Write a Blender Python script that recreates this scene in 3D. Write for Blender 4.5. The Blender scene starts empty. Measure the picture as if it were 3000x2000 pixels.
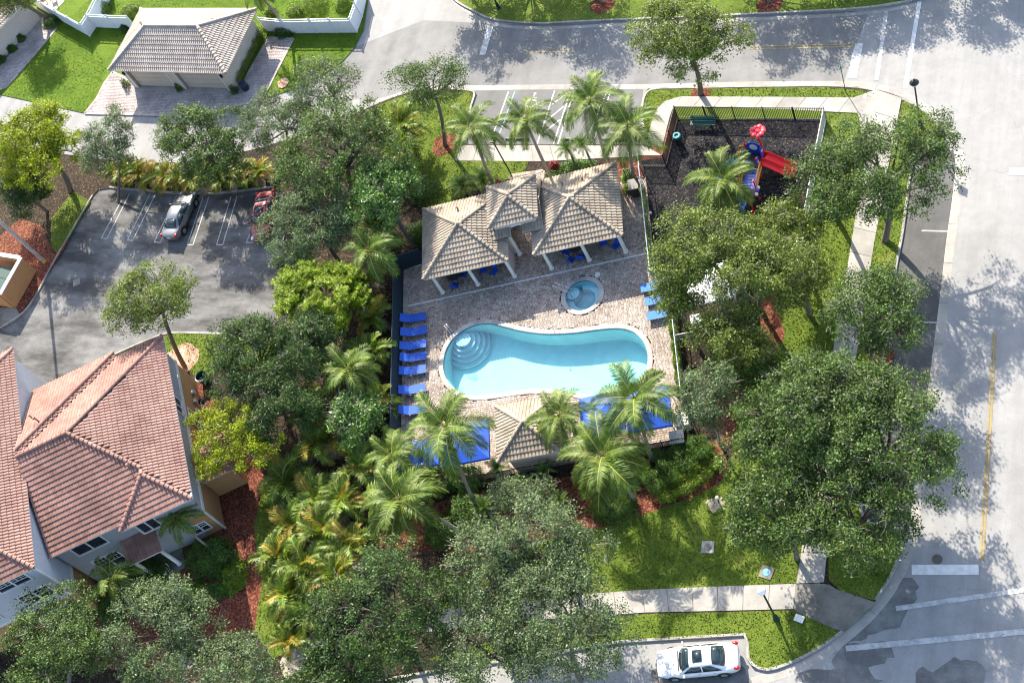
import bpy, bmesh, math, random
import numpy as np
from mathutils import Vector, Matrix
random.seed(7)
SC = bpy.context.scene
COL = SC.collection
R = math.radians
PI = math.pi

# ------------------------------------------------------------------ camera, sky, sun, exposure
CAMZ = 78.0
cam = bpy.data.cameras.new('camera')
cam.sensor_width = 36.0
cam.lens = 48.27
cam.clip_end = 3000
cam_o = bpy.data.objects.new('camera', cam)
COL.objects.link(cam_o)
cam_o.matrix_world = Matrix([[0.915028, -0.046343, 0.400719, 0.0], [0.234425, 0.869508, -0.434742, 0.0], [-0.328281, 0.49174, 0.806488, 78.0], [0.0, 0.0, 0.0, 1.0]])
SC.camera = cam_o

SUN_EL, SUN_AZ = R(36.0), R(121.0)          # azimuth measured from +X, counter-clockwise
world = bpy.data.worlds.new('World')
SC.world = world
world.use_nodes = True
wn = world.node_tree.nodes
sky = wn.new('ShaderNodeTexSky')
sky.sky_type = 'NISHITA'
sky.sun_disc = False
sky.sun_elevation = SUN_EL
sky.sun_rotation = PI / 2 - SUN_AZ
sky.air_density = 1.0
sky.dust_density = 1.5
sky.ozone_density = .6
wn['Background'].inputs['Strength'].default_value = 0.15
world.node_tree.links.new(sky.outputs[0], wn['Background'].inputs['Color'])
sun = bpy.data.lights.new('sun', 'SUN')
sun.energy = 4.5
sun.angle = R(0.55)
sun.color = (1.0, 0.92, 0.78)
sun_o = bpy.data.objects.new('sun', sun)
COL.objects.link(sun_o)
sdir = Vector((math.cos(SUN_EL) * math.cos(SUN_AZ), math.cos(SUN_EL) * math.sin(SUN_AZ), math.sin(SUN_EL)))
sun_o.rotation_euler = sdir.to_track_quat('Z', 'Y').to_euler()
sun_o.location = sdir * 120
SC.view_settings.view_transform = 'Standard'
SC.view_settings.look = 'None'
SC.view_settings.exposure = 1.62
SC.view_settings.gamma = 1.0
SC.view_settings.use_curve_mapping = False
SC.render.engine = 'CYCLES'
SC.cycles.filter_width = 1.1
SC.cycles.max_bounces = 6
SC.cycles.diffuse_bounces = 3
SC.cycles.glossy_bounces = 2
SC.cycles.transmission_bounces = 4
SC.cycles.transparent_max_bounces = 6
SC.cycles.caustics_reflective = False
SC.cycles.caustics_refractive = False
CAMPOS = Vector((0, 0, CAMZ))

# ------------------------------------------------------------------ frames (the three building grids)
def rotv(x, y, deg):
    a = R(deg); c, s = math.cos(a), math.sin(a)
    return (c * x - s * y, s * x + c * y)
PF, HF, GF = 16.1, 32.0, -3.8                # pool club, orange houses, garage
def p_(x, y): return rotv(x, y, PF)
def h_(x, y): return rotv(x, y, HF)
def g_(x, y): return rotv(x, y, GF)

# ------------------------------------------------------------------ materials
MATS = {}
def _nodes(name):
    m = bpy.data.materials.new(name); m.use_nodes = True
    nt = m.node_tree
    return m, nt, nt.nodes['Principled BSDF'], nt.nodes, nt.links
def _pos(n, l, obj=False):
    if obj:
        t = n.new('ShaderNodeTexCoord'); return t.outputs['Object']
    g = n.new('ShaderNodeNewGeometry'); return g.outputs['Position']
def _noise(n, l, src, scale, detail=4, rough=.6, stretch=None):
    t = n.new('ShaderNodeTexNoise'); t.inputs['Scale'].default_value = scale
    t.inputs['Detail'].default_value = detail; t.inputs['Roughness'].default_value = rough
    if stretch:
        mp = n.new('ShaderNodeMapping'); mp.inputs['Scale'].default_value = stretch[:3]
        if len(stretch) > 3: mp.inputs['Rotation'].default_value = (0, 0, R(stretch[3]))
        l.new(src, mp.inputs[0]); src = mp.outputs[0]
    l.new(src, t.inputs['Vector']); return t.outputs['Fac']
def _ramp(n, l, fac, stops):
    r = n.new('ShaderNodeValToRGB'); e = r.color_ramp.elements
    while len(e) < len(stops): e.new(.5)
    for i, (p, c) in enumerate(stops):
        e[i].position = p; e[i].color = (c, c, c, 1) if isinstance(c, (int, float)) else (*c[:3], 1)
    l.new(fac, r.inputs[0]); return r.outputs[0]
def _mix(n, l, fac, a, b, mode='MIX'):
    m = n.new('ShaderNodeMix'); m.data_type = 'RGBA'; m.blend_type = mode
    for sock, v in ((m.inputs[0], fac), (m.inputs[6], a), (m.inputs[7], b)):
        if isinstance(v, (int, float)): sock.default_value = v
        elif isinstance(v, tuple): sock.default_value = (*v[:3], 1)
        else: l.new(v, sock)
    return m.outputs[2]
def _bump(n, l, b, fac, strength, dist=.02):
    u = n.new('ShaderNodeBump'); u.inputs['Strength'].default_value = strength
    u.inputs['Distance'].default_value = dist
    l.new(fac, u.inputs['Height']); l.new(u.outputs[0], b.inputs['Normal'])
def _rnd(n, l):
    g = n.new('ShaderNodeNewGeometry'); o = n.new('ShaderNodeObjectInfo')
    a = n.new('ShaderNodeMath'); a.operation = 'ADD'
    l.new(g.outputs['Random Per Island'], a.inputs[0]); l.new(o.outputs['Random'], a.inputs[1])
    f = n.new('ShaderNodeMath'); f.operation = 'FRACT'; l.new(a.outputs[0], f.inputs[0])
    return f.outputs[0]
def plain(name, col, rough=.6, var=.12, scale=4., spec=.4, metal=0., bump=0., bscale=40., coat=0., obj=False):
    """one colour with soft uneven wear"""
    if name in MATS: return MATS[name]
    m, nt, b, n, l = _nodes(name)
    src = _pos(n, l, obj)
    f = _noise(n, l, src, scale, 5)
    lo = tuple(c * (1 - var) for c in col); hi = tuple(min(1, c * (1 + var)) for c in col)
    l.new(_ramp(n, l, f, [(.3, lo), (.7, hi)]), b.inputs['Base Color'])
    b.inputs['Roughness'].default_value = rough
    b.inputs['Specular IOR Level'].default_value = spec
    b.inputs['Metallic'].default_value = metal
    b.inputs['Coat Weight'].default_value = coat
    if bump: _bump(n, l, b, _noise(n, l, src, bscale, 3), bump)
    MATS[name] = m; return m
def pieces(name, cols, rough=.75, stain=.25, sscale=.6, fine=30., spec=.3, stretch=None, pits=None):
    """unit masonry: every piece takes one of the colours, dirt lies over all of them"""
    if name in MATS: return MATS[name]
    m, nt, b, n, l = _nodes(name)
    rn = _rnd(n, l); k = len(cols)
    c = _ramp(n, l, rn, [(i / max(1, k - 1), cc) for i, cc in enumerate(cols)])
    src = _pos(n, l)
    d = _noise(n, l, src, sscale, 6, .65, stretch)
    c = _mix(n, l, 1.0, c, _ramp(n, l, d, [(.36, (1 - stain,) * 3), (.6, (1., 1., 1.))]), 'MULTIPLY')
    f = _noise(n, l, src, fine, 3)
    c = _mix(n, l, .5, c, _ramp(n, l, f, [(.3, .72), (.7, 1.)]), 'MULTIPLY')
    if pits:
        q = _noise(n, l, src, pits, 5, .7)
        c = _mix(n, l, _ramp(n, l, q, [(.58, 0.), (.7, .75)]), c, tuple(v * .35 for v in cols[0]))
    l.new(c, b.inputs['Base Color'])
    b.inputs['Roughness'].default_value = rough
    b.inputs['Specular IOR Level'].default_value = spec
    _bump(n, l, b, f, .25, .01)
    MATS[name] = m; return m
def leafm(name, cols, rough=.5, trans=.3, spec=.25, cl=1.3, spread=1.0):
    """foliage: every leaf its own tint, whole sprays lean light or dark"""
    if name in MATS: return MATS[name]
    m, nt, b, n, l = _nodes(name)
    rn = _rnd(n, l); k = len(cols)
    c = _ramp(n, l, rn, [(i / max(1, k - 1), cc) for i, cc in enumerate(cols)])
    src = _pos(n, l)
    d = _noise(n, l, src, cl, 2)
    c = _mix(n, l, 1., c, _ramp(n, l, d, [(.35, .62), (.65, 1.3)]), 'MULTIPLY')
    l.new(c, b.inputs['Base Color'])
    b.inputs['Roughness'].default_value = rough
    b.inputs['Specular IOR Level'].default_value = spec
    tr = n.new('ShaderNodeBsdfTranslucent')
    l.new(_mix(n, l, 1., c, (1.25, 1.35, .6), 'MULTIPLY'), tr.inputs[0])
    mx = n.new('ShaderNodeMixShader'); mx.inputs[0].default_value = trans
    l.new(b.outputs[0], mx.inputs[1]); l.new(tr.outputs[0], mx.inputs[2])
    l.new(mx.outputs[0], n['Material Output'].inputs[0])
    MATS[name] = m; return m

def asphalt(name, base, dark=.6, stain=(.42, .6), sscale=.14, fine=14., streak=None, crack=.0, warm=(1., .985, .96)):
    if name in MATS: return MATS[name]
    m, nt, b, n, l = _nodes(name)
    src = _pos(n, l)
    col = tuple(base * w for w in warm)
    d = _noise(n, l, src, sscale, 8, .68, streak)
    c = _mix(n, l, _ramp(n, l, d, [(stain[0], 1.), (stain[1], 0.)]), col, tuple(v * dark for v in col))
    lane = _noise(n, l, src, .9, 4, .6, (1., .05, 1.) if not streak else (1., .12, 1., 25))
    c = _mix(n, l, 1., c, _ramp(n, l, lane, [(.35, .88), (.65, 1.05)]), 'MULTIPLY')
    d2 = _noise(n, l, src, 1.1, 5, .65)
    c = _mix(n, l, 1., c, _ramp(n, l, d2, [(.3, .9), (.62, 1.04)]), 'MULTIPLY')
    f = _noise(n, l, src, fine, 3, .7)
    c = _mix(n, l, 1., c, _ramp(n, l, f, [(.3, .86), (.7, 1.06)]), 'MULTIPLY')
    if crack:
        v = n.new('ShaderNodeTexVoronoi'); v.feature = 'DISTANCE_TO_EDGE'; v.inputs['Scale'].default_value = .16
        wv = n.new('ShaderNodeMapping'); nz = n.new('ShaderNodeTexNoise'); nz.inputs['Scale'].default_value = .6
        nz.inputs['Detail'].default_value = 5
        l.new(src, nz.inputs['Vector'])
        mm = n.new('ShaderNodeVectorMath'); mm.operation = 'MULTIPLY_ADD'
        mm.inputs[1].default_value = (1.6, 1.6, 0)
        l.new(nz.outputs['Color'], mm.inputs[0]); l.new(src, mm.inputs[2]); l.new(mm.outputs[0], v.inputs['Vector'])
        c = _mix(n, l, _ramp(n, l, v.outputs['Distance'], [(.0, crack), (.003, 0.)]), c, tuple(x * .45 for x in col))
    l.new(c, b.inputs['Base Color'])
    b.inputs['Roughness'].default_value = .85
    b.inputs['Specular IOR Level'].default_value = .25
    _bump(n, l, b, f, .3, .01)
    MATS[name] = m; return m
def grass(name, a, b_, c_, scale=.55):
    if name in MATS: return MATS[name]
    m, nt, b, n, l = _nodes(name)
    src = _pos(n, l)
    d = _noise(n, l, src, scale, 6, .7)
    f = _noise(n, l, src, 7., 4, .75)
    g = _noise(n, l, src, 26., 2, .8)
    c = _ramp(n, l, d, [(.3, a), (.52, b_), (.72, c_)])
    c = _mix(n, l, 1., c, _ramp(n, l, f, [(.3, .62), (.7, 1.25)]), 'MULTIPLY')
    c = _mix(n, l, .6, c, _ramp(n, l, g, [(.3, .6), (.7, 1.3)]), 'MULTIPLY')
    l.new(c, b.inputs['Base Color'])
    b.inputs['Roughness'].default_value = .9
    b.inputs['Specular IOR Level'].default_value = .15
    _bump(n, l, b, f, .9, .06)
    MATS[name] = m; return m
def chips(name, a, b_, c_, scale=9., bump=.9):
    """bark mulch / crumb rubber / litter"""
    if name in MATS: return MATS[name]
    m, nt, b, n, l = _nodes(name)
    src = _pos(n, l)
    v = n.new('ShaderNodeTexVoronoi'); v.inputs['Scale'].default_value = scale; l.new(src, v.inputs['Vector'])
    sp = n.new('ShaderNodeSeparateColor'); l.new(v.outputs['Color'], sp.inputs[0])
    c = _ramp(n, l, sp.outputs[0], [(0., a), (.55, b_), (1., c_)])
    d = _noise(n, l, src, .7, 5, .65)
    c = _mix(n, l, 1., c, _ramp(n, l, d, [(.3, .7), (.7, 1.15)]), 'MULTIPLY')
    l.new(c, b.inputs['Base Color'])
    b.inputs['Roughness'].default_value = .9
    b.inputs['Specular IOR Level'].default_value = .15
    _bump(n, l, b, sp.outputs[1], bump, .03)
    MATS[name] = m; return m
def glass(name, col=(.02, .03, .04), rough=.06):
    if name in MATS: return MATS[name]
    m, nt, b, n, l = _nodes(name)
    src = _pos(n, l)
    f = _noise(n, l, src, 1.5, 3)
    l.new(_ramp(n, l, f, [(.35, col), (.7, tuple(c * 1.8 for c in col))]), b.inputs['Base Color'])
    b.inputs['Roughness'].default_value = rough
    b.inputs['Specular IOR Level'].default_value = .6
    MATS[name] = m; return m

# ------------------------------------------------------------------ objects
FR = {}
def thing(name, label, cat, loc=(0, 0, 0), rz=0., group=None):
    o = bpy.data.objects.new(name, None); COL.objects.link(o)
    o.location = loc if len(loc) == 3 else (loc[0], loc[1], 0)
    o.rotation_euler = (0, 0, R(rz)); o.empty_display_size = .3
    o['label'] = label; o['category'] = cat
    if group: o['group'] = group
    FR[o] = (*o.location, rz)
    return o
def sgroup(name, loc=(0, 0, 0)):
    o = bpy.data.objects.new(name, None); COL.objects.link(o); o['kind'] = 'structure'; o.location = loc
    FR[o] = (*loc, 0.); return o
def tag(o, label, cat, group=None):
    o['label'] = label; o['category'] = cat
    if group: o['group'] = group
    return o
def link(name, mesh, parent=None):
    o = bpy.data.objects.new(name, mesh); COL.objects.link(o)
    if parent is not None: o.parent = parent; FR[o] = FR.get(parent, (0, 0, 0, 0))
    return o
def mesh_np(name, v, faces, mats=None, smooth=False, mi=None):
    """v (n,3) array, faces list of tuples or (m,4) array"""
    me = bpy.data.meshes.new(name)
    if isinstance(faces, np.ndarray):
        k = faces.shape[1]; nf = len(faces)
        me.vertices.add(len(v)); me.vertices.foreach_set('co', np.asarray(v, 'f').ravel())
        me.loops.add(nf * k); me.loops.foreach_set('vertex_index', faces.astype('i').ravel())
        me.polygons.add(nf)
        me.polygons.foreach_set('loop_start', np.arange(0, nf * k, k, dtype='i'))
        if mi is not None: me.polygons.foreach_set('material_index', np.asarray(mi, 'i'))
        me.update(calc_edges=True)
    else:
        me.from_pydata([tuple(map(float, p)) for p in v], [], faces)
        if mi is not None: me.polygons.foreach_set('material_index', np.asarray(mi, 'i'))
        me.update()
    for m in (mats or []): me.materials.append(m)
    if smooth: me.polygons.foreach_set('use_smooth', np.ones(len(me.polygons), dtype=bool))
    return me

class MB:
    """collects simple solids for ONE mesh"""
    def __init__(s): s.v = []; s.f = []; s.mi = []; s.k = 0
    def add(s, vs, fs):
        b = len(s.v); s.v += [tuple(p) for p in vs]
        for f in fs: s.f.append(tuple(b + i for i in f)); s.mi.append(s.k)
        return s
    def box(s, c, d, rz=0., rx=0., ry=0.):
        hx, hy, hz = d[0] / 2, d[1] / 2, d[2] / 2
        m = Matrix.Rotation(R(rz), 3, 'Z') @ Matrix.Rotation(R(ry), 3, 'Y') @ Matrix.Rotation(R(rx), 3, 'X')
        vs = [Vector(c) + m @ Vector((x * hx, y * hy, z * hz)) for z in (-1, 1) for x, y in ((-1, -1), (1, -1), (1, 1), (-1, 1))]
        return s.add(vs, [(3, 2, 1, 0), (4, 5, 6, 7), (0, 1, 5, 4), (1, 2, 6, 5), (2, 3, 7, 6), (3, 0, 4, 7)])
    def bar(s, a, b, w, h=None, up=(0, 0, 1)):
        a = Vector(a); b = Vector(b); h = h or w
        t = (b - a).normalized(); u = Vector(up)
        if abs(t.dot(u)) > .95: u = Vector((0, 1, 0))
        x = t.cross(u).normalized() * (w / 2); y = x.cross(t).normalized() * (h / 2)
        vs = [p + q for p in (a, b) for q in (-x - y, x - y, x + y, -x + y)]
        return s.add(vs, [(3, 2, 1, 0), (4, 5, 6, 7), (0, 1, 5, 4), (1, 2, 6, 5), (2, 3, 7, 6), (3, 0, 4, 7)])
    def tube(s, pts, rad, n=8, caps=True):
        pts = [Vector(p) for p in pts]; k = len(pts)
        rad = list(rad) if isinstance(rad, (list, tuple)) else [rad] * k
        vs = []; ref = None
        for i, p in enumerate(pts):
            t = (pts[min(i + 1, k - 1)] - pts[max(i - 1, 0)]).normalized()
            if ref is None: ref = Vector((1, 0, 0)) if abs(t.x) < .8 else Vector((0, 1, 0))
            x = (ref - t * ref.dot(t)).normalized(); ref = x; y = t.cross(x)
            vs += [p + (x * math.cos(2 * PI * j / n) + y * math.sin(2 * PI * j / n)) * rad[i] for j in range(n)]
        fs = [(i * n + j, i * n + (j + 1) % n, (i + 1) * n + (j + 1) % n, (i + 1) * n + j) for i in range(k - 1) for j in range(n)]
        if caps: fs += [tuple(range(n - 1, -1, -1)), tuple((k - 1) * n + j for j in range(n))]
        return s.add(vs, fs)
    def lathe(s, prof, c=(0, 0, 0), n=16, ax=None):
        """prof: (r, z) pairs, open profile"""
        vs = [(c[0] + r * math.cos(2 * PI * j / n), c[1] + r * math.sin(2 * PI * j / n), c[2] + z) for r, z in prof for j in range(n)]
        k = len(prof)
        fs = [(i * n + j, i * n + (j + 1) % n, (i + 1) * n + (j + 1) % n, (i + 1) * n + j) for i in range(k - 1) for j in range(n)]
        return s.add(vs, fs)
    def ball(s, c, r, nu=12, nv=7):
        if isinstance(r, (int, float)): r = (r, r, r)
        vs = [(c[0] + r[0] * math.sin(PI * i / nv) * math.cos(2 * PI * j / nu), c[1] + r[1] * math.sin(PI * i / nv) * math.sin(2 * PI * j / nu),
               c[2] + r[2] * math.cos(PI * i / nv)) for i in range(nv + 1) for j in range(nu)]
        return s.add(vs, [(i * nu + j, (i + 1) * nu + j, (i + 1) * nu + (j + 1) % nu, i * nu + (j + 1) % nu) for i in range(nv) for j in range(nu)])
    def prism(s, poly, z0, z1, bottom=True):
        n = len(poly); ar = sum(poly[i][0] * poly[(i + 1) % n][1] - poly[(i + 1) % n][0] * poly[i][1] for i in range(n))
        if ar < 0: poly = poly[::-1]
        vs = [(x, y, z0) for x, y in poly] + [(x, y, z1) for x, y in poly]
        fs = [tuple(range(n, 2 * n))] + [(i, (i + 1) % n, n + (i + 1) % n, n + i) for i in range(n)]
        if bottom: fs.append(tuple(range(n - 1, -1, -1)))
        return s.add(vs, fs)
    def sheet(s, poly, z):
        n = len(poly); ar = sum(poly[i][0] * poly[(i + 1) % n][1] - poly[(i + 1) % n][0] * poly[i][1] for i in range(n))
        if ar < 0: poly = poly[::-1]
        return s.add([(x, y, z) for x, y in poly], [tuple(range(n))])
    def build(s, name, mat, parent=None, world=False, smooth=False, kind=None):
        v = s.v
        if world and parent is not None:
            x0, y0, z0, rz = FR[parent]
            v = [(*rotv(x - x0, y - y0, -rz), z - z0) for x, y, z in v]
        me = mesh_np(name, v, s.f, mat if isinstance(mat, list) else [mat], smooth, s.mi)
        o = link(name, me, parent)
        if kind: o['kind'] = kind
        return o
def bevel(o, w=.02, seg=2, ang=35):
    m = o.modifiers.new('bevel', 'BEVEL'); m.width = w; m.segments = seg; m.limit_method = 'ANGLE'; m.angle_limit = R(ang)
    return o
def subsurf(o, n=1):
    m = o.modifiers.new('sub', 'SUBSURF'); m.levels = n; m.render_levels = n; return o
def dup(o, parent=None, loc=None, rz=None, label=None):
    c = o.copy(); COL.objects.link(c)
    FR[c] = FR.get(o, (0, 0, 0, 0))
    if parent is not None: c.parent = parent
    if loc is not None: c.location = loc if len(loc) == 3 else (*loc, o.location.z)
    if rz is not None: c.rotation_euler = (0, 0, R(rz))
    if label: c['label'] = label
    for ch in list(o.children): dup(ch, c)
    return c
def catmull(pts, step=.5, closed=False):
    pts = [Vector((*p, 0)) if len(p) == 2 else Vector(p) for p in pts]; n = len(pts); out = []
    rng = range(n if closed else n - 1)
    for i in rng:
        p0 = pts[(i - 1) % n] if closed or i > 0 else pts[0] * 2 - pts[1]
        p1 = pts[i]; p2 = pts[(i + 1) % n]
        p3 = pts[(i + 2) % n] if closed or i < n - 2 else pts[-1] * 2 - pts[-2]
        k = max(1, int((p2 - p1).length / step))
        for j in range(k):
            t = j / k
            out.append(.5 * ((2 * p1) + (p2 - p0) * t + (2 * p0 - 5 * p1 + 4 * p2 - p3) * t * t + (3 * p1 - p0 - 3 * p2 + p3) * t ** 3))
    if not closed: out.append(pts[-1])
    return [(p.x, p.y) for p in out]
def inside(x, y, poly):
    c = False; j = len(poly) - 1
    for i in range(len(poly)):
        xi, yi = poly[i]; xj, yj = poly[j]
        if (yi > y) != (yj > y) and x < (xj - xi) * (y - yi) / (yj - yi) + xi: c = not c
        j = i
    return c
def insides(px, py, poly):
    c = np.zeros(len(px), bool); j = len(poly) - 1
    for i in range(len(poly)):
        xi, yi = poly[i]; xj, yj = poly[j]
        if yi != yj: c ^= ((yi > py) != (yj > py)) & (px < (xj - xi) * (py - yi) / (yj - yi) + xi)
        j = i
    return c

# ------------------------------------------------------------------ ground materials
m_road = asphalt('street_asphalt', .265, dark=.86, stain=(.36, .5), sscale=.09, crack=.35)
m_road2 = asphalt('side_road_asphalt', .2, dark=.8, stain=(.4, .56), sscale=.12, crack=.3)
m_lot = asphalt('lot_asphalt', .18, dark=.3, stain=(.4, .62), sscale=.16, streak=(1, 2.6, 1, 20))
m_bay = asphalt('bay_asphalt', .115, dark=.7, sscale=.2)
m_ada = asphalt('ada_asphalt', .17, dark=.8, sscale=.2)
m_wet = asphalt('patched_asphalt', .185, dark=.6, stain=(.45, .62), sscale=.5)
m_conc = pieces('sidewalk_concrete', [(.30, .285, .255), (.37, .35, .315), (.335, .315, .285)], stain=.3, sscale=.5, fine=18)
m_kerb = pieces('kerb_concrete', [(.29, .275, .245), (.36, .345, .31)], stain=.4, sscale=.9, fine=20)
m_concd = pieces('stained_concrete', [(.2, .185, .155), (.25, .235, .2)], stain=.55, sscale=.55, fine=18)
m_soil = chips('dark_soil', (.018, .013, .009), (.035, .024, .016), (.065, .048, .034), 8)
m_mulch = chips('red_mulch', (.075, .02, .012), (.135, .038, .022), (.24, .1, .065), 10)
m_mulchp = chips('pale_mulch', (.3, .16, .1), (.42, .25, .18), (.55, .4, .3), 10)
m_rubber = chips('black_crumb_rubber', (.006, .006, .008), (.014, .014, .018), (.05, .045, .045), 9)
m_lawn = grass('lawn_grass', (.055, .09, .01), (.095, .14, .016), (.16, .185, .035))
m_lawn2 = grass('garden_grass', (.055, .11, .007), (.09, .15, .01), (.13, .175, .016), .4)
m_white = plain('road_paint', (.56, .56, .54), .7, .18, 2.5)
m_whitew = pieces('worn_road_paint', [(.46, .46, .45), (.54, .54, .53)], stain=.4, sscale=2.2, fine=9, pits=2.6)
m_yellow = pieces('worn_yellow_paint', [(.34, .25, .09), (.3, .24, .13)], stain=.3, sscale=1.6, fine=8, pits=1.1)

def sheet_holes(name, poly, z, mat, holes=(), parent=None, kind='structure'):
    bm = bmesh.new(); ed = []
    for ring in [poly, *holes]:
        vs = [bm.verts.new((x, y, z)) for x, y in ring]
        ed += [bm.edges.new((vs[i], vs[(i + 1) % len(vs)])) for i in range(len(vs))]
    bmesh.ops.triangle_fill(bm, use_beauty=True, use_dissolve=False, edges=ed)
    bmesh.ops.recalc_face_normals(bm, faces=bm.faces)
    for f in bm.faces:
        if f.normal.z < 0: f.normal_flip()
    me = bpy.data.meshes.new(name); bm.to_mesh(me); bm.free(); me.materials.append(mat)
    o = link(name, me, parent)
    if kind: o['kind'] = kind
    return o
def sheet(name, poly, z, mat, parent=None, kind='structure'):
    o = MB().sheet(poly, z).build(name, mat, parent)
    if kind: o['kind'] = kind
    return o
def offset_line(pts, d):
    """points moved d to the left of the line's direction"""
    out = []
    for i in range(len(pts)):
        a = Vector(pts[max(0, i - 1)]); b = Vector(pts[min(len(pts) - 1, i + 1)])
        t = (b - a).normalized(); out.append((pts[i][0] - t.y * d, pts[i][1] + t.x * d))
    return out
def resample(pts, step):
    out = [pts[0]]; acc = 0.
    for i in range(len(pts) - 1):
        a = Vector(pts[i]); b = Vector(pts[i + 1]); L = (b - a).length; d = step - acc
        while d <= L and L > 0:
            out.append(tuple(a + (b - a) * (d / L))); d += step
        acc = L - (d - step)
    if (Vector(out[-1]) - Vector(pts[-1])).length > step * .3: out.append(pts[-1])
    else: out[-1] = pts[-1]
    return out
def strip(name, group, pts, w, z0, z1, mat, seglen=3., gap=.012, side=0., step=.5, piece='kerb_stone'):
    """a run of cast pieces along a line, with open joints between them"""
    k = max(1, int(round(seglen / step))); pts = resample(pts, step)
    L = offset_line(pts, side + w / 2); Rr = offset_line(pts, side - w / 2)
    for s in range(0, len(pts) - 1, k):
        e = min(s + k, len(pts) - 1)
        l = [Vector(q) for q in L[s:e + 1]]; r = [Vector(q) for q in Rr[s:e + 1]]
        for q in (l, r):
            t = (q[-1] - q[0]).normalized()
            q[0] = q[0] + t * gap; q[-1] = q[-1] - t * gap
        n = len(l); vs = []; fs = []
        for i in range(n):
            vs += [(*l[i], z0), (*l[i], z1 - .012), (*(l[i] + (r[i] - l[i]) * .1), z1), (*(r[i] + (l[i] - r[i]) * .1), z1), (*r[i], z1 - .012), (*r[i], z0)]
        for i in range(n - 1):
            for j in range(5): fs.append((i * 6 + j, (i + 1) * 6 + j, (i + 1) * 6 + j + 1, i * 6 + j + 1))
        fs += [(0, 1, 2, 3, 4, 5), tuple((n - 1) * 6 + j for j in (5, 4, 3, 2, 1, 0))]
        m = MB(); m.add(vs, fs); m.build(piece, mat, group)
def quad_mark(name, a, b, w, mat, z=.011, parent=None):
    a = Vector(a); b = Vector(b); t = (b - a).normalized(); n = Vector((-t.y, t.x)) * w / 2
    return sheet(name, [tuple(a - n), tuple(b - n), tuple(b + n), tuple(a + n)], z, mat, parent)

# pool outline on the club grid
POOL_P = [(-30.89, 50.01), (-30.68, 51.5), (-29.89, 52.62), (-28.57, 53.22), (-27.27, 53.16), (-25.99, 52.55), (-24.74, 51.9), (-22.99, 51.25), (-21.02, 50.86), (-19.31, 50.72), (-17.85, 50.5), (-16.8, 50.0), (-16.1, 49.1), (-15.8, 47.95), (-15.95, 46.7), (-16.6, 45.8), (-17.9, 45.3), (-19.3, 45.2), (-20.6, 45.5), (-21.8, 46.05), (-23.44, 46.56), (-25.16, 46.8), (-27.15, 46.92), (-28.66, 47.16), (-29.79, 47.82), (-30.56, 48.87)]
POOL_P = catmull(POOL_P, .35, True)
def inset(poly, d):
    n = len(poly); out = []
    ar = sum(poly[i][0] * poly[(i + 1) % n][1] - poly[(i + 1) % n][0] * poly[i][1] for i in range(n))
    sg = 1 if ar > 0 else -1
    for i in range(n):
        a = Vector(poly[i - 1]); b = Vector(poly[(i + 1) % n]); t = (b - a).normalized()
        out.append((poly[i][0] - t.y * d * sg, poly[i][1] + t.x * d * sg))
    return out
SPA_C, SPA_R = (-20.2, 53.62), 1.42
SPA_P = [(SPA_C[0] + SPA_R * math.cos(2 * PI * i / 48), SPA_C[1] + SPA_R * math.sin(2 * PI * i / 48)) for i in range(48)]
POOL_IN = [p_(*q) for q in inset(POOL_P, .17)]
SPA_IN = [p_(*q) for q in inset(SPA_P, .17)]
HOLES = [POOL_IN, SPA_IN]

# ------------------------------------------------------------------ the lie of the land
BIG = [(-900, -900), (900, -900), (900, 900), (-900, 900)]
sheet_holes('ground', BIG, -.07, m_soil, HOLES)
sheet_holes('road', [(-140, -25), (45, -25), (45, 120), (-140, 120)], 0., m_road, HOLES)
sheet('side_road', [(-62.33, 67.06), (-61.45, 69.44), (-54.77, 72.46), (-46.3, 71.5), (-40.25, 71.21), (-34.52, 71.22), (-26.35, 71.12), (-18.68, 71.13), (-17.53, 70.82), (-18.21, 67.31), (-18.54, 64.19), (-25.3, 64.56), (-33.48, 64.66), (-47.62, 64.96), (-54.07, 64.76), (-57.94, 63.81)], .004, m_road2)

ISLAND = catmull([(-105.76, 59.88), (-95.02, 59.74), (-86.48, 58.68), (-78.48, 57.76), (-71.38, 57.99), (-65.08, 59.53), (-60.43, 61.46), (-56.32, 63.69), (-54.15, 64.62), (-52.86, 64.93), (-48.33, 64.77)], .8)
ISLAND += [(-47.83, 64.62), (-47.56, 64.3), (-47.59, 63.51), (-47.57, 62.24), (-47.29, 60.45), (-47.03, 59.28), (-32.35, 59.05), (-32.74, 60.19), (-33.33, 62.44), (-33.33, 63.9), (-33.14, 64.29)]
ISLAND += catmull([(-32.35, 64.39), (-30.47, 64.36), (-25.25, 64.3), (-19.75, 64.17), (-17.31, 63.93), (-15.96, 63.58), (-14.36, 62.89), (-12.96, 62.01), (-11.87, 60.92), (-11.2, 59.98), (-11.05, 59.37)], .8)
ISLAND += [(-11.32, 58.86), (-12.74, 58.56), (-12.86, 57.76), (-12.97, 56.26), (-12.97, 51.6), (-13.11, 48.36), (-13.06, 43.42), (-13.18, 42.27), (-13.1, 36.36), (-13.24, 33.96), (-13.27, 31.68), (-12.8, 31.12), (-11.46, 30.83), (-10.76, 30.47), (-10.58, 30.02)]
ISLAND += catmull([(-10.59, 29.81), (-10.85, 28.61), (-11.19, 27.54), (-11.75, 26.35), (-12.41, 25.4), (-13.36, 24.23), (-14.58, 23.02), (-16.22, 21.84), (-17.44, 21.3), (-18.17, 21.39), (-18.62, 21.88)], .6)
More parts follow.
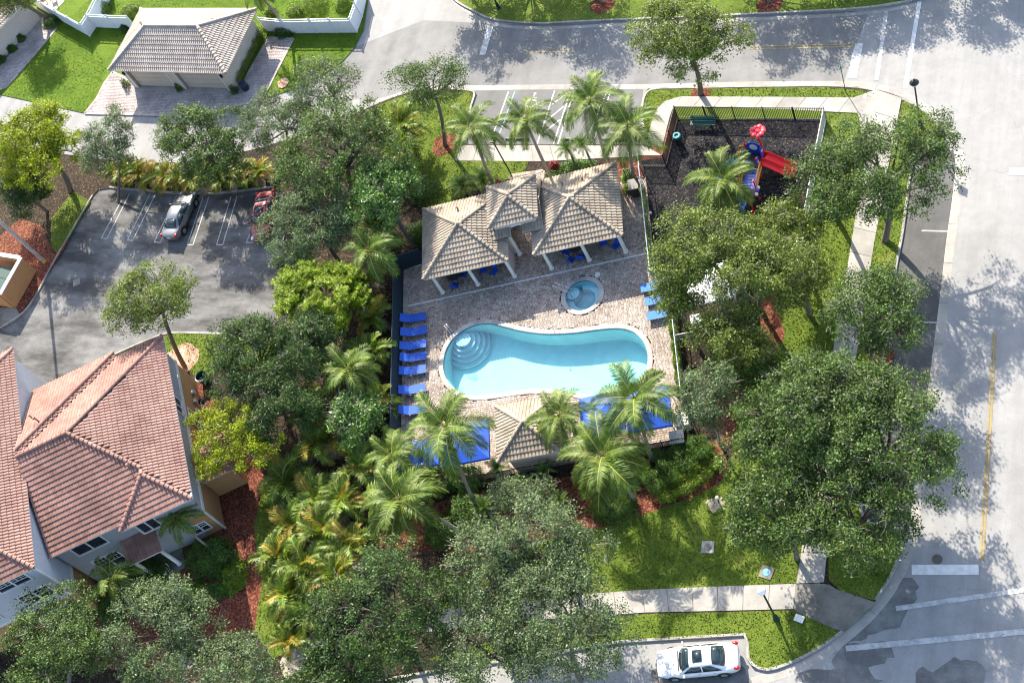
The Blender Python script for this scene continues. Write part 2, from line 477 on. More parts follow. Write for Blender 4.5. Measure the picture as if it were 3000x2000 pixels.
ISLAND += [(-18.94, 23.24), (-26.45, 21.74), (-33.15, 19.62), (-36.29, 18.8), (-46.31, 15.43), (-62.35, 8.12), (-73.37, 0.52), (-89.86, 28.81), (-78.76, 35.21), (-73.4, 38.49), (-71.19, 39.82), (-68.89, 41), (-67.42, 41.35), (-62.17, 41.49), (-58.83, 41.66), (-58.48, 42.8), (-59.13, 45.52), (-60.58, 50.23), (-61.7, 53.51), (-62.48, 54.78), (-63.46, 55.11), (-64.58, 55.01), (-66.65, 54.73), (-69.68, 54.44), (-72.19, 54.47), (-80.21, 55.08), (-81.3, 54.93), (-81.57, 54.32), (-82.52, 47.59), (-82.8, 44.45), (-83.28, 42.53), (-84.57, 41.21), (-86.77, 39.49), (-92.41, 36.54)]
isl = sheet_holes('island', ISLAND, .12, m_soil, HOLES)
m_ = MB(); n_ = len(ISLAND)
m_.add([(x, y, -.06) for x, y in ISLAND] + [(x, y, .12) for x, y in ISLAND], [(i, (i + 1) % n_, n_ + (i + 1) % n_, n_ + i) for i in range(n_)])
m_.build('island_edge', m_kerb, isl)

HOMES = [(-61.34, 78.38), (-60.97, 75.18), (-60.27, 71.73), (-60.53, 69.74), (-61.2, 68.31), (-62.33, 67.06), (-64.57, 65.66), (-67.22, 64.6), (-67.97, 64.48), (-73.35, 62.88), (-77.28, 62.94), (-86.78, 63.37), (-97.59, 65.76), (-108.03, 67.84), (-117.54, 68.19), (-134.28, 95.82), (-63.52, 87.75)]
sheet('home_lots', HOMES, .06, m_lawn2)
VERGE = catmull([(-54.47, 77.04), (-52.56, 74.59), (-50.14, 73), (-48.3, 72.06), (-46.33, 71.62), (-43.53, 71.3), (-41.21, 71.31), (-34.62, 71.26), (-26.36, 71.19), (-18.81, 71.2), (-15.76, 71.52), (-13.96, 71.89), (-12.54, 72.76)], .8) + [(-9.96, 81.64), (-60.58, 87.41)]
sheet('verge', VERGE, .11, m_lawn)

# kerbs and gutters (cast in lengths)
kerbs = sgroup('kerb')
def kerb(px, side=-.08, w=.17, sm=True, z1=.14, seg=3., mat=None, step=.5):
    strip('kerb', kerbs, catmull(px, .6) if sm else px, w, -.02, z1, mat or m_kerb, seg, side=side, step=step)
kerb([(-60.43, 61.46), (-56.32, 63.69), (-54.15, 64.62), (-52.86, 64.93), (-48.33, 64.77), (-47.72, 64.55), (-47.57, 64.09), (-47.6, 63.34), (-47.57, 62.24), (-47.27, 60.28), (-47.05, 59.38)])
kerb([(-32.39, 59.11), (-32.74, 60.19), (-33.33, 62.44), (-33.38, 63.74), (-33.18, 64.22), (-32.35, 64.39), (-30.47, 64.36), (-25.25, 64.3), (-19.75, 64.17), (-17.31, 63.93), (-16.18, 63.65)])
kerb([(-14.26, 62.83), (-12.96, 62.01), (-11.87, 60.92), (-11.25, 59.98), (-11.1, 59.37), (-11.32, 58.91), (-12.74, 58.56), (-12.86, 57.76), (-12.97, 56.26), (-12.97, 51.6), (-13.11, 48.36), (-13.06, 43.42), (-13.18, 42.27), (-13.1, 36.36), (-13.24, 33.96), (-13.27, 31.68), (-12.8, 31.12), (-11.46, 30.83), (-10.76, 30.47), (-10.59, 29.81), (-10.85, 28.61), (-11.19, 27.54), (-11.78, 26.3)])
kerb([(-13.36, 24.23), (-14.58, 23.02), (-16.22, 21.84), (-17.44, 21.3), (-18.17, 21.39), (-18.62, 21.88)])
kerb([(-18.62, 21.88), (-18.94, 23.24), (-26.45, 21.74), (-33.15, 19.62), (-36.29, 18.8), (-41.8, 17)], sm=False)
kerb([(-80.21, 55.08), (-76.45, 54.77), (-72.19, 54.47), (-69.68, 54.44), (-66.65, 54.73), (-64.58, 55.01), (-63.46, 55.11)], side=.08)
kerb([(-86.77, 39.49), (-84.57, 41.21), (-83.28, 42.53), (-82.8, 44.45), (-82.52, 47.59), (-81.57, 54.32)], side=.08)
kerb([(-73.4, 38.49), (-71.19, 39.82), (-68.89, 41), (-67.42, 41.35), (-62.17, 41.49), (-58.83, 41.66)], side=-.08)
kerb([(-54.47, 77.04), (-52.56, 74.59), (-50.14, 73), (-48.3, 72.06), (-46.33, 71.62), (-43.53, 71.3), (-41.21, 71.31), (-34.62, 71.26), (-26.36, 71.19), (-18.81, 71.2), (-15.76, 71.52), (-13.96, 71.89), (-12.54, 72.76)], side=.08)
gut = sgroup('gutter')
def gutter(px, w, side, seg=3., z=.012):
    strip('gutter', gut, catmull(px, .6), w, -.03, z, m_conc, seg, side=side, piece='gutter_pan')
gutter([(-57.69, 63.02), (-56.32, 63.69), (-54.17, 64.69), (-51.95, 65.04), (-47.94, 65), (-40.51, 64.81), (-33.47, 64.6), (-30.51, 64.59), (-25.29, 64.53), (-19.78, 64.39), (-17.34, 64.21), (-15.88, 63.91), (-14.4, 63.28), (-13, 62.4), (-11.61, 60.97), (-10.78, 59.51), (-10.37, 58.36)], .52, -.02)
gutter([(-10.37, 58.36), (-10.13, 57.23), (-10.11, 56.25), (-10.11, 53.91), (-10.17, 51.23), (-10.17, 46.56), (-10.22, 41.26), (-10.27, 38.53), (-10.33, 35.77), (-10.37, 33.3), (-10.41, 30.68), (-10.69, 28.95), (-11.27, 27.2), (-12.15, 25.64), (-13.35, 24.13), (-14.57, 22.9), (-16.2, 21.7), (-17.42, 21.14), (-18.23, 20.72)], .62, .22)
gutter([(-54.13, 77.01), (-52.37, 74.57), (-50, 72.8), (-48.24, 71.84), (-46.27, 71.36), (-43.47, 71.05), (-41.15, 71.02), (-34.56, 70.97), (-26.32, 70.91), (-18.78, 70.94), (-15.73, 71.26), (-13.93, 71.63)], .34, -.1)

# parking surfaces
sheet('parking_lot', [(-89.86, 28.81), (-78.76, 35.21), (-73.4, 38.49), (-71.19, 39.82), (-68.89, 41), (-67.42, 41.35), (-62.17, 41.49), (-58.83, 41.66), (-58.48, 42.8), (-59.13, 45.52), (-60.58, 50.23), (-61.7, 53.51), (-62.48, 54.78), (-63.46, 55.11), (-64.58, 55.01), (-66.65, 54.73), (-69.68, 54.44), (-72.19, 54.47), (-80.21, 55.08), (-81.3, 54.93), (-81.57, 54.32), (-82.52, 47.59), (-82.8, 44.45), (-83.28, 42.53), (-84.57, 41.21), (-86.77, 39.49), (-92.41, 36.54)], .004, m_lot)
sheet('accessible_bay', [(-47.79, 64.69), (-33.57, 64.4), (-33.33, 62.44), (-32.74, 60.19), (-32.36, 59.08), (-47.03, 59.28), (-47.32, 60.79), (-47.57, 62.24), (-47.59, 63.51)], .006, m_ada)
sheet('parallel_bay', [(-11.15, 59), (-10.37, 58.36), (-10.13, 57.23), (-10.11, 56.25), (-10.17, 51.23), (-10.17, 46.56), (-10.22, 41.26), (-10.27, 38.53), (-10.33, 35.77), (-10.37, 33.3), (-10.45, 30.68), (-11.46, 30.83), (-12.8, 31.12), (-13.27, 31.68), (-13.24, 33.96), (-13.1, 36.36), (-13.18, 42.27), (-13.06, 43.42), (-13.11, 48.36), (-12.97, 51.6), (-12.97, 56.26), (-12.86, 57.76), (-12.74, 58.56)], .005, m_bay)
def blob(poly, seed, j=.22, step=.35):
    rr = random.Random(seed); q = resample(list(poly) + [poly[0]], step)[:-1]; q = catmull(q, .2, True); a = rr.random() * 9
    return [(x + j * (math.sin(i * .37 + a) + .6 * math.sin(i * .91 + a * 2) + rr.uniform(-.6, .6)), y + j * (math.cos(i * .43 + a) + .6 * math.sin(i * 1.1 + a) + rr.uniform(-.6, .6))) for i, (x, y) in enumerate(q)]
m_seal = asphalt('wet_sealed_asphalt', .085, dark=.45, stain=(.38, .6), sscale=.22, streak=(1, 2.2, 1, 20))
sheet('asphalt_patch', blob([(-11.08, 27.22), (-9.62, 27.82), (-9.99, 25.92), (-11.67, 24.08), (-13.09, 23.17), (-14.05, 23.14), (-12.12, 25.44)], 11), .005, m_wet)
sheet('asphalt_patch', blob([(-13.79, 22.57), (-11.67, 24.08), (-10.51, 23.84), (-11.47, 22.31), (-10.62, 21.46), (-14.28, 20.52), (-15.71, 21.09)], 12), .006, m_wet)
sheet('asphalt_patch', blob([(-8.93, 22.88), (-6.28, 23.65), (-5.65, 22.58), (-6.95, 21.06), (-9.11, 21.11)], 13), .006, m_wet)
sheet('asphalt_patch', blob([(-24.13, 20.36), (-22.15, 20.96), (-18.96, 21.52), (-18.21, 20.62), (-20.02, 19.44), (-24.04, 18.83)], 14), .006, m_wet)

# painted marks
marks = sgroup('road_markings')
def qm(a, b, w, mat=None, z=.016): quad_mark('road_marking', a, b, w, mat or m_whitew, z, marks)
qm((-16.28, 70.97), (-16.24, 64.54), .30); qm((-14.02, 71.73), (-14.18, 63.79), .30, m_white)
qm((-17.88, 68), (-17.98, 64.76), .62)
qm((-48.23, 71.47), (-48.14, 68.36), .55)
qm((-25.87, 68.12), (-18.16, 67.95), .1, m_yellow); qm((-25.83, 67.85), (-18.14, 67.72), .1, m_yellow)
qm((-44.32, 68.46), (-40.18, 68.36), .1, m_yellow)
qm((-6.77, 56.57), (-3.37, 56.56), .6, m_white)
qm((-10.04, 28.43), (-6.4, 28.87), .62, m_white)
qm((-10.66, 26), (-0.45, 28.98), .3); qm((-13.15, 23.29), (-0.33, 26.41), .34)
qm((-6.8, 44.36), (-6.36, 29.45), .1, m_yellow); qm((-6.64, 44.36), (-6.21, 29.47), .1, m_yellow)
qm((-11.86, 51.83), (-10.2, 51.82), .11); qm((-11.37, 44.9), (-10.24, 44.93), .11)
# accessible stalls
for a, b in (((1490, 269), (1447, 385)), ((1509, 269), (1462, 400)), ((1628, 266), (1574, 425)), ((1672, 266), (1621, 425)),
             ((1672, 266), (1633, 425)), ((1780, 264), (1712, 424)), ((1787, 300), (1734, 425))):
    pass
for a, b in (((-44.8, 64.48), (-45.03, 60.41)), ((-40.85, 64.45), (-41.07, 59.2)), ((-39.5, 64.41), (-39.71, 59.18)), ((-39.21, 64.4), (-39.34, 59.18)), ((-36.43, 64.3), (-37.15, 59.15)), ((-36.16, 64.29), (-36.54, 59.14))):
    qm(a, b, .1, m_white)
m_blue = plain('blue_paint', (.2, .35, .55), .7)
qm((-44.26, 64.46), (-44.5, 60.4), .1, m_blue)
for a, b in (((-39.71, 64.21), (-40.73, 63.1)), ((-39.71, 62.88), (-40.92, 61.39)), ((-39.74, 61.56), (-41, 60.08))): qm(a, b, .1, m_white)
# the wheelchair sign painted on the stall
wc = Vector((-42.56, 63.49))
def wpt(x, y): return (wc.x + x * math.cos(R(-7)) - y * math.sin(R(-7)), wc.y + x * math.sin(R(-7)) + y * math.cos(R(-7)))
for a, b in (((0, .55), (0, .1)), ((0, .1), (.38, .05)), ((.38, .05), (.52, -.35)), ((.52, -.35), (.66, -.3)), ((0, .32), (.3, .32))):
    qm(wpt(*a), wpt(*b), .1, m_white)
for i in range(14):
    a0, a1 = R(110 + i * 17), R(110 + (i + 1) * 17)
    qm(wpt(.02 + .42 * math.cos(a0), -.2 + .42 * math.sin(a0)), wpt(.02 + .42 * math.cos(a1), -.2 + .42 * math.sin(a1)), .09, m_white, .0165 + .0002 * i)
hd = [wpt(.02 + .11 * math.cos(i * PI / 6), .72 + .11 * math.sin(i * PI / 6)) for i in range(12)]
sheet('road_marking', hd, .016, m_white, marks)
# hairpin stall lines of the left lot: (top-left, top-right, bottom-right, bottom-left)
for a, b, c, d in (((-78.34, 53.8), (-77.8, 54.55), (-78.14, 49.89), (-78.75, 49.95)), ((-75.63, 54.45), (-75.06, 54.38), (-75.37, 49.77), (-75.93, 49.83)), ((-72.78, 54.36), (-72.31, 54.33), (-72.47, 49.63), (-73.11, 49.68)),
                   ((-70.03, 54.2), (-69.46, 54.24), (-69.12, 49.5), (-69.69, 49.49)), ((-67.26, 54.28), (-66.68, 54.35), (-66.22, 49.56), (-66.82, 49.55)), ((-64.01, 52.15), (-63.36, 51.82), (-63.43, 49.82), (-64.04, 49.81)), ((-61.49, 52.58), (-60.96, 52.19), (-60.69, 50.1), (-61.31, 50.12))):
    qm(a, d, .085); qm(b, c, .085); qm(d, c, .085, z=.0165)

# lawns, beds, rubber
LAWNS = [[(-56.17, 63.38), (-54.02, 64.34), (-52.73, 64.69), (-48.31, 64.54), (-47.78, 64.17), (-47.79, 63.31), (-47.74, 62.05), (-47.15, 59.03), (-47.62, 57.65), (-41.29, 57.54), (-41.5, 56.24), (-44.14, 55.45), (-47.36, 53.53), (-48.59, 53.21), (-49.95, 54.8), (-52.71, 59.44), (-54.7, 60.84), (-56.21, 62.61)],
         [(-33.11, 63.9), (-32.94, 64.15), (-30.4, 64.13), (-25.19, 64.08), (-19.7, 63.95), (-16.12, 63.42), (-16.1, 62.91), (-30.35, 63.45), (-31.63, 62.94), (-32.21, 61.83), (-32.19, 59.46), (-32.23, 58.99), (-32.63, 60.03), (-33.2, 62.34)],
         [(-14.19, 62.67), (-13.1, 61.95), (-11.94, 60.77), (-11.26, 59.8), (-11.13, 59.31), (-11.4, 58.85), (-12.75, 58.55), (-12.89, 57.67), (-13.03, 56.03), (-12.99, 51.36), (-13.16, 48.28), (-13.1, 43.35), (-13.22, 42.2), (-13.14, 36.3), (-13.28, 33.91), (-13.32, 31.58), (-12.81, 31), (-11.48, 30.71), (-10.83, 30.35), (-10.65, 29.75), (-10.91, 28.56), (-11.26, 27.53), (-11.83, 26.3), (-13.7, 26.54), (-14.57, 27.17), (-14.7, 27.68), (-15.04, 30.67), (-14.85, 43.8), (-14.76, 50.68), (-14.51, 56.03), (-14.3, 61.54)],
         [(-19.39, 61.64), (-17.14, 61.52), (-15.82, 61.48), (-15.82, 59.5), (-16.25, 51.71), (-16.27, 47.79), (-16.37, 43.17), (-16.44, 31.1), (-16.46, 26.78), (-25.67, 25.2), (-33.94, 23.42), (-38.39, 22.16), (-39.9, 23.12), (-34.86, 27), (-30.48, 28.43), (-27.36, 29.93), (-24.94, 30.93), (-23.63, 31.6), (-22.07, 32.73), (-21.68, 33.94), (-21.67, 35.44), (-21.61, 39.1), (-20.12, 40.94), (-19.62, 43.51), (-20.49, 45.55), (-21.09, 48.73), (-19.8, 52.62), (-19.59, 59.56)],
         [(-25.16, 23.74), (-16.38, 25.11), (-13.47, 24.13), (-14.61, 23.04), (-16.24, 21.88), (-17.43, 21.34), (-18.12, 21.45), (-18.53, 21.9), (-18.86, 23.29), (-26.43, 21.79), (-33.12, 19.68), (-35.16, 19.12), (-38.68, 18.97), (-31.32, 22.2)],
         [(-68.64, 40.82), (-67.27, 41.17), (-62.03, 41.31), (-58.4, 41.5), (-57.53, 40.39), (-57.35, 38.64), (-62.15, 38.34), (-63.53, 37.08), (-64.74, 38.18), (-65.93, 40.22), (-67.18, 38.94)],
         [(-54.88, 29.93), (-53.53, 29.01), (-51.9, 26.08), (-51.91, 23.82), (-50.63, 20.32), (-48.29, 18.28), (-49.56, 17.41), (-51.63, 18.99), (-52.32, 22.53), (-53.25, 23.91), (-54.38, 26.32)],
         [(-85, 51.8), (-83.92, 54.69), (-81.54, 53.62), (-82.02, 49.91), (-82.72, 48.26), (-83.64, 49)]]
for q in LAWNS: sheet('lawn', q, .127, m_lawn)
for q in ([(-63.68, 37.07), (-62.5, 36.85), (-59.57, 33.35), (-55.68, 30.93), (-54.88, 29.93), (-54.38, 26.32), (-53.25, 23.91), (-52.32, 22.53), (-51.63, 18.99), (-52.36, 17.71), (-55.48, 15.85), (-65.27, 14.43), (-71.75, 14.98), (-75.5, 19.68), (-70.63, 25.66), (-63.89, 31.87)],
          [(-89.61, 45.02), (-89.85, 49.94), (-88.44, 51.76), (-85.79, 51.08), (-82.85, 48.15), (-81.94, 49.73), (-82.82, 44.91), (-83.5, 42.71), (-84.65, 41.34), (-86.81, 39.75)],
          [(-21.68, 33.94), (-22.07, 32.73), (-23.63, 31.6), (-24.94, 30.93), (-27.31, 29.7), (-30.48, 28.43), (-34.86, 27), (-38.28, 26.14), (-44.57, 25.9), (-45.58, 28.27), (-41.68, 29.17), (-38.24, 30.51), (-33.67, 31.94), (-26.85, 33.06), (-23.65, 35.27), (-22.81, 35.58)],
          [(-32.55, 57.6), (-34.24, 57.55), (-33.51, 54.85), (-32.72, 52.46), (-30.86, 53.07), (-31.59, 56.06)],
          [(-21.9, 48.71), (-21.13, 49.01), (-20.46, 45.55), (-19.62, 43.51), (-20.12, 40.94), (-21.61, 39.1), (-21.67, 35.44), (-22.81, 35.58), (-24.17, 38.17), (-23.25, 40.75), (-21.18, 43.43), (-21.71, 46.03)],
          [(-32.55, 57.6), (-30.26, 61.31), (-29.81, 60.99), (-29.43, 57.57), (-31.7, 57.28)]):
    sheet('mulch_bed', q, .131, m_mulch)
def disc(px, r, n=18, e=.12):
    rr = random.Random(int(px[0] * 7)); return [(px[0] + r * (1 + rr.uniform(-e, e)) * math.cos(2 * PI * i / n), px[1] + r * (1 + rr.uniform(-e, e)) * math.sin(2 * PI * i / n)) for i in range(n)]
for c_, r_, mm in (((-48.9, 59.22), 1.1, m_mulch), ((-28.94, 63.66), .75, m_mulch), ((-13.27, 42.27), .75, m_mulch), ((-14.31, 32.86), .9, m_mulch), ((-65.86, 38.87), 1.55, m_mulchp), ((-66.39, 66.05), .55, m_mulchp)):
    sheet('mulch_ring', disc(c_, r_), .134, mm)
for c_ in ((-38.74, 73.09), (-25.05, 72.16)): sheet('mulch_ring', disc(c_, 1.0), .118, m_mulch)
sheet('playground_surface', [(-30.41, 61.25), (-19.83, 61.13), (-19.97, 57.5), (-20.27, 52.62), (-20.71, 49.29), (-22.99, 48.95), (-26.03, 48.59), (-29.13, 48.78), (-30.02, 49.27), (-30.92, 52.48), (-32.29, 57.6), (-30.51, 57.83)], .136, m_rubber)

# sidewalks: bed + separate slabs
walks = sgroup('sidewalk')
def walk(left, right, n, mat=None, z=.146, gap=.022):
    """slabs between two lines, n pieces"""
    left = [Vector(q) for q in left]; right = [Vector(q) for q in right]
    def at(line, t):
        d = [0.]
        for i in range(len(line) - 1): d.append(d[-1] + (line[i + 1] - line[i]).length)
        s = t * d[-1]
        for i in range(len(line) - 1):
            if s <= d[i + 1] + 1e-6:
                return line[i] + (line[i + 1] - line[i]) * ((s - d[i]) / max(1e-6, d[i + 1] - d[i]))
        return line[-1]
    sheet('walk_bed', [tuple(q) for q in left] + [tuple(q) for q in right[::-1]], .132, m_concd, walks)
    L = (left[-1] - left[0]).length; g = gap / max(L, .1)
    for i in range(n):
        t0, t1 = i / n + g, (i + 1) / n - g; ts = [t0, (t0 + t1) / 2, t1]
        poly = [tuple(at(left, t)) for t in ts] + [tuple(at(right, t)) for t in ts[::-1]]
        MB().prism(poly, .1, z, False).build('slab', mat or m_conc, walks)
walk([(-16.04, 63.57), (-16.17, 59.51), (-16.25, 51.71), (-16.27, 47.79), (-16.37, 43.17), (-16.44, 31.1), (-16.45, 26.74)], [(-14.3, 62.82), (-14.51, 58.03), (-14.77, 50.73), (-14.85, 43.8), (-14.96, 37.17), (-15.04, 30.67), (-14.87, 27.02)], 19)
walk([(-25.72, 25.2), (-20.93, 26.02), (-16.45, 26.74)], [(-25.22, 23.82), (-20.67, 24.52), (-16.39, 25.19)], 6)
walk([(-39.57, 22.01), (-33.96, 23.49), (-25.72, 25.2)], [(-39.18, 20.69), (-33.61, 22.12), (-25.22, 23.82)], 8)
walk([(-16.34, 62.88), (-23.04, 63.16), (-30.35, 63.45)], [(-17, 61.54), (-22.87, 62.06), (-30.78, 62.53)], 9)
sheet('ramp_slab', [(-17.64, 62.93), (-16.05, 63.64), (-16.07, 61.58), (-16.1, 58.92), (-16.45, 58.92), (-17.13, 61.49)], .145, m_conc, walks)
sheet('lawn', [(-30.73, 62.4), (-19.63, 61.98), (-19.8, 61.07), (-30.24, 61.22)], .134, m_lawn)
walk([(-30.35, 63.45), (-31.52, 63.07), (-31.96, 62.56), (-32.23, 61.52), (-32.27, 59.46), (-32.3, 58.93)], [(-30.78, 62.53), (-30.82, 62.47), (-30.85, 62.34), (-30.92, 61.33), (-30.95, 59.44), (-30.95, 58.76)], 4)
walk([(-47.6, 59.17), (-40.23, 59.07), (-32.29, 58.9)], [(-47.63, 57.68), (-40.15, 57.56), (-30.86, 58.05)], 10)
walk([(-16.45, 26.7), (-15.14, 26.93), (-14.54, 26.92), (-13.69, 26.48), (-11.75, 26.18)], [(-16.38, 25.15), (-15.44, 24.79), (-14.61, 24.53), (-14, 24.33), (-13.33, 24.21)], 1, m_concd)
walk([(-61, 22.87), (-60.01, 21.58), (-58.99, 20.21), (-57.09, 17.05)], [(-59.86, 23.34), (-59.13, 21.94), (-58.36, 20.79), (-56.16, 17.18)], 6, m_concd)
walk([(-57.18, 16.91), (-56.53, 15.7)], [(-55.76, 17.23), (-55, 16.04)], 2, m_conc)
sheet('sand_patch', disc((-48.02, 17.52), 1.0, 24, .3), .133, plain('pale_sand', (.3, .26, .2), .9, .25, 3, bump=.4))
sheet('sand_patch', disc((-22.15, 31.3), .5, 20, e=.35), .134, plain('pale_sand', (.3, .26, .2), .9, .25, 3, bump=.4))
# patch of striped asphalt showing between the trees
sheet('asphalt_patch', [(-59.24, 38.82), (-56.67, 39.26), (-55.28, 37.05), (-57.69, 36.32)], .133, m_lot)
qm((-57.29, 38.07), (-57.18, 37.35), .12, m_white, .14); qm((-56.46, 38.18), (-56.36, 37.32), .12, m_white, .14)

# ------------------------------------------------------------------ pavers
PAV_ME = {}
def pave(name, base_poly, frame, z, mat, size=(.235, .16), holes=(), nobj=300, bed=None, rough=.35, seed=3):
    """base_poly in grid coordinates of `frame`; courses of blocks with open joints"""
    fn = {'p': p_, 'g': g_}[frame]; ang = {'p': PF, 'g': GF}[frame]
    rr = np.random.RandomState(seed)
    W = sheet_holes(name, [fn(*q) for q in base_poly], z - .03, bed or m_soil, [[fn(*q) for q in h] for h in holes])
    xs = [q[0] for q in base_poly]; ys = [q[1] for q in base_poly]
    cx, cy, sx = [], [], []
    y = min(ys)
    while y < max(ys):
        x = min(xs) - rr.rand() * .3
        ln = rr.choice([size[0], size[0] * .7, size[0] * 1.0], size=int((max(xs) - min(xs)) / (size[0] * .68)) + 3)
        ends = x + np.cumsum(ln)
        cx.append(ends - ln / 2); sx.append(ln); cy.append(np.full(len(ln), y + size[1] / 2)); y += size[1]
    cx = np.concatenate(cx); cy = np.concatenate(cy); sx = np.concatenate(sx)
    ok = insides(cx, cy, base_poly)
    for h in holes: ok &= ~insides(cx, cy, h)
    cx, cy, sx = cx[ok], cy[ok], sx[ok]
    wx, wy = fn(cx, cy) if False else (cx * math.cos(R(ang)) - cy * math.sin(R(ang)), cx * math.sin(R(ang)) + cy * math.cos(R(ang)))
    zz = z + rr.uniform(-.004, .004, len(cx))
    g = .012
    # the ones nearest the camera become single objects
    order = np.argsort(np.abs(wx - np.median(wx)) + (wy - wy.min()) * 1.0 if nobj else wx)
    one = order[:nobj]; rest = order[nobj:]
    def blk(L):
        key = (round(L, 3), size[1], mat.name)
        if key not in PAV_ME:
            m = MB(); hx, hy = L / 2 - g / 2, size[1] / 2 - g / 2; b = .012
            m.add([(-hx, -hy, -.04), (hx, -hy, -.04), (hx, hy, -.04), (-hx, hy, -.04), (-hx, -hy, -b), (hx, -hy, -b), (hx, hy, -b), (-hx, hy, -b),
                   (-hx + b, -hy + b, 0), (hx - b, -hy + b, 0), (hx - b, hy - b, 0), (-hx + b, hy - b, 0)],
                  [(0, 1, 5, 4), (1, 2, 6, 5), (2, 3, 7, 6), (3, 0, 4, 7), (4, 5, 9, 8), (5, 6, 10, 9), (6, 7, 11, 10), (7, 4, 8, 11), (8, 9, 10, 11)])
            PAV_ME[key] = mesh_np('paver', m.v, m.f, [mat])
        return PAV_ME[key]
    for i in one:
        o = link('paver', blk(sx[i]), W); o.location = (wx[i], wy[i], zz[i]); o.rotation_euler = (0, 0, R(ang))
    n = len(rest); hx = sx[rest] / 2 - g / 2; hy = np.full(n, size[1] / 2 - g / 2); b = .012
    def ring(ex, ez):
        pts = []
        for a, c in ((-1, -1), (1, -1), (1, 1), (-1, 1)):
            lx = cx[rest] + a * (hx - ex); ly = cy[rest] + c * (hy - ex)
            pts.append(np.stack([lx * math.cos(R(ang)) - ly * math.sin(R(ang)), lx * math.sin(R(ang)) + ly * math.cos(R(ang)), zz[rest] + ez], 1))
        return pts
    V = np.stack(ring(0, -.04) + ring(0, -b) + ring(b, 0), 1).reshape(-1, 3)
    F = np.array([(0, 1, 5, 4), (1, 2, 6, 5), (2, 3, 7, 6), (3, 0, 4, 7), (4, 5, 9, 8), (5, 6, 10, 9), (6, 7, 11, 10), (7, 4, 8, 11), (8, 9, 10, 11)])
    F = (F[None] + (np.arange(n) * 12)[:, None, None]).reshape(-1, 4)
    o = link('paver_field', mesh_np('paver_field', V, F, [mat]), W); o['kind'] = 'stuff'
    # edge course laid along the outline
    m = MB(); wp = [fn(*q) for q in base_poly]; k = len(wp)
    for i in range(k):
        a, c = Vector(wp[i]), Vector(wp[(i + 1) % k]); L = (c - a).length; d = (c - a).normalized(); q = max(1, int(L / .2))
        for j in range(q):
            pm = a + d * (L * (j + .5) / q); m.box((pm.x, pm.y, z - .015), (L / q - .014, .26, .06), rz=math.degrees(math.atan2(d.y, d.x)))
    m.build('edge_course', mat, W, kind='stuff')
    return W
m_paver = pieces('deck_pavers', [(.29, .22, .18), (.46, .37, .3), (.38, .3, .25), (.56, .47, .39), (.25, .2, .18)], stain=.35, sscale=.35, fine=25)
m_drive = pieces('drive_pavers', [(.36, .29, .27), (.46, .4, .38), (.41, .34, .32), (.5, .45, .43)], stain=.35, sscale=.5, fine=25)
DECK = [(-33.75, 40.9), (-13.9, 40.9), (-13.8, 52.9), (-15.0, 53.1), (-15.0, 62.6), (-25.5, 62.6), (-33.75, 59.6)]
pave('pool_deck', DECK, 'p', .165, m_paver, holes=[inset(POOL_P, -.2), inset(SPA_P, -.2)])
pave('entry_path', [(-25.6, 62.6), (-22.9, 62.6), (-22.6, 65.5), (-25.2, 65.8)], 'p', .165, m_paver, nobj=0, seed=5)
def to_g(q): return rotv(*q, -GF)
DRIVE = [to_g(q) for q in [(-85.71, 68.08), (-86.06, 66.77), (-86.13, 64.95), (-86.73, 63.36), (-77.22, 62.89), (-73.27, 62.79), (-67.93, 64.47), (-67.17, 71.03), (-69.8, 71.32), (-70.78, 65.57), (-81.86, 66.42)]]
pave('driveway', DRIVE, 'g', .085, m_drive, size=(.25, .17), seed=8, nobj=300)
DRIVE2 = [to_g(q) for q in [(-103.99, 63.88), (-98.49, 66.52), (-97.77, 66.78), (-95.39, 73.11), (-95.16, 73.86), (-97.48, 75.39), (-99.99, 69.42), (-104.93, 65.57)]]
pave('driveway', DRIVE2, 'g', .085, m_drive, size=(.25, .17), seed=9, nobj=0)

# ------------------------------------------------------------------ tiled roofs
def to_world(o, pts):
    x0, y0, z0, rz = FR[o]; a = R(rz)
    M3 = np.array([[math.cos(a), -math.sin(a), 0], [math.sin(a), math.cos(a), 0], [0, 0, 1]])
    return np.asarray(pts) @ M3.T + np.array([x0, y0, z0])
_PROF = [(-.5, .0), (-.43, .034), (-.27, .062), (-.07, .062), (.09, .034), (.17, .004), (.5, 0.)]
def tile_shape(tw, ex):
    k = len(_PROF); v = []
    for y, dz in ((-.02, .058), (ex * 1.03, .004)):
        v += [(a * tw, y, b * tw / .3 + dz) for a, b in _PROF]
    v += [(a * tw, -.02, b * tw / .3 + .036) for a, b in _PROF]
    f = [(i, i + 1, k + i + 1, k + i) for i in range(k - 1)] + [(2 * k + i, 2 * k + i + 1, i + 1, i) for i in range(k - 1)]
    return np.array(v, 'f'), f
TILE_ME = {}
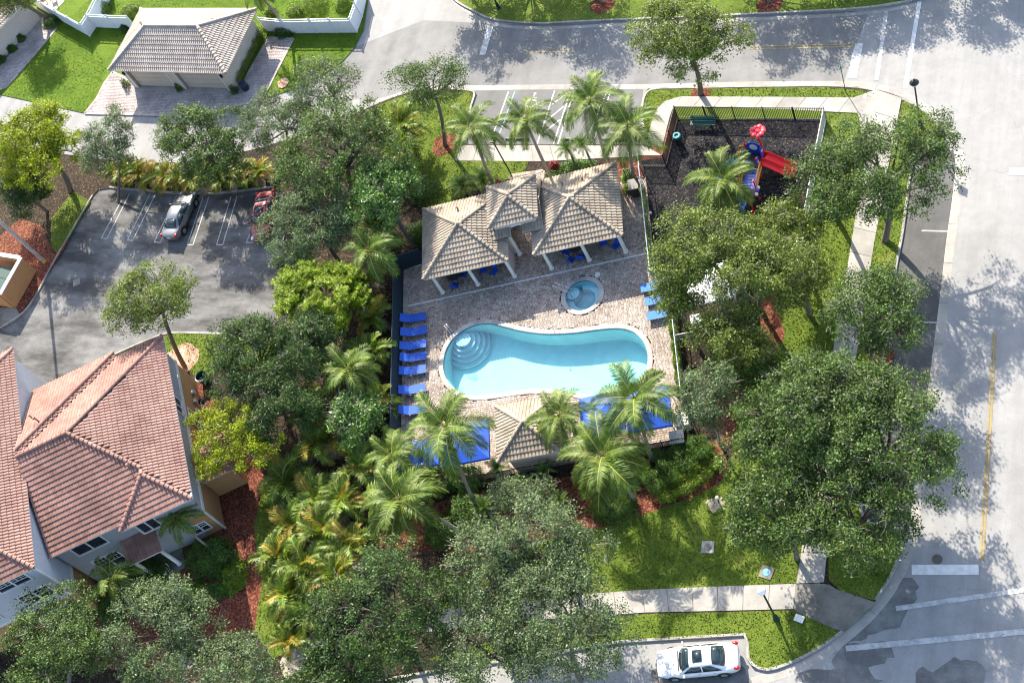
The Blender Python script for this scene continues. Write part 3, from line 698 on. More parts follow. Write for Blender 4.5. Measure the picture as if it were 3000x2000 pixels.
def tile_roof(roof, polys, mat, tw=.245, ex=.37, nobj=300):
    v0, f0 = tile_shape(tw, ex)
    key = (tw, ex, mat.name)
    if key not in TILE_ME: TILE_ME[key] = mesh_np('roof_tile', v0, f0, [mat])
    full, edge = [], []
    for poly in polys:
        P3 = [Vector(q) for q in poly]
        u = (P3[1] - P3[0]).normalized(); nrm = None
        for j in range(2, len(P3)):
            c = u.cross(P3[j] - P3[0])
            if c.length > 1e-4 and (nrm is None or c.length > nrm.length): nrm = c
        nrm = nrm.normalized(); s = nrm.cross(u)
        ab = [((q - P3[0]).dot(u), (q - P3[0]).dot(s)) for q in P3]
        amin, amax = min(a for a, b in ab), max(a for a, b in ab); bmax = max(b for a, b in ab)
        row = 0; b = -.04
        while b < bmax:
            na = int((amax - amin) / tw) + 2; off = 0
            for j in range(na):
                a = amin + (j + .5) * tw
                cs = [(a - tw * .5, b + .05), (a + tw * .5, b + .05), (a + tw * .5, b + ex), (a - tw * .5, b + ex), (a, b + ex / 2)]
                ins = [inside(*c, ab) for c in cs]
                if not any(ins): continue
                M = Matrix((u, s, nrm)).transposed().to_4x4(); M.translation = P3[0] + u * a + s * b
                (full if all(ins) else edge).append((M, P3, u, s, nrm))
            b += ex; row += 1
    cen = to_world(roof, [f[0].translation[:] for f in full]) if full else np.zeros((0, 3))
    order = np.argsort(np.linalg.norm(cen - np.array(CAMPOS), axis=1)) if len(full) else []
    for i in order[:nobj]:
        o = link('roof_tile', TILE_ME[key], roof); o.matrix_basis = full[i][0]
    V, F, b0 = [], [], 0
    for i in list(order[nobj:]):
        M = np.array(full[i][0]); V.append(v0 @ M[:3, :3].T + M[:3, 3]); F += [tuple(b0 + q for q in f) for f in f0]; b0 += len(v0)
    # tiles cut along hips and valleys
    by = {}
    for e in edge: by.setdefault(id(e[1]), []).append(e)
    for es in by.values():
        bm = bmesh.new(); P3 = es[0][1]; nrm = es[0][4]
        for e in es:
            vs = [bm.verts.new(e[0] @ Vector(map(float, q))) for q in v0]
            for f in f0: bm.faces.new([vs[q] for q in f])
        for j in range(1, len(P3)):
            a, c = P3[j], P3[(j + 1) % len(P3)]
            t = c - a
            if t.length < 1e-3: continue
            no = t.cross(nrm).normalized()
            bmesh.ops.bisect_plane(bm, geom=bm.verts[:] + bm.edges[:] + bm.faces[:], plane_co=a, plane_no=no, clear_outer=True, dist=1e-5)
        bm.verts.index_update()
        V.append(np.array([q.co[:] for q in bm.verts], 'f').reshape(-1, 3)); F += [tuple(b0 + q.index for q in f.verts) for f in bm.faces]; b0 += len(bm.verts)
        bm.free()
    if V:
        o = link('tile_field', mesh_np('tile_field', np.concatenate(V), F, [mat]), roof); o['kind'] = 'stuff'
RIDGE_ME = {}
def ridge_caps(roof, lines, mat, r=.13, step=.36):
    key = (r, step, mat.name)
    if key not in RIDGE_ME:
        m = MB(); n = 6; vs = []
        for x, rr, dz in ((-.02, r * 1.12, .03), (step * 1.08, r * .86, .0)):
            vs += [(x, rr * math.cos(PI * j / n), rr * .8 * math.sin(PI * j / n) + dz) for j in range(n + 1)]
        fs = [(j, n + 1 + j, n + 2 + j, j + 1) for j in range(n)] + [tuple(range(n + 1))]
        RIDGE_ME[key] = mesh_np('ridge_tile', vs, fs, [mat])
    for a, b in lines:
        a = Vector(a); b = Vector(b); t = (b - a); L = t.length; t.normalize()
        y = Vector((0, 0, 1)).cross(t).normalized(); z = t.cross(y)
        k = max(1, int(round(L / step)))
        for i in range(k):
            M = Matrix((t, y, z)).transposed().to_4x4(); M.translation = a + t * (L * i / k) + Vector((0, 0, .035))
            o = link('ridge_tile', RIDGE_ME[key], roof); o.matrix_basis = M
def hip(x0, x1, y0, y1, z, rise):
    """hip roof planes over a rectangle: planes, hip lines, apex points"""
    w, d = x1 - x0, y1 - y0; m = min(w, d) / 2
    if w >= d: A = (x0 + m, (y0 + y1) / 2, z + rise); B = (x1 - m, (y0 + y1) / 2, z + rise)
    else: A = ((x0 + x1) / 2, y0 + m, z + rise); B = ((x0 + x1) / 2, y1 - m, z + rise)
    c = [(x0, y0, z), (x1, y0, z), (x1, y1, z), (x0, y1, z)]
    same = abs(w - d) < 1e-6
    if w >= d:
        pl = [[c[0], c[1], B, A], [c[1], c[2], B], [c[2], c[3], A, B], [c[3], c[0], A]]
        ln = [(c[0], A), (c[1], B), (c[2], B), (c[3], A)]
    else:
        pl = [[c[0], c[1], A], [c[1], c[2], B, A], [c[2], c[3], B], [c[3], c[0], A, B]]
        ln = [(c[0], A), (c[1], A), (c[2], B), (c[3], B)]
    if (Vector(A) - Vector(B)).length > .05: ln.append((A, B))
    pl = [[q for i, q in enumerate(P) if i == 0 or (Vector(q) - Vector(P[i - 1])).length > .02] for P in pl]
    return pl, ln
def roof_base(polys, mat, parent, name='roof', th=.14):
    m = MB()
    for P in polys:
        n = len(P); m.add([(x, y, z - .012) for x, y, z in P] + [(x, y, z - th) for x, y, z in P],
                          [tuple(range(n)), tuple(range(2 * n - 1, n - 1, -1)), (0, n, n + 1, 1)])
    return m.build(name, mat, parent)
def gutter_line(lines, mat, parent, w=.09):
    m = MB()
    for a, b in lines: m.bar((a[0], a[1], a[2] - .05), (b[0], b[1], b[2] - .05), w, .12)
    return m.build('fascia', mat, parent)

m_tileb = pieces('buff_roof_tile', [(.30, .245, .185), (.36, .295, .225), (.33, .27, .205), (.39, .325, .25)], stain=.35, sscale=.7, fine=14, stretch=(1, 1, 1), pits=5.)
m_tilel = pieces('pale_roof_tile', [(.45, .365, .295), (.51, .425, .35), (.48, .395, .32), (.53, .45, .375)], stain=.3, sscale=.5, fine=14)
m_tiler = pieces('clay_roof_tile', [(.29, .15, .115), (.345, .195, .155), (.315, .17, .135), (.265, .135, .105)], stain=.35, sscale=.4, fine=14)
m_under = plain('roof_underlay', (.10, .075, .06), .9)
m_trim = plain('white_trim', (.6, .6, .59), .55, .06)
m_stucco = plain('cream_stucco', (.52, .45, .4), .9, .06, 3, bump=.15, bscale=30)
m_stuccog = plain('garage_stucco', (.50, .44, .38), .9, .06, 2, bump=.15, bscale=30)
m_grey = plain('grey_stucco', (.33, .34, .36), .9, .06, 2, bump=.15, bscale=30)
m_tan = plain('tan_stucco', (.40, .22, .095), .9, .08, 2, bump=.15, bscale=30)
m_dark = plain('dark_void', (.02, .018, .016), .9)
m_glass = glass('window_glass', (.015, .022, .03))
m_colm = plain('white_column_paint', (.7, .69, .66), .6, .06)
m_steel = plain('stainless_steel', (.6, .62, .64), .25, .05, metal=1.)
m_alum = plain('galvanised_rail', (.5, .54, .56), .45, .1, metal=.4)
m_black = plain('black_metal', (.02, .02, .022), .5, .1)
m_bluef = plain('blue_fabric', (.004, .065, .42), .7, .08, 5)
m_blue2 = plain('blue_sling_fabric', (.006, .075, .42), .65, .14, 6)
m_blue3 = plain('bright_blue_sling', (.008, .13, .5), .65, .14, 6)

# ------------------------------------------------------------------ pool clubhouse
BX, BY = -24.0, 59.0
club = thing('pool_clubhouse', 'cream pool clubhouse with two open hipped tile pavilions and a raised arched entry tower', 'clubhouse', (*p_(BX, BY), .16), PF)
def L_(x, y, z): return (x - BX, y - BY, z)
ze = 2.54
for (x0, x1, y0, y1, z, rise) in ((-31.24, -24.82, 56.13, 62.43, ze, 1.36), (-22.87, -16.42, 56.10, 62.5, ze, 1.36), (-25.72, -22.1, 58.24, 61.95, 3.9, .86)):
    pl, ln = hip(x0 - BX, x1 - BX, y0 - BY, y1 - BY, z, rise)
    rf = roof_base(pl, m_under, club)
    tile_roof(rf, pl, m_tileb, nobj=120)
    ridge_caps(rf, [l for l in ln], m_tileb)
    c = [(x0 - BX + .03, y0 - BY + .03, z), (x1 - BX - .03, y0 - BY + .03, z), (x1 - BX - .03, y1 - BY - .03, z), (x0 - BX + .03, y1 - BY - .03, z)]
    gutter_line([(c[i], c[(i + 1) % 4]) for i in range(4)], m_trim, club)
# low link roofs between pavilions and tower
for x0, x1 in ((-25.9, -24.3), (-23.5, -21.9)):
    zz = ze + .78
    pl = [[L_(x0, 57.9, ze + .42), L_(x1, 57.9, ze + .42), L_(x1, 60.0, ze + 1.2), L_(x0, 60.0, ze + 1.2)], [L_(x1, 62.2, ze + .42), L_(x0, 62.2, ze + .42), L_(x0, 60.0, ze + 1.2), L_(x1, 60.0, ze + 1.2)]]
    rf = roof_base(pl, m_under, club); tile_roof(rf, pl, m_tileb, nobj=0); ridge_caps(rf, [(L_(x0, 60, ze + 1.2), L_(x1, 60, ze + 1.2))], m_tileb, .11)
# tower walls with a round arch
def arch_wall(y, th):
    m = MB(); x0, x1 = -25.45, -22.35; za = 3.78; cx = (-24.72 - 22.98) / 2; r = .87; zs = 2.35; n = 14
    out = [(x0, 0), (cx - r, 0)] + [(cx - r * math.cos(PI * i / n), zs + r * math.sin(PI * i / n)) for i in range(n + 1)] + [(cx + r, 0), (x1, 0), (x1, za), (x0, za)]
    k = len(out); m.add([L_(x, y, z) for x, z in out] + [L_(x, y + th, z) for x, z in out],
                        [tuple(range(k)), tuple(range(2 * k - 1, k - 1, -1))] + [(i, k + i, k + (i + 1) % k, (i + 1) % k) for i in range(k)])
    m.build('tower_wall', m_stucco, club)
    t = MB(); vs = []
    for i in range(n + 1):
        c_, s_ = math.cos(PI * i / n), math.sin(PI * i / n)
        for rr, yy in ((r + .16, y - .03), (r - .02, y - .03), (r - .02, y + .1), (r + .16, y + .1)): vs.append(L_(cx - rr * c_, yy, zs + rr * s_))
    t.add(vs, [(i * 4 + j, (i + 1) * 4 + j, (i + 1) * 4 + (j + 1) % 4, i * 4 + (j + 1) % 4) for i in range(n) for j in range(4)])
    t.build('arch_trim', m_trim, club, smooth=False)
arch_wall(58.5, .3); arch_wall(61.45, .3)
for x in (-25.45, -22.55): MB().box(L_(x + .1, 60.1, 1.89), (.2, 2.6, 3.78)).build('tower_wall', m_stucco, club)
gutter_line([(L_(-25.5, 58.42, 3.82), L_(-22.3, 58.42, 3.82))], m_trim, club, .14)
COLP = [(-.13, 0), (.19, 0), (.19, .1), (.15, .12), (.14, .2), (.135, 1.2), (.125, 2.2), (.16, 2.28), (.17, 2.42), (0, 2.42)]
for x, y in ((-30.73, 56.5), (-27.97, 56.5), (-25.15, 56.5), (-22.33, 56.5), (-19.52, 56.5), (-16.82, 56.5), (-24.72, 58.36), (-22.98, 58.36)):
    MB().lathe([(r, z) for r, z in COLP[1:]], L_(x, y, 0), 14).build('column', m_colm, club, smooth=True)
# beams, back walls and store rooms in the shade of the roofs
MB().box(L_(-28.03, 56.5, 2.47), (6.0, .22, .16)).box(L_(-19.65, 56.5, 2.47), (6.0, .22, .16)).build('beam', m_trim, club)
for x0, x1 in ((-30.9, -25.3), (-22.5, -16.8)):
    MB().box(L_((x0 + x1) / 2, 60.6, 1.25), (x1 - x0, 2.8, 2.5)).build('back_room', m_stucco, club)
    MB().box(L_((x0 + x1) / 2, 59.18, 1.05), (1.0, .06, 2.1)).build('door', m_trim, club)
MB().box(L_(-25.2, 57.6, 1.2), (.2, 2.0, 2.4)).build('side_wall', m_stucco, club)
# vents on the back slopes
for x, y, z in ((-28.3, 61.2, 3.1), (-20.3, 61.2, 3.1), (-18.8, 61.2, 3.1)):
    m = MB(); m.lathe([(.05, -.1), (.05, .28), (.09, .28), (.09, .36), (0, .38)], L_(x, y, z), 8); m.build('vent_pipe', m_tiler, club)

def round_table(x, y, lab):
    t = thing('patio_table', lab, 'table', (*p_(x, y), .165), 0, 'round tables under the pavilions')
    MB().lathe([(0, .72), (.52, .72), (.55, .735), (.52, .75), (0, .75)], (0, 0, 0), 20).build('tabletop', plain('dark_tabletop', (.05, .05, .055), .4), t)
    for i in range(4):
        a = PI / 4 + i * PI / 2
        MB().tube([(.38 * math.cos(a), .38 * math.sin(a), 0), (.3 * math.cos(a), .3 * math.sin(a), .4), (.36 * math.cos(a), .36 * math.sin(a), .72)], .018, 6).build('leg', m_black, t)
    return t
def sling_chair(x, y, rz, lab):
    t = thing('sling_chair', lab, 'chair', (*p_(x, y), .165), rz, 'blue sling chairs under the pavilions')
    MB().box((0, 0, .42), (.5, .5, .03), rx=4).build('seat', m_bluef, t)
    MB().box((0, .27, .72), (.5, .03, .62), rx=-14).build('backrest', m_bluef, t)
    for sx in (-1, 1):
        MB().tube([(sx * .27, -.26, 0), (sx * .27, -.25, .6), (sx * .27, .2, .62), (sx * .27, .36, .98)], .014, 6).build('side_frame', m_black, t)
        MB().tube([(sx * .27, .3, 0), (sx * .27, .18, .6)], .014, 6).build('leg', m_black, t)
    return t
round_table(-29.6, 57.3, 'round dark table beside the leftmost white pavilion column')
round_table(-20.3, 57.4, 'round dark table behind the middle column of the right pavilion')
for x, y, rz, lab in ((-30.25, 57.75, 60, 'blue sling chair left of the round table in the left pavilion'), (-29.6, 56.55, 180, 'blue sling chair on the pool side of the left pavilion table'),
                      (-28.95, 57.4, -90, 'blue sling chair right of the round table in the left pavilion'), (-27.4, 57.4, 20, 'blue sling chair just right of the left pavilion middle column'),
                      (-26.6, 57.0, -30, 'lone blue sling chair before the rightmost column of the left pavilion'), (-21.05, 57.35, 80, 'blue sling chair deepest in shade of the right pavilion'),
                      (-20.75, 56.55, 160, 'left of the two blue sling chairs near the right pavilion table'), (-20.0, 56.6, 190, 'right of the two blue sling chairs beside the middle column'),
                      (-18.3, 57.4, 30, 'blue sling chair set back by the right pavilion wall'), (-17.45, 56.9, -40, 'blue sling chair next to the rightmost white column')):
    sling_chair(x, y, rz, lab)

# ------------------------------------------------------------------ pool
m_water, nt_, b_, n_, l_ = _nodes('pool_water')
tr_ = n_.new('ShaderNodeBsdfTransparent'); tr_.inputs[0].default_value = (.74, .985, 1., 1)
gl_ = n_.new('ShaderNodeBsdfGlossy'); gl_.inputs['Roughness'].default_value = .04
lw_ = n_.new('ShaderNodeLayerWeight'); lw_.inputs[0].default_value = .5
pw_ = n_.new('ShaderNodeMath'); pw_.operation = 'POWER'; pw_.inputs[1].default_value = 4.
fr_ = n_.new('ShaderNodeMath'); fr_.operation = 'MULTIPLY_ADD'; fr_.inputs[1].default_value = .9; fr_.inputs[2].default_value = .02
l_.new(lw_.outputs['Facing'], pw_.inputs[0]); l_.new(pw_.outputs[0], fr_.inputs[0])
wv_ = _noise(n_, l_, _pos(n_, l_), 2.2, 3)
bp_ = n_.new('ShaderNodeBump'); bp_.inputs['Strength'].default_value = .12; bp_.inputs['Distance'].default_value = .03
l_.new(wv_, bp_.inputs['Height']); l_.new(bp_.outputs[0], gl_.inputs['Normal'])
mx_ = n_.new('ShaderNodeMixShader'); l_.new(fr_.outputs[0], mx_.inputs[0]); l_.new(tr_.outputs[0], mx_.inputs[1]); l_.new(gl_.outputs[0], mx_.inputs[2])
l_.new(mx_.outputs[0], n_['Material Output'].inputs[0])
m_plaster = plain('pool_plaster', (.38, .60, .62), .8, .07, 1.2)
m_step = plain('pool_step_plaster', (.40, .53, .56), .8, .05, 2)
m_tiled = plain('pool_waterline_tile', (.03, .12, .3), .35, .2, 12)
m_coping = pieces('coping_stone', [(.42, .39, .35), (.47, .44, .4), (.38, .35, .315)], stain=.35, sscale=.7, fine=20)

pool = thing('swimming_pool', 'large kidney shaped swimming pool with pale stone coping and turquoise water', 'pool', (*p_(-23.5, 49), .165), PF)
def basin(parent, ring, org, zt, zb, wm=m_plaster):
    rl = [(x - org[0], y - org[1]) for x, y in ring]; n = len(rl)
    ins = [(x - org[0], y - org[1]) for x, y in inset(ring, .12)]
    v = [(x, y, zt) for x, y in rl] + [(x, y, zt - .16) for x, y in rl] + [(x, y, zb) for x, y in ins]
    m = MB(); m.add(v[:2 * n], [(i, n + i, n + (i + 1) % n, (i + 1) % n) for i in range(n)]); m.build('waterline_tile', m_tiled, parent)
    ar = sum(rl[i][0] * rl[(i + 1) % n][1] - rl[(i + 1) % n][0] * rl[i][1] for i in range(n))
    bt = list(range(2 * n, 3 * n))
    m = MB(); m.add(v, [(n + i, 2 * n + i, 2 * n + (i + 1) % n, n + (i + 1) % n) for i in range(n)] + [tuple(bt if ar > 0 else bt[::-1])])
    return m.build('basin', wm, parent)
ORG = (-23.5, 49)
basin(pool, inset(POOL_P, .16), ORG, .0, -1.45)
MB().sheet([(x - ORG[0], y - ORG[1]) for x, y in inset(POOL_P, .165)], -.11).build('water', m_water, pool)
def coping(parent, ring, org, w, z0, z1, seg):
    ring = resample(ring + [ring[0]], .3); rl = [(x - org[0], y - org[1]) for x, y in ring]
    k = len(rl)
    out = offset_line(rl, 0.0); cen = (sum(x for x, y in rl) / k, sum(y for x, y in rl) / k)
    A = inset(rl[:-1], -w / 2); B = inset(rl[:-1], w / 2); n = len(A)
    for s in range(0, n, seg):
        e = min(s + seg, n); idx = [i % n for i in range(s, e + 1)]
        vs = []
        for q, i in enumerate(idx):
            a, b = Vector(A[i]), Vector(B[i])
            if q in (0, len(idx) - 1):
                j = idx[1] if q == 0 else idx[-2]; t = .006 / max(.05, (Vector(A[j]) - a).length)
                a = a + (Vector(A[j]) - a) * t; b = b + (Vector(B[j]) - b) * t
            vs += [(*a, z0), (*a, z1 - .015), (*(a + (b - a) * .08), z1), (*(b + (a - b) * .08), z1), (*b, z1 - .015), (*b, z0)]
        m = MB(); kk = len(idx)
        m.add(vs, [(i * 6 + j, i * 6 + j + 1, (i + 1) * 6 + j + 1, (i + 1) * 6 + j) for i in range(kk - 1) for j in range(5)] + [(5, 4, 3, 2, 1, 0), tuple((kk - 1) * 6 + j for j in range(6))])
        m.build('coping_stone', m_coping, parent)
coping(pool, POOL_P, ORG, .36, -.06, .035, 2)
# corner steps: nested quarter rings in the upper left corner
sc = (-29.3, 52.25)
clip = inset(POOL_P, .18)
for i, r in enumerate((.6, .9, 1.2, 1.5, 1.8)):
    pts = []
    for j in range(25):
        a = R(-170 + j * 200 / 24); q = Vector((sc[0] + .0 + r * math.cos(a), sc[1] - .0 + r * math.sin(a)))
        pts.append(q)
    ok = [q for q in pts if inside(q.x, q.y, clip)]
    rim = [q for q in clip if (Vector(q) - Vector(sc)).length < r]
    if len(ok) < 3 or len(rim) < 2: continue
    c0 = Vector(sc); allp = [(q.x, q.y) for q in ok] + [tuple(q) for q in rim]
    cc = Vector((sum(p[0] for p in allp) / len(allp), sum(p[1] for p in allp) / len(allp)))
    allp.sort(key=lambda p: math.atan2(p[1] - cc.y, p[0] - cc.x))
    z1 = -.26 - i * .22
    MB().prism([(x - ORG[0], y - ORG[1]) for x, y in allp], -1.44, z1, False).build('step', m_step, pool)
    e = MB(); e.tube([(q.x - ORG[0], q.y - ORG[1], z1 + .002) for q in ok], .016, 5); e.build('step_nosing', m_tiled, pool)
def rail(parent, pts, r=.022): return MB().tube(pts, r, 8).build('handrail', m_steel, parent, smooth=True)
rail(pool, [(x - ORG[0], y - ORG[1], z) for x, y, z in ((-30.2, 53.15, .0), (-30.2, 53.15, .85), (-30.1, 53.0, .92), (-29.3, 51.75, .3), (-29.25, 51.7, -.5))])
rail(pool, [(x - ORG[0], y - ORG[1], z) for x, y, z in ((-30.35, 53.05, .0), (-30.35, 53.05, .85), (-30.25, 52.9, .92), (-29.45, 51.65, .3), (-29.4, 51.6, -.5))])
t = thing('shower_post', 'small stainless post with a bent head at the upper edge of the pool', 'post', (*p_(-22.55, 51.75), .165))
MB().tube([(0, 0, 0), (0, 0, .8), (-.03, .03, .95), (-.12, .1, .98)], .025, 8).build('pipe', m_steel, t, smooth=True)
MB().lathe([(0, 0), (.05, 0), (.06, -.04), (0, -.05)], (-.13, .11, .99), 10).build('shower_head', m_black, t)
spa = thing('hot_tub', 'round sunken hot tub with pale coping and bubbling blue water', 'hot tub', (*p_(*SPA_C), .165), PF)
basin(spa, inset(SPA_P, .16), SPA_C, 0., -1.0, plain('spa_plaster', (.34, .52, .55), .8, .2, 2))
MB().sheet([(x - SPA_C[0], y - SPA_C[1]) for x, y in inset(SPA_P, .165)], -.09).build('water', m_water, spa)
coping(spa, SPA_P, SPA_C, .34, -.06, .035, 1)
def sector(m, r0, r1, a0, a1, z0, z1, n=10):
    vs = []
    for i in range(n + 1):
        a = R(a0 + (a1 - a0) * i / n)
        for r, z in ((r0, z0), (r0, z1), (r1, z1), (r1, z0)): vs.append((r * math.cos(a), r * math.sin(a), z))
    return m.add(vs, [(i * 4 + j, (i + 1) * 4 + j, (i + 1) * 4 + (j + 1) % 4, i * 4 + (j + 1) % 4) for i in range(n) for j in range(4)] + [(3, 2, 1, 0), tuple(n * 4 + j for j in range(4))])
sector(MB(), .78, 1.2, -250, 95, -1., -.5, 22).build('bench', m_step, spa)
MB().lathe([(0, -.3), (.5, -.3), (.5, -1)], (-.78, .55, 0), 18).build('step', m_step, spa)
MB().lathe([(.5, -.295), (.53, -.29), (.53, -.33)], (-.78, .55, 0), 18).build('step_nosing', m_tiled, spa)
MB().lathe([(.76, -.49), (.79, -.485), (.79, -.53)], (0, 0, 0), 26).build('bench_nosing', m_tiled, spa)
for d in (-.13, .13):
    rail(spa, [(-1.95 + d * .6, .9 + d, 0), (-1.95 + d * .6, .9 + d, .8), (-1.8 + d * .6, .85 + d, .9), (-.75 + d * .6, .3 + d, .45), (-.7 + d * .6, .3 + d, -.4)])
tag(MB().lathe([(0, .03), (.19, .03), (.21, .0)], (*p_(-19.0, 55.1), .17), 18).build('skimmer_lid', m_trim), 'round white skimmer lid on the pavers above the hot tub', 'lid')
# trench drain across the deck
for i in range(18):
    if i == 0: drain = thing('trench_drain', 'long white trench drain crossing the deck in front of the clubhouse', 'drain', (*p_(-24.3, 55.96), .165), PF)
    MB().box((-9.2 + i * 1.03 + .51, 0, .006), (1.0, .11, .02)).build('drain_cover', m_trim, drain)

# ------------------------------------------------------------------ sun loungers
def lounger(x, y, rz, lab, mat, group):
    t = thing('sun_lounger', lab, 'sun lounger', (*p_(x, y), .165), rz, group)
    fr = plain('lounger_frame', (.03, .03, .035), .5)
    MB().box((.33, 0, .36), (1.32, .66, .025)).build('seat_sling', mat, t)
    a = 32; MB().box((-.33 - .32 * math.cos(R(a)), 0, .37 + .36 * math.sin(R(a))), (.74, .66, .025), ry=a).build('back_sling', mat, t)
    for s in (-1, 1):
        MB().tube([(.99, s * .34, .36), (-.33, s * .34, .36), (-.95, s * .34, .76)], .02, 6).build('side_rail', fr, t)
        MB().tube([(.8, s * .34, .36), (.78, s * .35, 0)], .018, 6).build('leg', fr, t)
        MB().tube([(-.25, s * .34, .36), (-.3, s * .35, 0)], .018, 6).build('leg', fr, t)
    MB().tube([(.78, -.35, .05), (.78, .35, .05)], .014, 6).build('stretcher', fr, t)
    return t
gl = 'blue sun loungers along the left fence'
for i, ((u0, y), lab) in enumerate(zip(((-32.9, 54.55), (-32.83, 53.35), (-32.88, 52.2), (-32.85, 51.2), (-32.9, 50.1), (-32.92, 48.55), (-32.9, 46.9)),
        ('topmost blue lounger of the row along the left fence', 'second blue lounger from the top of the left fence row', 'third blue lounger from the top, level with the pool corner steps',
         'fourth blue lounger from the top of the left fence row', 'fifth blue lounger from the top, last of the close set ones', 'blue lounger standing apart near the bottom of the left row', 'lowest blue lounger, half hidden under the palm by the left cabana'))):
    lounger(u0, y, PF + (i % 3 - 1) * 1.5 - 2, lab, m_blue2, gl)
for (x, y), lab in zip(((-14.95, 52.9), (-14.75, 51.75), (-14.7, 50.55)), ('uppermost bright blue lounger at the right edge of the deck', 'middle bright blue lounger at the right edge of the deck', 'lowest bright blue lounger at the right edge beside the pool')):
    lounger(x, y, PF + 180, lab, m_blue3, 'bright blue loungers at the right deck edge')

# ------------------------------------------------------------------ kiosk, cabanas and pool plant
kio = thing('pool_kiosk', 'small square kiosk with buff tiled pyramid roof at the lower pool edge', 'kiosk', (*p_(-23.83, 42.5), .165), PF)
pl, ln = hip(-2.1, 2.1, -2.05, 2.05, 2.55, .9)
rf = roof_base(pl, m_under, kio); tile_roof(rf, pl, m_tileb, nobj=150); ridge_caps(rf, ln, m_tileb)
gutter_line([((-2.07, -2.02, 2.55), (2.07, -2.02, 2.55)), ((2.07, -2.02, 2.55), (2.07, 2.02, 2.55)), ((2.07, 2.02, 2.55), (-2.07, 2.02, 2.55)), ((-2.07, 2.02, 2.55), (-2.07, -2.02, 2.55))], m_trim, kio)
MB().box((0, 0, 1.2), (3.3, 3.2, 2.4)).build('wall', m_stucco, kio)
MB().box((.4, 1.62, 1.05), (.9, .05, 2.1)).build('door', m_trim, kio)
def cabana(x0, x1, y0, y1, lab, parts):
    cx, cy = (x0 + x1) / 2, (y0 + y1) / 2
    t = thing('cabana', lab, 'cabana', (*p_(cx, cy), .165), PF, 'blue fabric cabanas beside the kiosk')
    for (a, b, c, d, z, rise) in parts:
        a -= cx; b -= cx; c -= cy; d -= cy
        pl, ln = hip(a, b, c, d, z, rise)
        m = MB()
        for P in pl: m.add(P, [tuple(range(len(P)))])
        for p0, p1 in (((a, c), (b, c)), ((b, c), (b, d)), ((b, d), (a, d)), ((a, d), (a, c))):
            m.add([(*p0, z), (*p1, z), (*p1, z - .22), (*p0, z - .22)], [(3, 2, 1, 0)])
        m.build('canopy', m_bluef, t)
        f = MB()
        for l0, l1 in ln: f.tube([(l0[0], l0[1], l0[2] - .03), (l1[0], l1[1], l1[2] - .03)], .02, 5)
        f.build('canopy_frame', m_alum, t)
        for px, py in ((a + .08, c + .08), (b - .08, c + .08), (b - .08, d - .08), (a + .08, d - .08)):
            MB().tube([(px, py, 0), (px, py, z)], .035, 8).build('post', m_alum, t)
    MB().box((parts[0][0] / 2 + parts[0][1] / 2 - cx, 0.9, .25), (1.7, .6, .3)).build('bench', m_blue2, t)
cabana(-33.1, -26.6, 41.0, 43.85, 'left blue fabric cabana behind the leaning palm', [(-33.1, -30.2, 41.3, 43.3, 2.2, .45), (-29.8, -26.6, 41.0, 43.85, 2.3, .5)])
cabana(-20.3, -14.35, 41.0, 43.85, 'right blue fabric cabana between the kiosk and the pump enclosure', [(-20.3, -17.4, 41.2, 44.1, 2.3, .5), (-17.25, -14.35, 40.95, 43.85, 2.3, .5)])
for x, y, lab in ((-14.0, 41.9, 'cream pump cabinet at the lower right corner of the deck'), (-14.4, 40.75, 'low cream equipment box beside the corner picket fence')):
    t = thing('pump_cabinet', lab, 'cabinet', (*p_(x, y), .165), PF)
    MB().box((0, 0, .5), (.85, .8, .9)).build('body', m_stucco, t); bevel(MB().box((0, 0, .99), (.95, .9, .08)).build('lid', plain('pale_lid', (.6, .57, .52), .6), t), .02)
t = thing('grill', 'black wheeled grill bin beside the right pavilion wall', 'bin', (*p_(-15.65, 61.4), .165), PF)
bevel(MB().box((0, 0, .55), (.75, .95, .9)).build('body', m_black, t), .06); bevel(MB().box((0, 0, 1.05), (.8, 1.0, .12)).build('lid', m_black, t), .04)
for s in (-1, 1): MB().tube([(s * .42, -.4, .12), (s * .36, -.4, .12)], .12, 10).build('wheel', m_black, t)

# ------------------------------------------------------------------ garage
gx, gy = -80.8, 63.7
gar = thing('double_garage', 'pale double garage with a big hipped roof of light tiles', 'garage', (*g_(gx, gy), .06), GF)
pl, ln = hip(-6.45, 6.45, -3.55, 3.55, 2.9, 1.85)
rf = roof_base(pl, m_under, gar); tile_roof(rf, pl, m_tilel, .22, .4, nobj=260); ridge_caps(rf, ln, m_tilel, .15)
gutter_line([((-6.42, -3.52, 2.9), (6.42, -3.52, 2.9)), ((6.42, -3.52, 2.9), (6.42, 3.52, 2.9)), ((-6.42, -3.52, 2.9), (-6.42, 3.52, 2.9))], m_trim, gar)
m = MB(); y0, y1 = -3.15, 3.2; x0, x1 = -5.75, 5.6
d1, d2 = (-5.2, -.75), (.25, 4.95); zt = 2.35
m.box(((x0 + x1) / 2, y1 - .1, 1.42), (x1 - x0, .2, 2.84)); m.box((x0 + .1, 0.02, 1.42), (.2, y1 - y0 - .42, 2.84)); m.box((x1 - .1, .02, 1.42), (.2, y1 - y0 - .42, 2.84))
for a, b in ((x0, d1[0]), (d1[1], d2[0]), (d2[1], x1)): m.box(((a + b) / 2, y0 + .11, 1.42), (b - a, .22, 2.84))
for a, b in (d1, d2): m.box(((a + b) / 2, y0 + .11, (2.84 + zt) / 2), (b - a, .22, 2.84 - zt))
m.build('wall', m_stuccog, gar)
m_gdoor = plain('garage_door_paint', (.50, .43, .36), .6, .04)
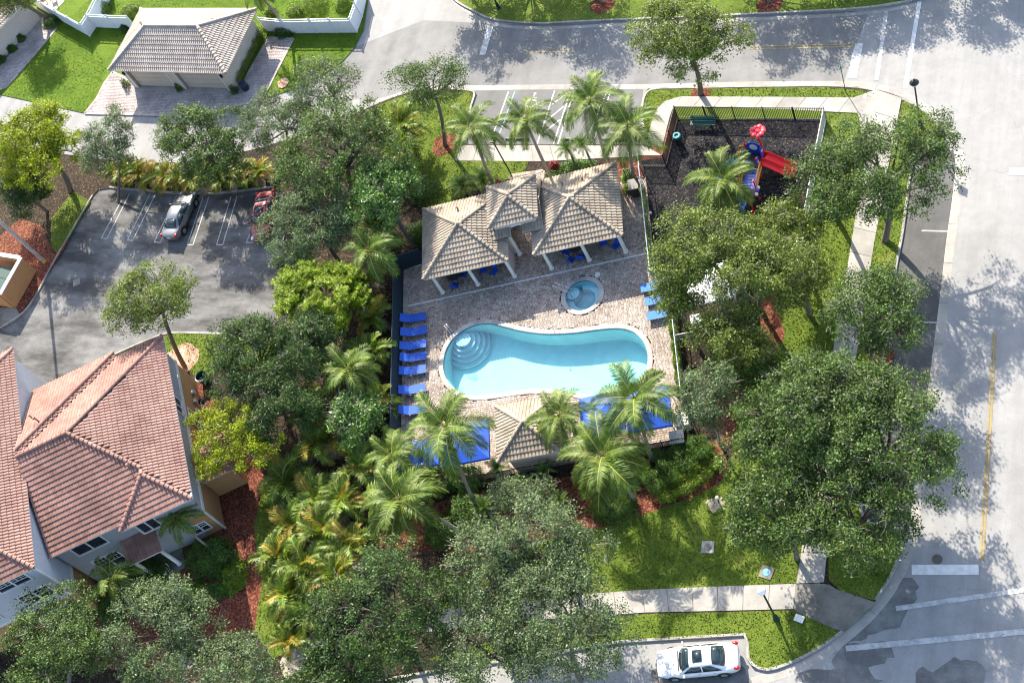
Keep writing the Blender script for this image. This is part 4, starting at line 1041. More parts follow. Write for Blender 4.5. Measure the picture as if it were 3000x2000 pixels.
for a, b in (d1, d2):
    dr = MB().box(((a + b) / 2, y0 + .3, zt / 2), (b - a, .05, zt)).build('garage_door', m_gdoor, gar)
    for k in range(4): MB().box(((a + b) / 2, y0 + .265, .3 + k * .585), (b - a - .06, .03, .55)).build('door_panel', m_gdoor, dr)
    for x in (a - .06, b + .06): MB().box((x, y0 - .02, zt / 2), (.14, .07, zt)).build('door_trim', m_trim, gar)
    MB().box(((a + b) / 2, y0 - .02, zt + .07), (b - a + .26, .07, .14)).build('door_trim', m_trim, gar)
    MB().box(((a + b) / 2, y0 - .1, .03), (b - a, .4, .06)).build('threshold', m_conc, gar)
for x in (-5.5, 5.3):
    MB().box((x, y0 - .09, 2.05), (.16, .14, .3)).lathe([(0, .32), (.12, .2), (.12, .18), (.0, .18)], (x, y0 - .1, 2.0), 8).build('wall_lamp', m_black, gar)
for x, y, z in ((-3.6, .35, 4.55), (3.6, 1.2, 4.1)): MB().lathe([(.06, -.2), (.06, .22), (.1, .22), (.1, .32), (0, .34)], (x, y, z), 8).build('vent_pipe', m_tilel, gar)

# ------------------------------------------------------------------ windows
def window(parent, wall, a0, a1, z0, z1, c, out, cols=2, rows=2, arch=0, frame=.12, grid=True):
    """wall: 'x' (faces x) or 'y'; c = wall plane; out = +-1 outward direction"""
    def pt(a, d, z): return (a, c + out * d, z) if wall == 'y' else (c + out * d, a, z)
    def bx(m, a, b, p, q, d0, d1):
        c0 = pt((a + b) / 2, (d0 + d1) / 2, (p + q) / 2); s = (b - a, abs(d1 - d0), q - p) if wall == 'y' else (abs(d1 - d0), b - a, q - p)
        return m.box(c0, s)
    m = MB()
    bx(m, a0 - frame, a1 + frame, z0 - frame, z0, 0, .09); bx(m, a0 - frame, a1 + frame, z1, z1 + frame, 0, .07)
    bx(m, a0 - frame, a0, z0, z1, 0, .07); bx(m, a1, a1 + frame, z0, z1, 0, .07)
    bx(m, (a0 + a1) / 2 - .06, (a0 + a1) / 2 + .06, z0, z1, .0, .06)
    w = m.build('window', m_trim, parent)
    if arch:
        n = 10; ring = [(a0 - frame + (a1 - a0 + 2 * frame) * i / n, z1 + frame + arch * math.sin(PI * i / n)) for i in range(n + 1)]
        k = n + 1; mm = MB(); mm.add([pt(a, .0, z) for a, z in ring] + [pt(a, .07, z) for a, z in ring],
            [tuple(range(k)), tuple(range(2 * k - 1, k - 1, -1))] + [(i, (i + 1) % k, k + (i + 1) % k, k + i) for i in range(k)]); mm.build('arch_head', m_trim, w)
    mid = (a0 + a1) / 2
    for s0, s1 in ((a0, mid - .06), (mid + .06, a1)):
        bx(MB(), s0, s1, z0, z1, .006, .02).build('pane', m_glass, w)
        if grid:
            g = MB()
            bx(g, s0, s1, (z0 + z1) / 2 - .025, (z0 + z1) / 2 + .025, .02, .05)
            for k in range(1, cols + 1):
                a = s0 + (s1 - s0) * k / (cols + 1); bx(g, a - .015, a + .015, (z0 + z1) / 2, z1, .02, .035)
            bx(g, s0, s1, z0 + (z1 - z0) * .76 - .015, z0 + (z1 - z0) * .76 + .015, .02, .034)
            g.build('muntin', m_trim, w)
    return w

# ------------------------------------------------------------------ orange-roofed house
hx, hy = -39.0, 58.0
house = thing('tan_house', 'two storey house with big red clay tile roof and tan side wall', 'house', (*h_(hx, hy), .12), HF)
def H_(x, y, z): return (x - hx, y - hy, z)
ze = 5.9; k = 3. / 7.05
def zp(d): return ze + d * k
xr = -33.65; yf = 51.9; yb = 65.6; xl = -44.55; yff = 51.36; yw = 66.2; xw = -37.68
ym = (yf + yb) / 2; A = (xr - (ym - yf), ym, zp(ym - yf)); rl = (xl, ym, A[2])
xb = -39.1; xm = (xb + xr) / 2; db = (xr - xb) / 2
Bp = (xm, yff + db, zp(db)); Bm = (xm, yf + db, zp(db))                      # bump-out apex and where its ridge meets the front slope
q1 = (xr - db, yf + db, zp(db))
dw = (xw - xl); W1 = (xl, yw - dw, zp(dw)); V1 = (xl, yb - dw, zp(dw))
P = {}
planes = [
    [(xl, yf, ze), (xb, yf, ze), Bm, A, rl],                              # front slope
    [(xb, yff, ze), (xr, yff, ze), Bp],                                       # bump-out front
    [(xb, yf, ze), (xb, yff, ze), Bp, Bm],                                    # bump-out left cheek
    [(xr, yff, ze), (xr, yb, ze), A, Bm, Bp],                                 # right slope
    [(xr, yb, ze), (xw, yb, ze), (xl + .0, yb - (xw - xl), zp(dw)), rl, A],   # back slope up to the valley
    [(xw, yb, ze), (xw, yw, ze), W1, V1],                                     # wing side strip
    [(xw, yw, ze), (xl, yw, ze), W1],                                         # wing back slope
]
planes[2] = [(xb, yf, ze), (xb, yff, ze), Bp, Bm]
pls = [[H_(*q) for q in pl] for pl in planes]
rf = roof_base(pls, m_under, house); tile_roof(rf, pls, m_tiler, .25, .37, nobj=290)
ridge_caps(rf, [(H_(*a), H_(*b)) for a, b in ((A, rl), ((xr, yff, ze), Bp), (Bp, Bm), (Bm, A), ((xb, yff, ze), Bp), ((xr, yb, ze), A), ((xw, yw, ze), W1))], m_tiler, .15)
E_ = [((xl, yf), (xb, yf)), ((xb, yf), (xb, yff)), ((xb, yff), (xr, yff)), ((xr, yff), (xr, yb)), ((xr, yb), (xw, yb)), ((xw, yb), (xw, yw)), ((xw, yw), (xl, yw))]
gutter_line([(H_(*a, ze), H_(*b, ze)) for a, b in E_], m_trim, house, .1)
x0, x1, yF, yF2, yB = -44.5, -34.3, 52.3, 52.0, 65.3
MB().prism([(x0 - hx, yF - hy), (xb + .35 - hx, yF - hy), (xb + .35 - hx, yF2 - hy), (x1 - hx, yF2 - hy), (x1 - hx, yB - hy), (x0 - hx, yB - hy)], 3.1, ze - .02).build('upper_wall', m_grey, house)
MB().prism([(x0 - hx + .03, yF + .03 - hy), (xb + .38 - hx, yF + .03 - hy), (xb + .38 - hx, yF2 + .03 - hy), (x1 - .03 - hx, yF2 + .03 - hy), (x1 - .03 - hx, yB - .03 - hy), (x0 - hx + .03, yB - .03 - hy)], -.05, 3.1).build('lower_wall', m_tan, house)
MB().box(H_((x0 + xb + .35) / 2, yF + .02, 1.55), (xb + .35 - x0, .03, 3.1)).box(H_((xb + x1) / 2 - .6, yF2 + .02, 1.55), (x1 - xb - 1.6, .03, 3.1)).build('front_wall_paint', m_grey, house)
m = MB(); m.box(H_(x1 + .02, (yF2 + yB) / 2, 3.1), (.1, yB - yF2 + .1, .32)); m.box(H_((xb + x1) / 2, yF2 - .02, 3.1), (x1 - xb, .1, .3)); m.box(H_(x1 + .01, yF2 - .01, 1.5), (.12, .12, 3.0)); m.build('band_trim', m_trim, house)
for a0, a1, z0, z1, c in ((-43.35, -41.1, 4.15, 5.25, yF), (-43.25, -41.4, 1.1, 2.75, yF), (-38.5, -37.2, 3.7, 4.95, yF2), (-36.1, -34.95, .9, 1.9, yF2)):
    window(house, 'y', a0 - hx, a1 - hx, z0, z1, c - hy, -1, grid=z0 < 3)
window(house, 'x', 60.1 - hy, 61.15 - hy, 1.0, 2.5, x1 - hx, 1); window(house, 'x', 60.0 - hy, 61.2 - hy, 3.6, 4.7, x1 - hx, 1, grid=False)
for x, y, z in ((-43.3, 61.8, 8.4), (-43.0, 61.5, 8.3), (-37.0, 54.9, 7.4)): MB().lathe([(.06, -.3), (.06, .25), (.1, .25), (.1, .34), (0, .36)], H_(x, y, z), 8).build('vent_pipe', m_tiler, house)
for y in (62.6, 63.4, 61.7): MB().box(H_(x1 + .12, y, 1.2), (.2, .3, .35)).build('meter_box', plain('grey_box', (.4, .41, .42), .5), house)
# porch on the front, small roof on the side
def shed(name, parent, x0, x1, y0, y1, z, rise, H=None):
    pl, ln = hip(x0, x1, y0, y1, z, rise); rf = roof_base(pl, m_under, parent, name); tile_roof(rf, pl, m_tiler, .25, .37, nobj=0); ridge_caps(rf, ln, m_tiler, .12)
    gutter_line([((x0 + .03, y0 + .03, z), (x1 - .03, y0 + .03, z)), ((x1 - .03, y0 + .03, z), (x1 - .03, y1, z)), ((x0 + .03, y0 + .03, z), (x0 + .03, y1, z))], m_trim, parent)
def lean(name, x0, x1, y0, y1, z0, z1):
    pl = [[H_(x0, y0, z0), H_(x1, y0, z0), H_(x1, y1, z1), H_(x0, y1, z1)]]
    rf = roof_base(pl, m_under, house, name); tile_roof(rf, pl, m_tiler, .25, .37, nobj=0)
    ridge_caps(rf, [(H_(x0, y0, z0), H_(x0, y1, z1)), (H_(x1, y0, z0), H_(x1, y1, z1))], m_tiler, .1)
    gutter_line([(H_(x0, y0 - .03, z0), H_(x1, y0 - .03, z0))], m_trim, house)
lean('porch_roof', -40.45, -37.95, 50.6, 52.3, 2.95, 3.55)
for x in (-40.2, -38.15): MB().lathe([(.2, 0), (.2, .12), (.15, .14), (.14, 2.6), (.19, 2.66), (.19, 2.85), (0, 2.85)], H_(x, 50.85, 0), 14).build('porch_column', m_colm, house, smooth=True)
MB().box(H_(-39.2, 51.4, .04), (2.9, 2.0, .14)).build('porch_floor', m_concd, house)
MB().box(H_(-39.2, 52.25, 1.1), (1.1, .06, 2.1)).build('door', plain('dark_door', (.06, .05, .05), .5), house)
pl, ln = hip(x1 - hx - 2.6, x1 - hx + 2.65, 54.4 - hy, 57.6 - hy, 2.75, .75)
rf = roof_base(pl, m_under, house, 'side_roof'); tile_roof(rf, pl, m_tiler, .25, .37, nobj=0); ridge_caps(rf, ln[1:3] + ln[4:], m_tiler, .12)
gutter_line([((x1 - hx + .1, 54.43 - hy, 2.75), (x1 - hx + 2.6, 54.43 - hy, 2.75)), ((x1 - hx + 2.62, 54.43 - hy, 2.75), (x1 - hx + 2.62, 57.57 - hy, 2.75))], m_trim, house)
MB().box(H_(x1 + 1.2, 56.0, 1.35), (2.3, 2.6, 2.7)).build('side_room', m_tan, house)

# ------------------------------------------------------------------ taller house at the left edge
lx, ly = -52.0, 59.5
lh = thing('grey_house', 'taller grey house with red tile roof at the left frame edge', 'house', (*h_(lx, ly), .12), HF)
zl = 8.1; X0, X1, Y0, Y1 = -60.0 - lx, -44.42 - lx, 50.1 - ly, 68.9 - ly
pl, ln = hip(X0, X1, Y0, Y1, zl, 3.3)
rf = roof_base(pl, m_under, lh); tile_roof(rf, pl, m_tiler, .25, .37, nobj=290); ridge_caps(rf, ln, m_tiler, .15)
gutter_line([((X0, Y0 + .03, zl), (X1 - .03, Y0 + .03, zl)), ((X1 - .03, Y0 + .03, zl), (X1 - .03, Y1, zl)), ((X0, Y1 - .03, zl), (X1, Y1 - .03, zl))], m_trim, lh, .1)
a0, a1, b0, b1 = X0 + .3, -44.76 - lx, 50.44 - ly, Y1 - .4
MB().box(((a0 + a1) / 2, (b0 + b1) / 2, 5.6), (a1 - a0, b1 - b0, 4.96)).build('upper_wall', plain('pale_grey_stucco', (.44, .45, .48), .9, .05, 2, bump=.15, bscale=30), lh)
MB().box(((a0 + a1) / 2, (b0 + b1) / 2, 1.54), (a1 - a0 - .06, b1 - b0 - .06, 3.16)).build('lower_wall', m_tan, lh)
MB().box((a1, (b0 + b1) / 2, 3.12), (.1, b1 - b0 + .1, .3)).box(((a0 + a1) / 2, b0, 3.12), (a1 - a0, .12, .3)).box((a1, b0, 5.6), (.13, .13, 4.9)).build('band_trim', m_trim, lh)
window(lh, 'y', -47.9 - lx, -45.6 - lx, 6.65, 7.55, b0, -1); window(lh, 'y', -47.65 - lx, -45.55 - lx, 3.95, 5.3, b0, -1, arch=.25)
window(lh, 'y', -51.9 - lx, -49.9 - lx, 6.65, 7.55, b0, -1); window(lh, 'y', -51.9 - lx, -49.9 - lx, 3.95, 5.3, b0, -1)
MB().box((-47.2 - lx, b0 - .02, 1.2), (3.0, .06, 2.2)).build('garage_door', m_trim, lh)
for x, y, z in ((-47.6, 57.4, 9.6),): MB().lathe([(.06, -.3), (.06, .25), (.1, .25), (.1, .34), (0, .36)], (x - lx, y - ly, z), 8).build('vent_pipe', m_tiler, lh)

# ------------------------------------------------------------------ cream house corner at the upper left
t = thing('cream_house', 'cream house wall and eave of light tiles at the top left corner', 'house', (*(-98.92, 72.4), .06), 0)
a = Vector((-101.45, 67.25)); b = Vector((-97.68, 75.18)); d = (b - a).normalized(); n = Vector((-d.y, d.x))
o3 = Vector(FR[t][:2]); q = lambda v, z: (v.x - o3.x, v.y - o3.y, z)
a2, b2 = a - d * 8, b
m = MB(); k = [q(a2, 0), q(b2, 0), q(b2 + n * 9, 0), q(a2 + n * 9, 0)]
m.prism([(x, y) for x, y, z in k], -.06, 2.75); m.build('wall', m_stucco, t)
e = [a2 - n * .45, b2 - n * .45 + d * .4, b2 + n * 9 + d * .4, a2 + n * 9]
c1 = (a2 + n * 4.3); c2 = (b2 + n * 4.3 - d * 4.3)
pl = [[q(e[0], 2.8), q(e[1], 2.8), q(c2, 4.9), q(c1, 4.9)], [q(e[1], 2.8), q(e[2], 2.8), q(c2, 4.9)], [q(e[2], 2.8), q(e[3], 2.8), q(c1, 4.9), q(c2, 4.9)]]
rf = roof_base(pl, m_under, t); tile_roof(rf, pl, m_tilel, nobj=0); ridge_caps(rf, [(pl[0][1], pl[0][2]), (pl[0][2], pl[0][3])], m_tilel, .15)
gutter_line([(pl[0][0], pl[0][1])], m_trim, t)

# ------------------------------------------------------------------ bin store at the left edge
bs = thing('bin_store', 'tan stucco dumpster enclosure with a pale wall cap at the left edge', 'enclosure', (*(-85.51, 44.48), .12), 0)
o3 = Vector(FR[bs][:2]); A_ = Vector((-84.11, 46.47)); B_ = Vector((-84.51, 42.87)); d = (A_ - B_).normalized(); n = Vector((-d.y, d.x))
if n.x > 0: n = -n
def wallseg(p, r, th, h, nm='wall'):
    p, r = Vector(p), Vector(r); t_ = (r - p).normalized(); nn = Vector((-t_.y, t_.x)) * th / 2; c_ = (p + r) / 2 - o3
    ang = math.degrees(math.atan2(t_.y, t_.x)); L = (r - p).length
    MB().box((c_.x, c_.y, h / 2), (L, th, h), rz=ang).build(nm, m_tan, bs); MB().box((c_.x, c_.y, h + .04), (L + .04, th + .1, .08), rz=ang).build('wall_cap', m_trim, bs)
wallseg(B_, A_, .25, 2.0); wallseg(A_ + n * .13, A_ + n * 5, .25, 2.0); wallseg(B_ + n * .13, B_ + n * 5, .25, 2.0)
MB().prism([tuple(q_ - o3) for q_ in (A_ + n * .2, B_ + n * .2, B_ + n * 5, A_ + n * 5)], -.1, .01).build('floor', m_concd, bs)
c_ = (A_ + B_) / 2 + n * 1.6
dm = thing('dumpster', 'dark green dumpster inside the tan enclosure', 'dumpster', (c_.x, c_.y, .14), math.degrees(math.atan2(d.y, d.x)))
m_dg = plain('dark_green_steel', (.01, .05, .04), .5)
m = MB(); m.add([(-1, -.6, .15), (1, -.6, .15), (1, .6, .15), (-1, .6, .15), (-1.1, -.75, 1.25), (1.1, -.75, 1.25), (1.1, .75, 1.25), (-1.1, .75, 1.25)], [(3, 2, 1, 0), (0, 1, 5, 4), (1, 2, 6, 5), (2, 3, 7, 6), (3, 0, 4, 7)]); m.build('bin_body', m_dg, dm)
for s in (-1, 1): MB().box((s * .54, 0, 1.3), (1.04, 1.5, .05), rx=4).build('lid', m_dg, dm)
for s in (-1, 1): MB().box((s * 1.1, 0, .8), (.1, .9, .15)).build('lifting_sleeve', m_dg, dm)
sheet('bin_apron', [(-88.28, 42.51), (-84.49, 42.84), (-83.46, 42.05), (-84.63, 41.3), (-86.89, 39.91)], .133, m_concd)

# ------------------------------------------------------------------ vegetation
m_bark = plain('grey_bark', (.13, .105, .085), .95, .3, 6, bump=.5, bscale=14)
m_twig = plain('pale_twig', (.26, .235, .2), .9, .2, 5)
m_palmbark = plain('palm_bark', (.24, .2, .16), .95, .25, 5, bump=.5, bscale=9)
m_oak = leafm('oak_leaf', [(.03, .06, .012), (.055, .10, .02), (.085, .14, .03), (.15, .2, .06)])
m_oakd = leafm('dark_leaf', [(.02, .045, .01), (.038, .075, .015), (.06, .11, .022), (.1, .15, .045)])
m_oakl = leafm('olive_leaf', [(.06, .095, .014), (.1, .145, .02), (.15, .195, .034), (.24, .26, .07)])
m_oakg = leafm('silver_green_leaf', [(.042, .075, .028), (.075, .12, .045), (.115, .165, .068), (.2, .24, .12)])
m_lime = leafm('lime_leaf', [(.085, .125, .004), (.18, .23, .006), (.27, .31, .008), (.34, .36, .015)], trans=.35)
m_limeball = leafm('lime_whorl_leaf', [(.09, .15, .004), (.17, .24, .006), (.25, .32, .01)], trans=.35)
m_gloss = leafm('glossy_leaf', [(.045, .11, .014), (.075, .16, .024), (.12, .215, .04), (.2, .29, .1)], rough=.35, spec=.35)
m_hedge = leafm('hedge_leaf', [(.03, .075, .01), (.06, .125, .018), (.1, .175, .028)], cl=2.)
m_hedgel = leafm('bright_hedge_leaf', [(.07, .13, .008), (.12, .19, .012), (.18, .25, .025)], cl=2.)
m_frond = leafm('coconut_leaflet', [(.045, .09, .01), (.075, .13, .014), (.11, .165, .022), (.17, .2, .045)], rough=.5, spec=.22, cl=.8)
m_frondy = leafm('yellowing_leaflet', [(.22, .17, .015), (.3, .2, .02), (.2, .21, .03)], cl=.8)
m_frondb = leafm('dead_frond', [(.16, .12, .09), (.22, .18, .15), (.3, .27, .24)], trans=.1, cl=.8)
m_areca = leafm('areca_leaflet', [(.05, .1, .008), (.085, .145, .012), (.13, .19, .02), (.19, .22, .03)], rough=.42, cl=.8)
m_cycad = leafm('date_palm_leaflet', [(.06, .12, .03), (.095, .165, .045), (.14, .21, .065)], rough=.35, cl=1.5)
m_redleaf = leafm('red_leaf', [(.18, .015, .02), (.3, .03, .03), (.12, .02, .03)], cl=2.)

def leaf_cards(C, rs, size, asp, up=.7, outc=None, outw=.5, dirs=None):
    """one four-point blade per centre; returns verts, faces"""
    n = len(C)
    N = rs.normal(size=(n, 3)); N[:, 2] = np.abs(N[:, 2]) + up
    if outc is not None:
        o = C - outc; o /= (np.linalg.norm(o, axis=1, keepdims=True) + 1e-6); N += o * outw * 2
    N /= np.linalg.norm(N, axis=1, keepdims=True)
    A = rs.normal(size=(n, 3)) if dirs is None else dirs + rs.normal(size=(n, 3)) * .35
    A -= N * (A * N).sum(1, keepdims=True); A /= (np.linalg.norm(A, axis=1, keepdims=True) + 1e-6)
    B = np.cross(N, A)
    L = (size * rs.uniform(.65, 1.3, (n, 1))) / 2; W = L * asp
    V = np.stack([C - A * L, C + B * W + A * L * .1, C + A * L, C - B * W + A * L * .1], 1).reshape(-1, 3)
    F = np.arange(n * 4).reshape(-1, 4)
    return V, F
def limb(m, a, b, r0, r1, rr, bend=.12, n=5, k=4):
    a = Vector(a); b = Vector(b); L = (b - a).length
    mid = Vector((rr.uniform(-1, 1), rr.uniform(-1, 1), rr.uniform(-.2, .9))) * bend * L
    pts = [a + (b - a) * t + mid * (4 * t * (1 - t)) for t in [i / k for i in range(k + 1)]]
    m.tube(pts, [r0 + (r1 - r0) * i / k for i in range(k + 1)], n, False)
    return pts
def tree(name, label, base, cen, rad, mat, seed, n_leaf=9000, leaf=.15, asp=.52, lobes=9, tr=.16, group='trees around the pool block', z0=.12, cl=24, sig=.235, bare=.09, cat='tree', whorl=False, low=.25, flow=.75):
    rr = random.Random(seed); rs = np.random.RandomState(seed)
    base = base or (cen[0] + rr.uniform(-.5, .5), cen[1] + rr.uniform(-.5, .5))
    t = thing(name, label, cat, (*base, z0), 0, group)
    c = Vector((cen[0] - base[0], cen[1] - base[1], cen[2] - z0)); rad = Vector(rad)
    # lobes of the crown
    lobes = int(lobes * 1.25); lob = []
    for i in range(lobes):
        zf = low * -1 + (1 + low) * ((i + .5) / lobes) * .95; ph = i * 2.39996 + rr.uniform(-.5, .5)
        q = math.sqrt(max(0, 1 - zf * zf)); d = Vector((q * math.cos(ph), q * math.sin(ph), zf))
        f = rr.uniform(.5, .86)
        lob.append((c + Vector((d.x * rad.x, d.y * rad.y, d.z * rad.z)) * f, Vector((rad.x, rad.y, rad.z * 1.1)) * rr.uniform(.24, .44)))
    P = []
    tw = MB(); br = MB()
    fork = c + Vector((0, 0, -rad.z * flow))
    if fork.z < .6: fork.z = max(.5, c.z * .35)
    pts = limb(br, (0, 0, -.05), fork, tr * 1.15, tr * .75, rr, .05, 8, 6)
    trunk = br; trunk_o = trunk.build('trunk', m_bark, t, smooth=True)
    br = MB(); nl = int(n_leaf * 1.35) / (lobes * cl)
    for lc, lr in lob:
        e = limb(br, fork, lc - Vector((0, 0, lr.z * .3)), tr * .5, tr * .17, rr, .14, 6, 5)
        for k in range(cl):
            d = Vector((rr.gauss(0, 1), rr.gauss(0, 1), rr.gauss(.35, 1))).normalized()
            f = rr.uniform(.55, 1.0) ** .5
            p = lc + Vector((d.x * lr.x, d.y * lr.y, d.z * lr.z)) * f
            if rr.random() < .65: limb(br, e[-1] if k % 2 else e[-2], p + d * rr.uniform(.0, .2), tr * .1, .007, rr, .16, 3, 3)
            if rr.random() < bare:
                for q in range(3):
                    limb(tw, p, p + d * rr.uniform(.3, .8) + Vector((rr.uniform(-.35, .35), rr.uniform(-.35, .35), rr.uniform(0, .3))), .013, .005, rr, .2, 3, 3)
            P.append((p, nl * rr.uniform(.5, 1.5)))
    br.build('branches', m_bark, t, smooth=True)
    if tw.v: tw.build('bare_twigs', m_twig, t, kind='stuff')
    C = np.concatenate([np.array(p)[None] + rs.normal(size=(max(3, int(k)), 3)) * np.array([sig, sig, sig * .62]) for p, k in P])
    if whorl:
        m = len(C) // 5; C = C[rs.permutation(len(C))[:m]]; D = []
        for j in range(7):
            a = 2 * PI * j / 7; D.append(np.tile([math.cos(a), math.sin(a), .35], (m, 1)))
        dirs = np.concatenate(D); C = np.concatenate([C + d * leaf * .5 for d in D])
        V, F = leaf_cards(C, rs, leaf, asp, 1.6, None, 0, dirs)
    else:
        V, F = leaf_cards(C, rs, leaf * 1.12, asp, .2, np.array(c), .3)
    link('crown', mesh_np('crown', V, F, [mat]), t)
    return t
def shrub(name, label, cen, rad, mat, seed, n=1800, leaf=.12, asp=.5, cat='shrub', group=None, z0=.12, lumps=10):
    """rounded bush: leaves through the outer half of a lumpy mound, stems inside"""
    rs = np.random.RandomState(seed); rr = random.Random(seed)
    t = thing(name, label, cat, (*cen[:2], z0), 0, group); rad = np.array(rad)
    d = rs.normal(size=(n, 3)); d[:, 2] = np.abs(d[:, 2]); d /= np.linalg.norm(d, axis=1, keepdims=True)
    f = rs.uniform(.45, 1.05, (n, 1)) ** .6
    lump = 1 + .16 * np.sin(d[:, :1] * 7 + seed) * np.cos(d[:, 1:2] * 6 + seed * 2) + .1 * np.sin(d[:, 2:] * 9)
    C = d * f * lump * rad + np.array([0, 0, .05])
    V, F = leaf_cards(C, rs, leaf, asp, .4, np.zeros(3), .5)
    link('foliage', mesh_np('foliage', V, F, [mat]), t)
    m = MB()
    for i in range(6):
        a = i * PI / 3 + rr.uniform(-.3, .3); limb(m, (0, 0, -.03), (rad[0] * .5 * math.cos(a), rad[1] * .5 * math.sin(a), rad[2] * .7), .025, .01, rr, .1, 4, 3)
    m.build('stems', m_bark, t); return t
def hedge(label, line, w, h, mat, seed, dens=1000, leaf=.1, z0=.12, name='hedge', group=None, cat='hedge'):
    rs = np.random.RandomState(seed); rr = random.Random(seed)
    pts = resample(line, .25); b = pts[0]
    t = thing(name, label, cat, (*b, z0), 0, group)
    C = []
    for i in range(len(pts) - 1):
        a, q = Vector(pts[i]), Vector(pts[i + 1]); tt = (q - a); L = tt.length; tt.normalize(); nn = Vector((-tt.y, tt.x))
        k = int(dens * L * (w + 2 * h) / 2)
        s = rs.uniform(0, L, k); u = rs.uniform(-1, 1, k); v = rs.uniform(0, 1, k) ** .6
        u = np.sign(u) * np.abs(u) ** .6
        wob = 1 + .15 * math.sin(i * 1.3 + seed) + rs.normal(0, .05, k)
        vv = v * h * wob * (1 - .18 * u ** 4)
        x = a.x + tt.x * s + nn.x * u * w / 2 * wob - b[0]; y = a.y + tt.y * s + nn.y * u * w / 2 * wob - b[1]
        C.append(np.stack([x, y, vv], 1))
    C = np.concatenate(C); V, F = leaf_cards(C, rs, leaf, .55, .6)
    link('foliage', mesh_np('foliage', V, F, [mat]), t)
    m = MB()
    for i in range(0, len(pts), 2): limb(m, (pts[i][0] - b[0], pts[i][1] - b[1], -.02), (pts[i][0] - b[0] + rr.uniform(-.15, .15), pts[i][1] - b[1] + rr.uniform(-.15, .15), h * .7), .02, .01, rr, .1, 4, 2)
    m.build('stems', m_bark, t); return t

# ---- palms: frond meshes shared between palms
FROND = {}
def frond_mesh(key, L=2.7, e0=35, drop=75, n=36, ll=.75, wl=.05, mat=None, vee=25, seed=0, hang=.5, fold=.12):
    if key in FROND: return FROND[key]
    rr = random.Random(seed); K = 14; pts = []; p = Vector((0, 0, 0)); side = rr.uniform(-.12, .12)
    for i in range(K + 1):
        pts.append(p.copy()); t = i / K; a = R(e0 - drop * t ** 1.3); p = p + Vector((math.cos(a), side * t, math.sin(a))) * (L / K)
    m = MB(); m.tube(pts, [.042 * L / 2.9 * (1 - .85 * i / K) + .004 for i in range(K + 1)], 4, False); m.k = 1
    def at(t):
        s = min(K - 1e-4, t * K); i = int(s); return pts[i].lerp(pts[i + 1], s - i), (pts[i + 1] - pts[i]).normalized()
    for i in range(n):
        t = .13 + .87 * (i + .5) / n; q, tg = at(t); up = Vector((0, 1, 0)).cross(tg) * -1
        if up.z < 0: up = -up
        ln = ll * (math.sin(PI * (.14 + .8 * t)) ** .7) * rr.uniform(.85, 1.12); fw = .35 + .55 * t
        m.k = 0
        for s in (-1, 1):
            d = (Vector((0, s, 0)) * math.cos(fw) + tg * math.sin(fw) + up * math.sin(R(vee)) * rr.uniform(.5, 1.2)).normalized()
            w = tg * wl * .5
            a0 = q; a1 = q + d * ln * .5 + Vector((0, 0, -hang * .12 * ln)); a2 = q + d * ln * .95 + Vector((0, 0, -hang * .55 * ln)) + Vector((rr.uniform(-.04, .04), rr.uniform(-.04, .04), 0))
            m.add([a0 - w * .7, a0 + w * .7, a1 + w, a1 - w, a2 + w * .12, a2 - w * .12], [(0, 1, 2, 3), (3, 2, 4, 5)] if s > 0 else [(3, 2, 1, 0), (5, 4, 2, 3)])
    nr = K * 4; m.mi[:nr] = [1] * nr; FROND[key] = mesh_np('frond', m.v, m.f, [mat, plain('frond_rib', (.3, .3, .07), .5)], False, m.mi); return FROND[key]
def put_frond(me, parent, pos, az, tilt=0., roll=0., sc=1.):
    o = link('frond', me, parent)
    M = Matrix.Translation(pos) @ Matrix.Rotation(az, 4, 'Z') @ Matrix.Rotation(-tilt, 4, 'Y') @ Matrix.Rotation(roll, 4, 'X') @ Matrix.Diagonal((sc, sc, sc, 1))
    o.matrix_basis = M; return o
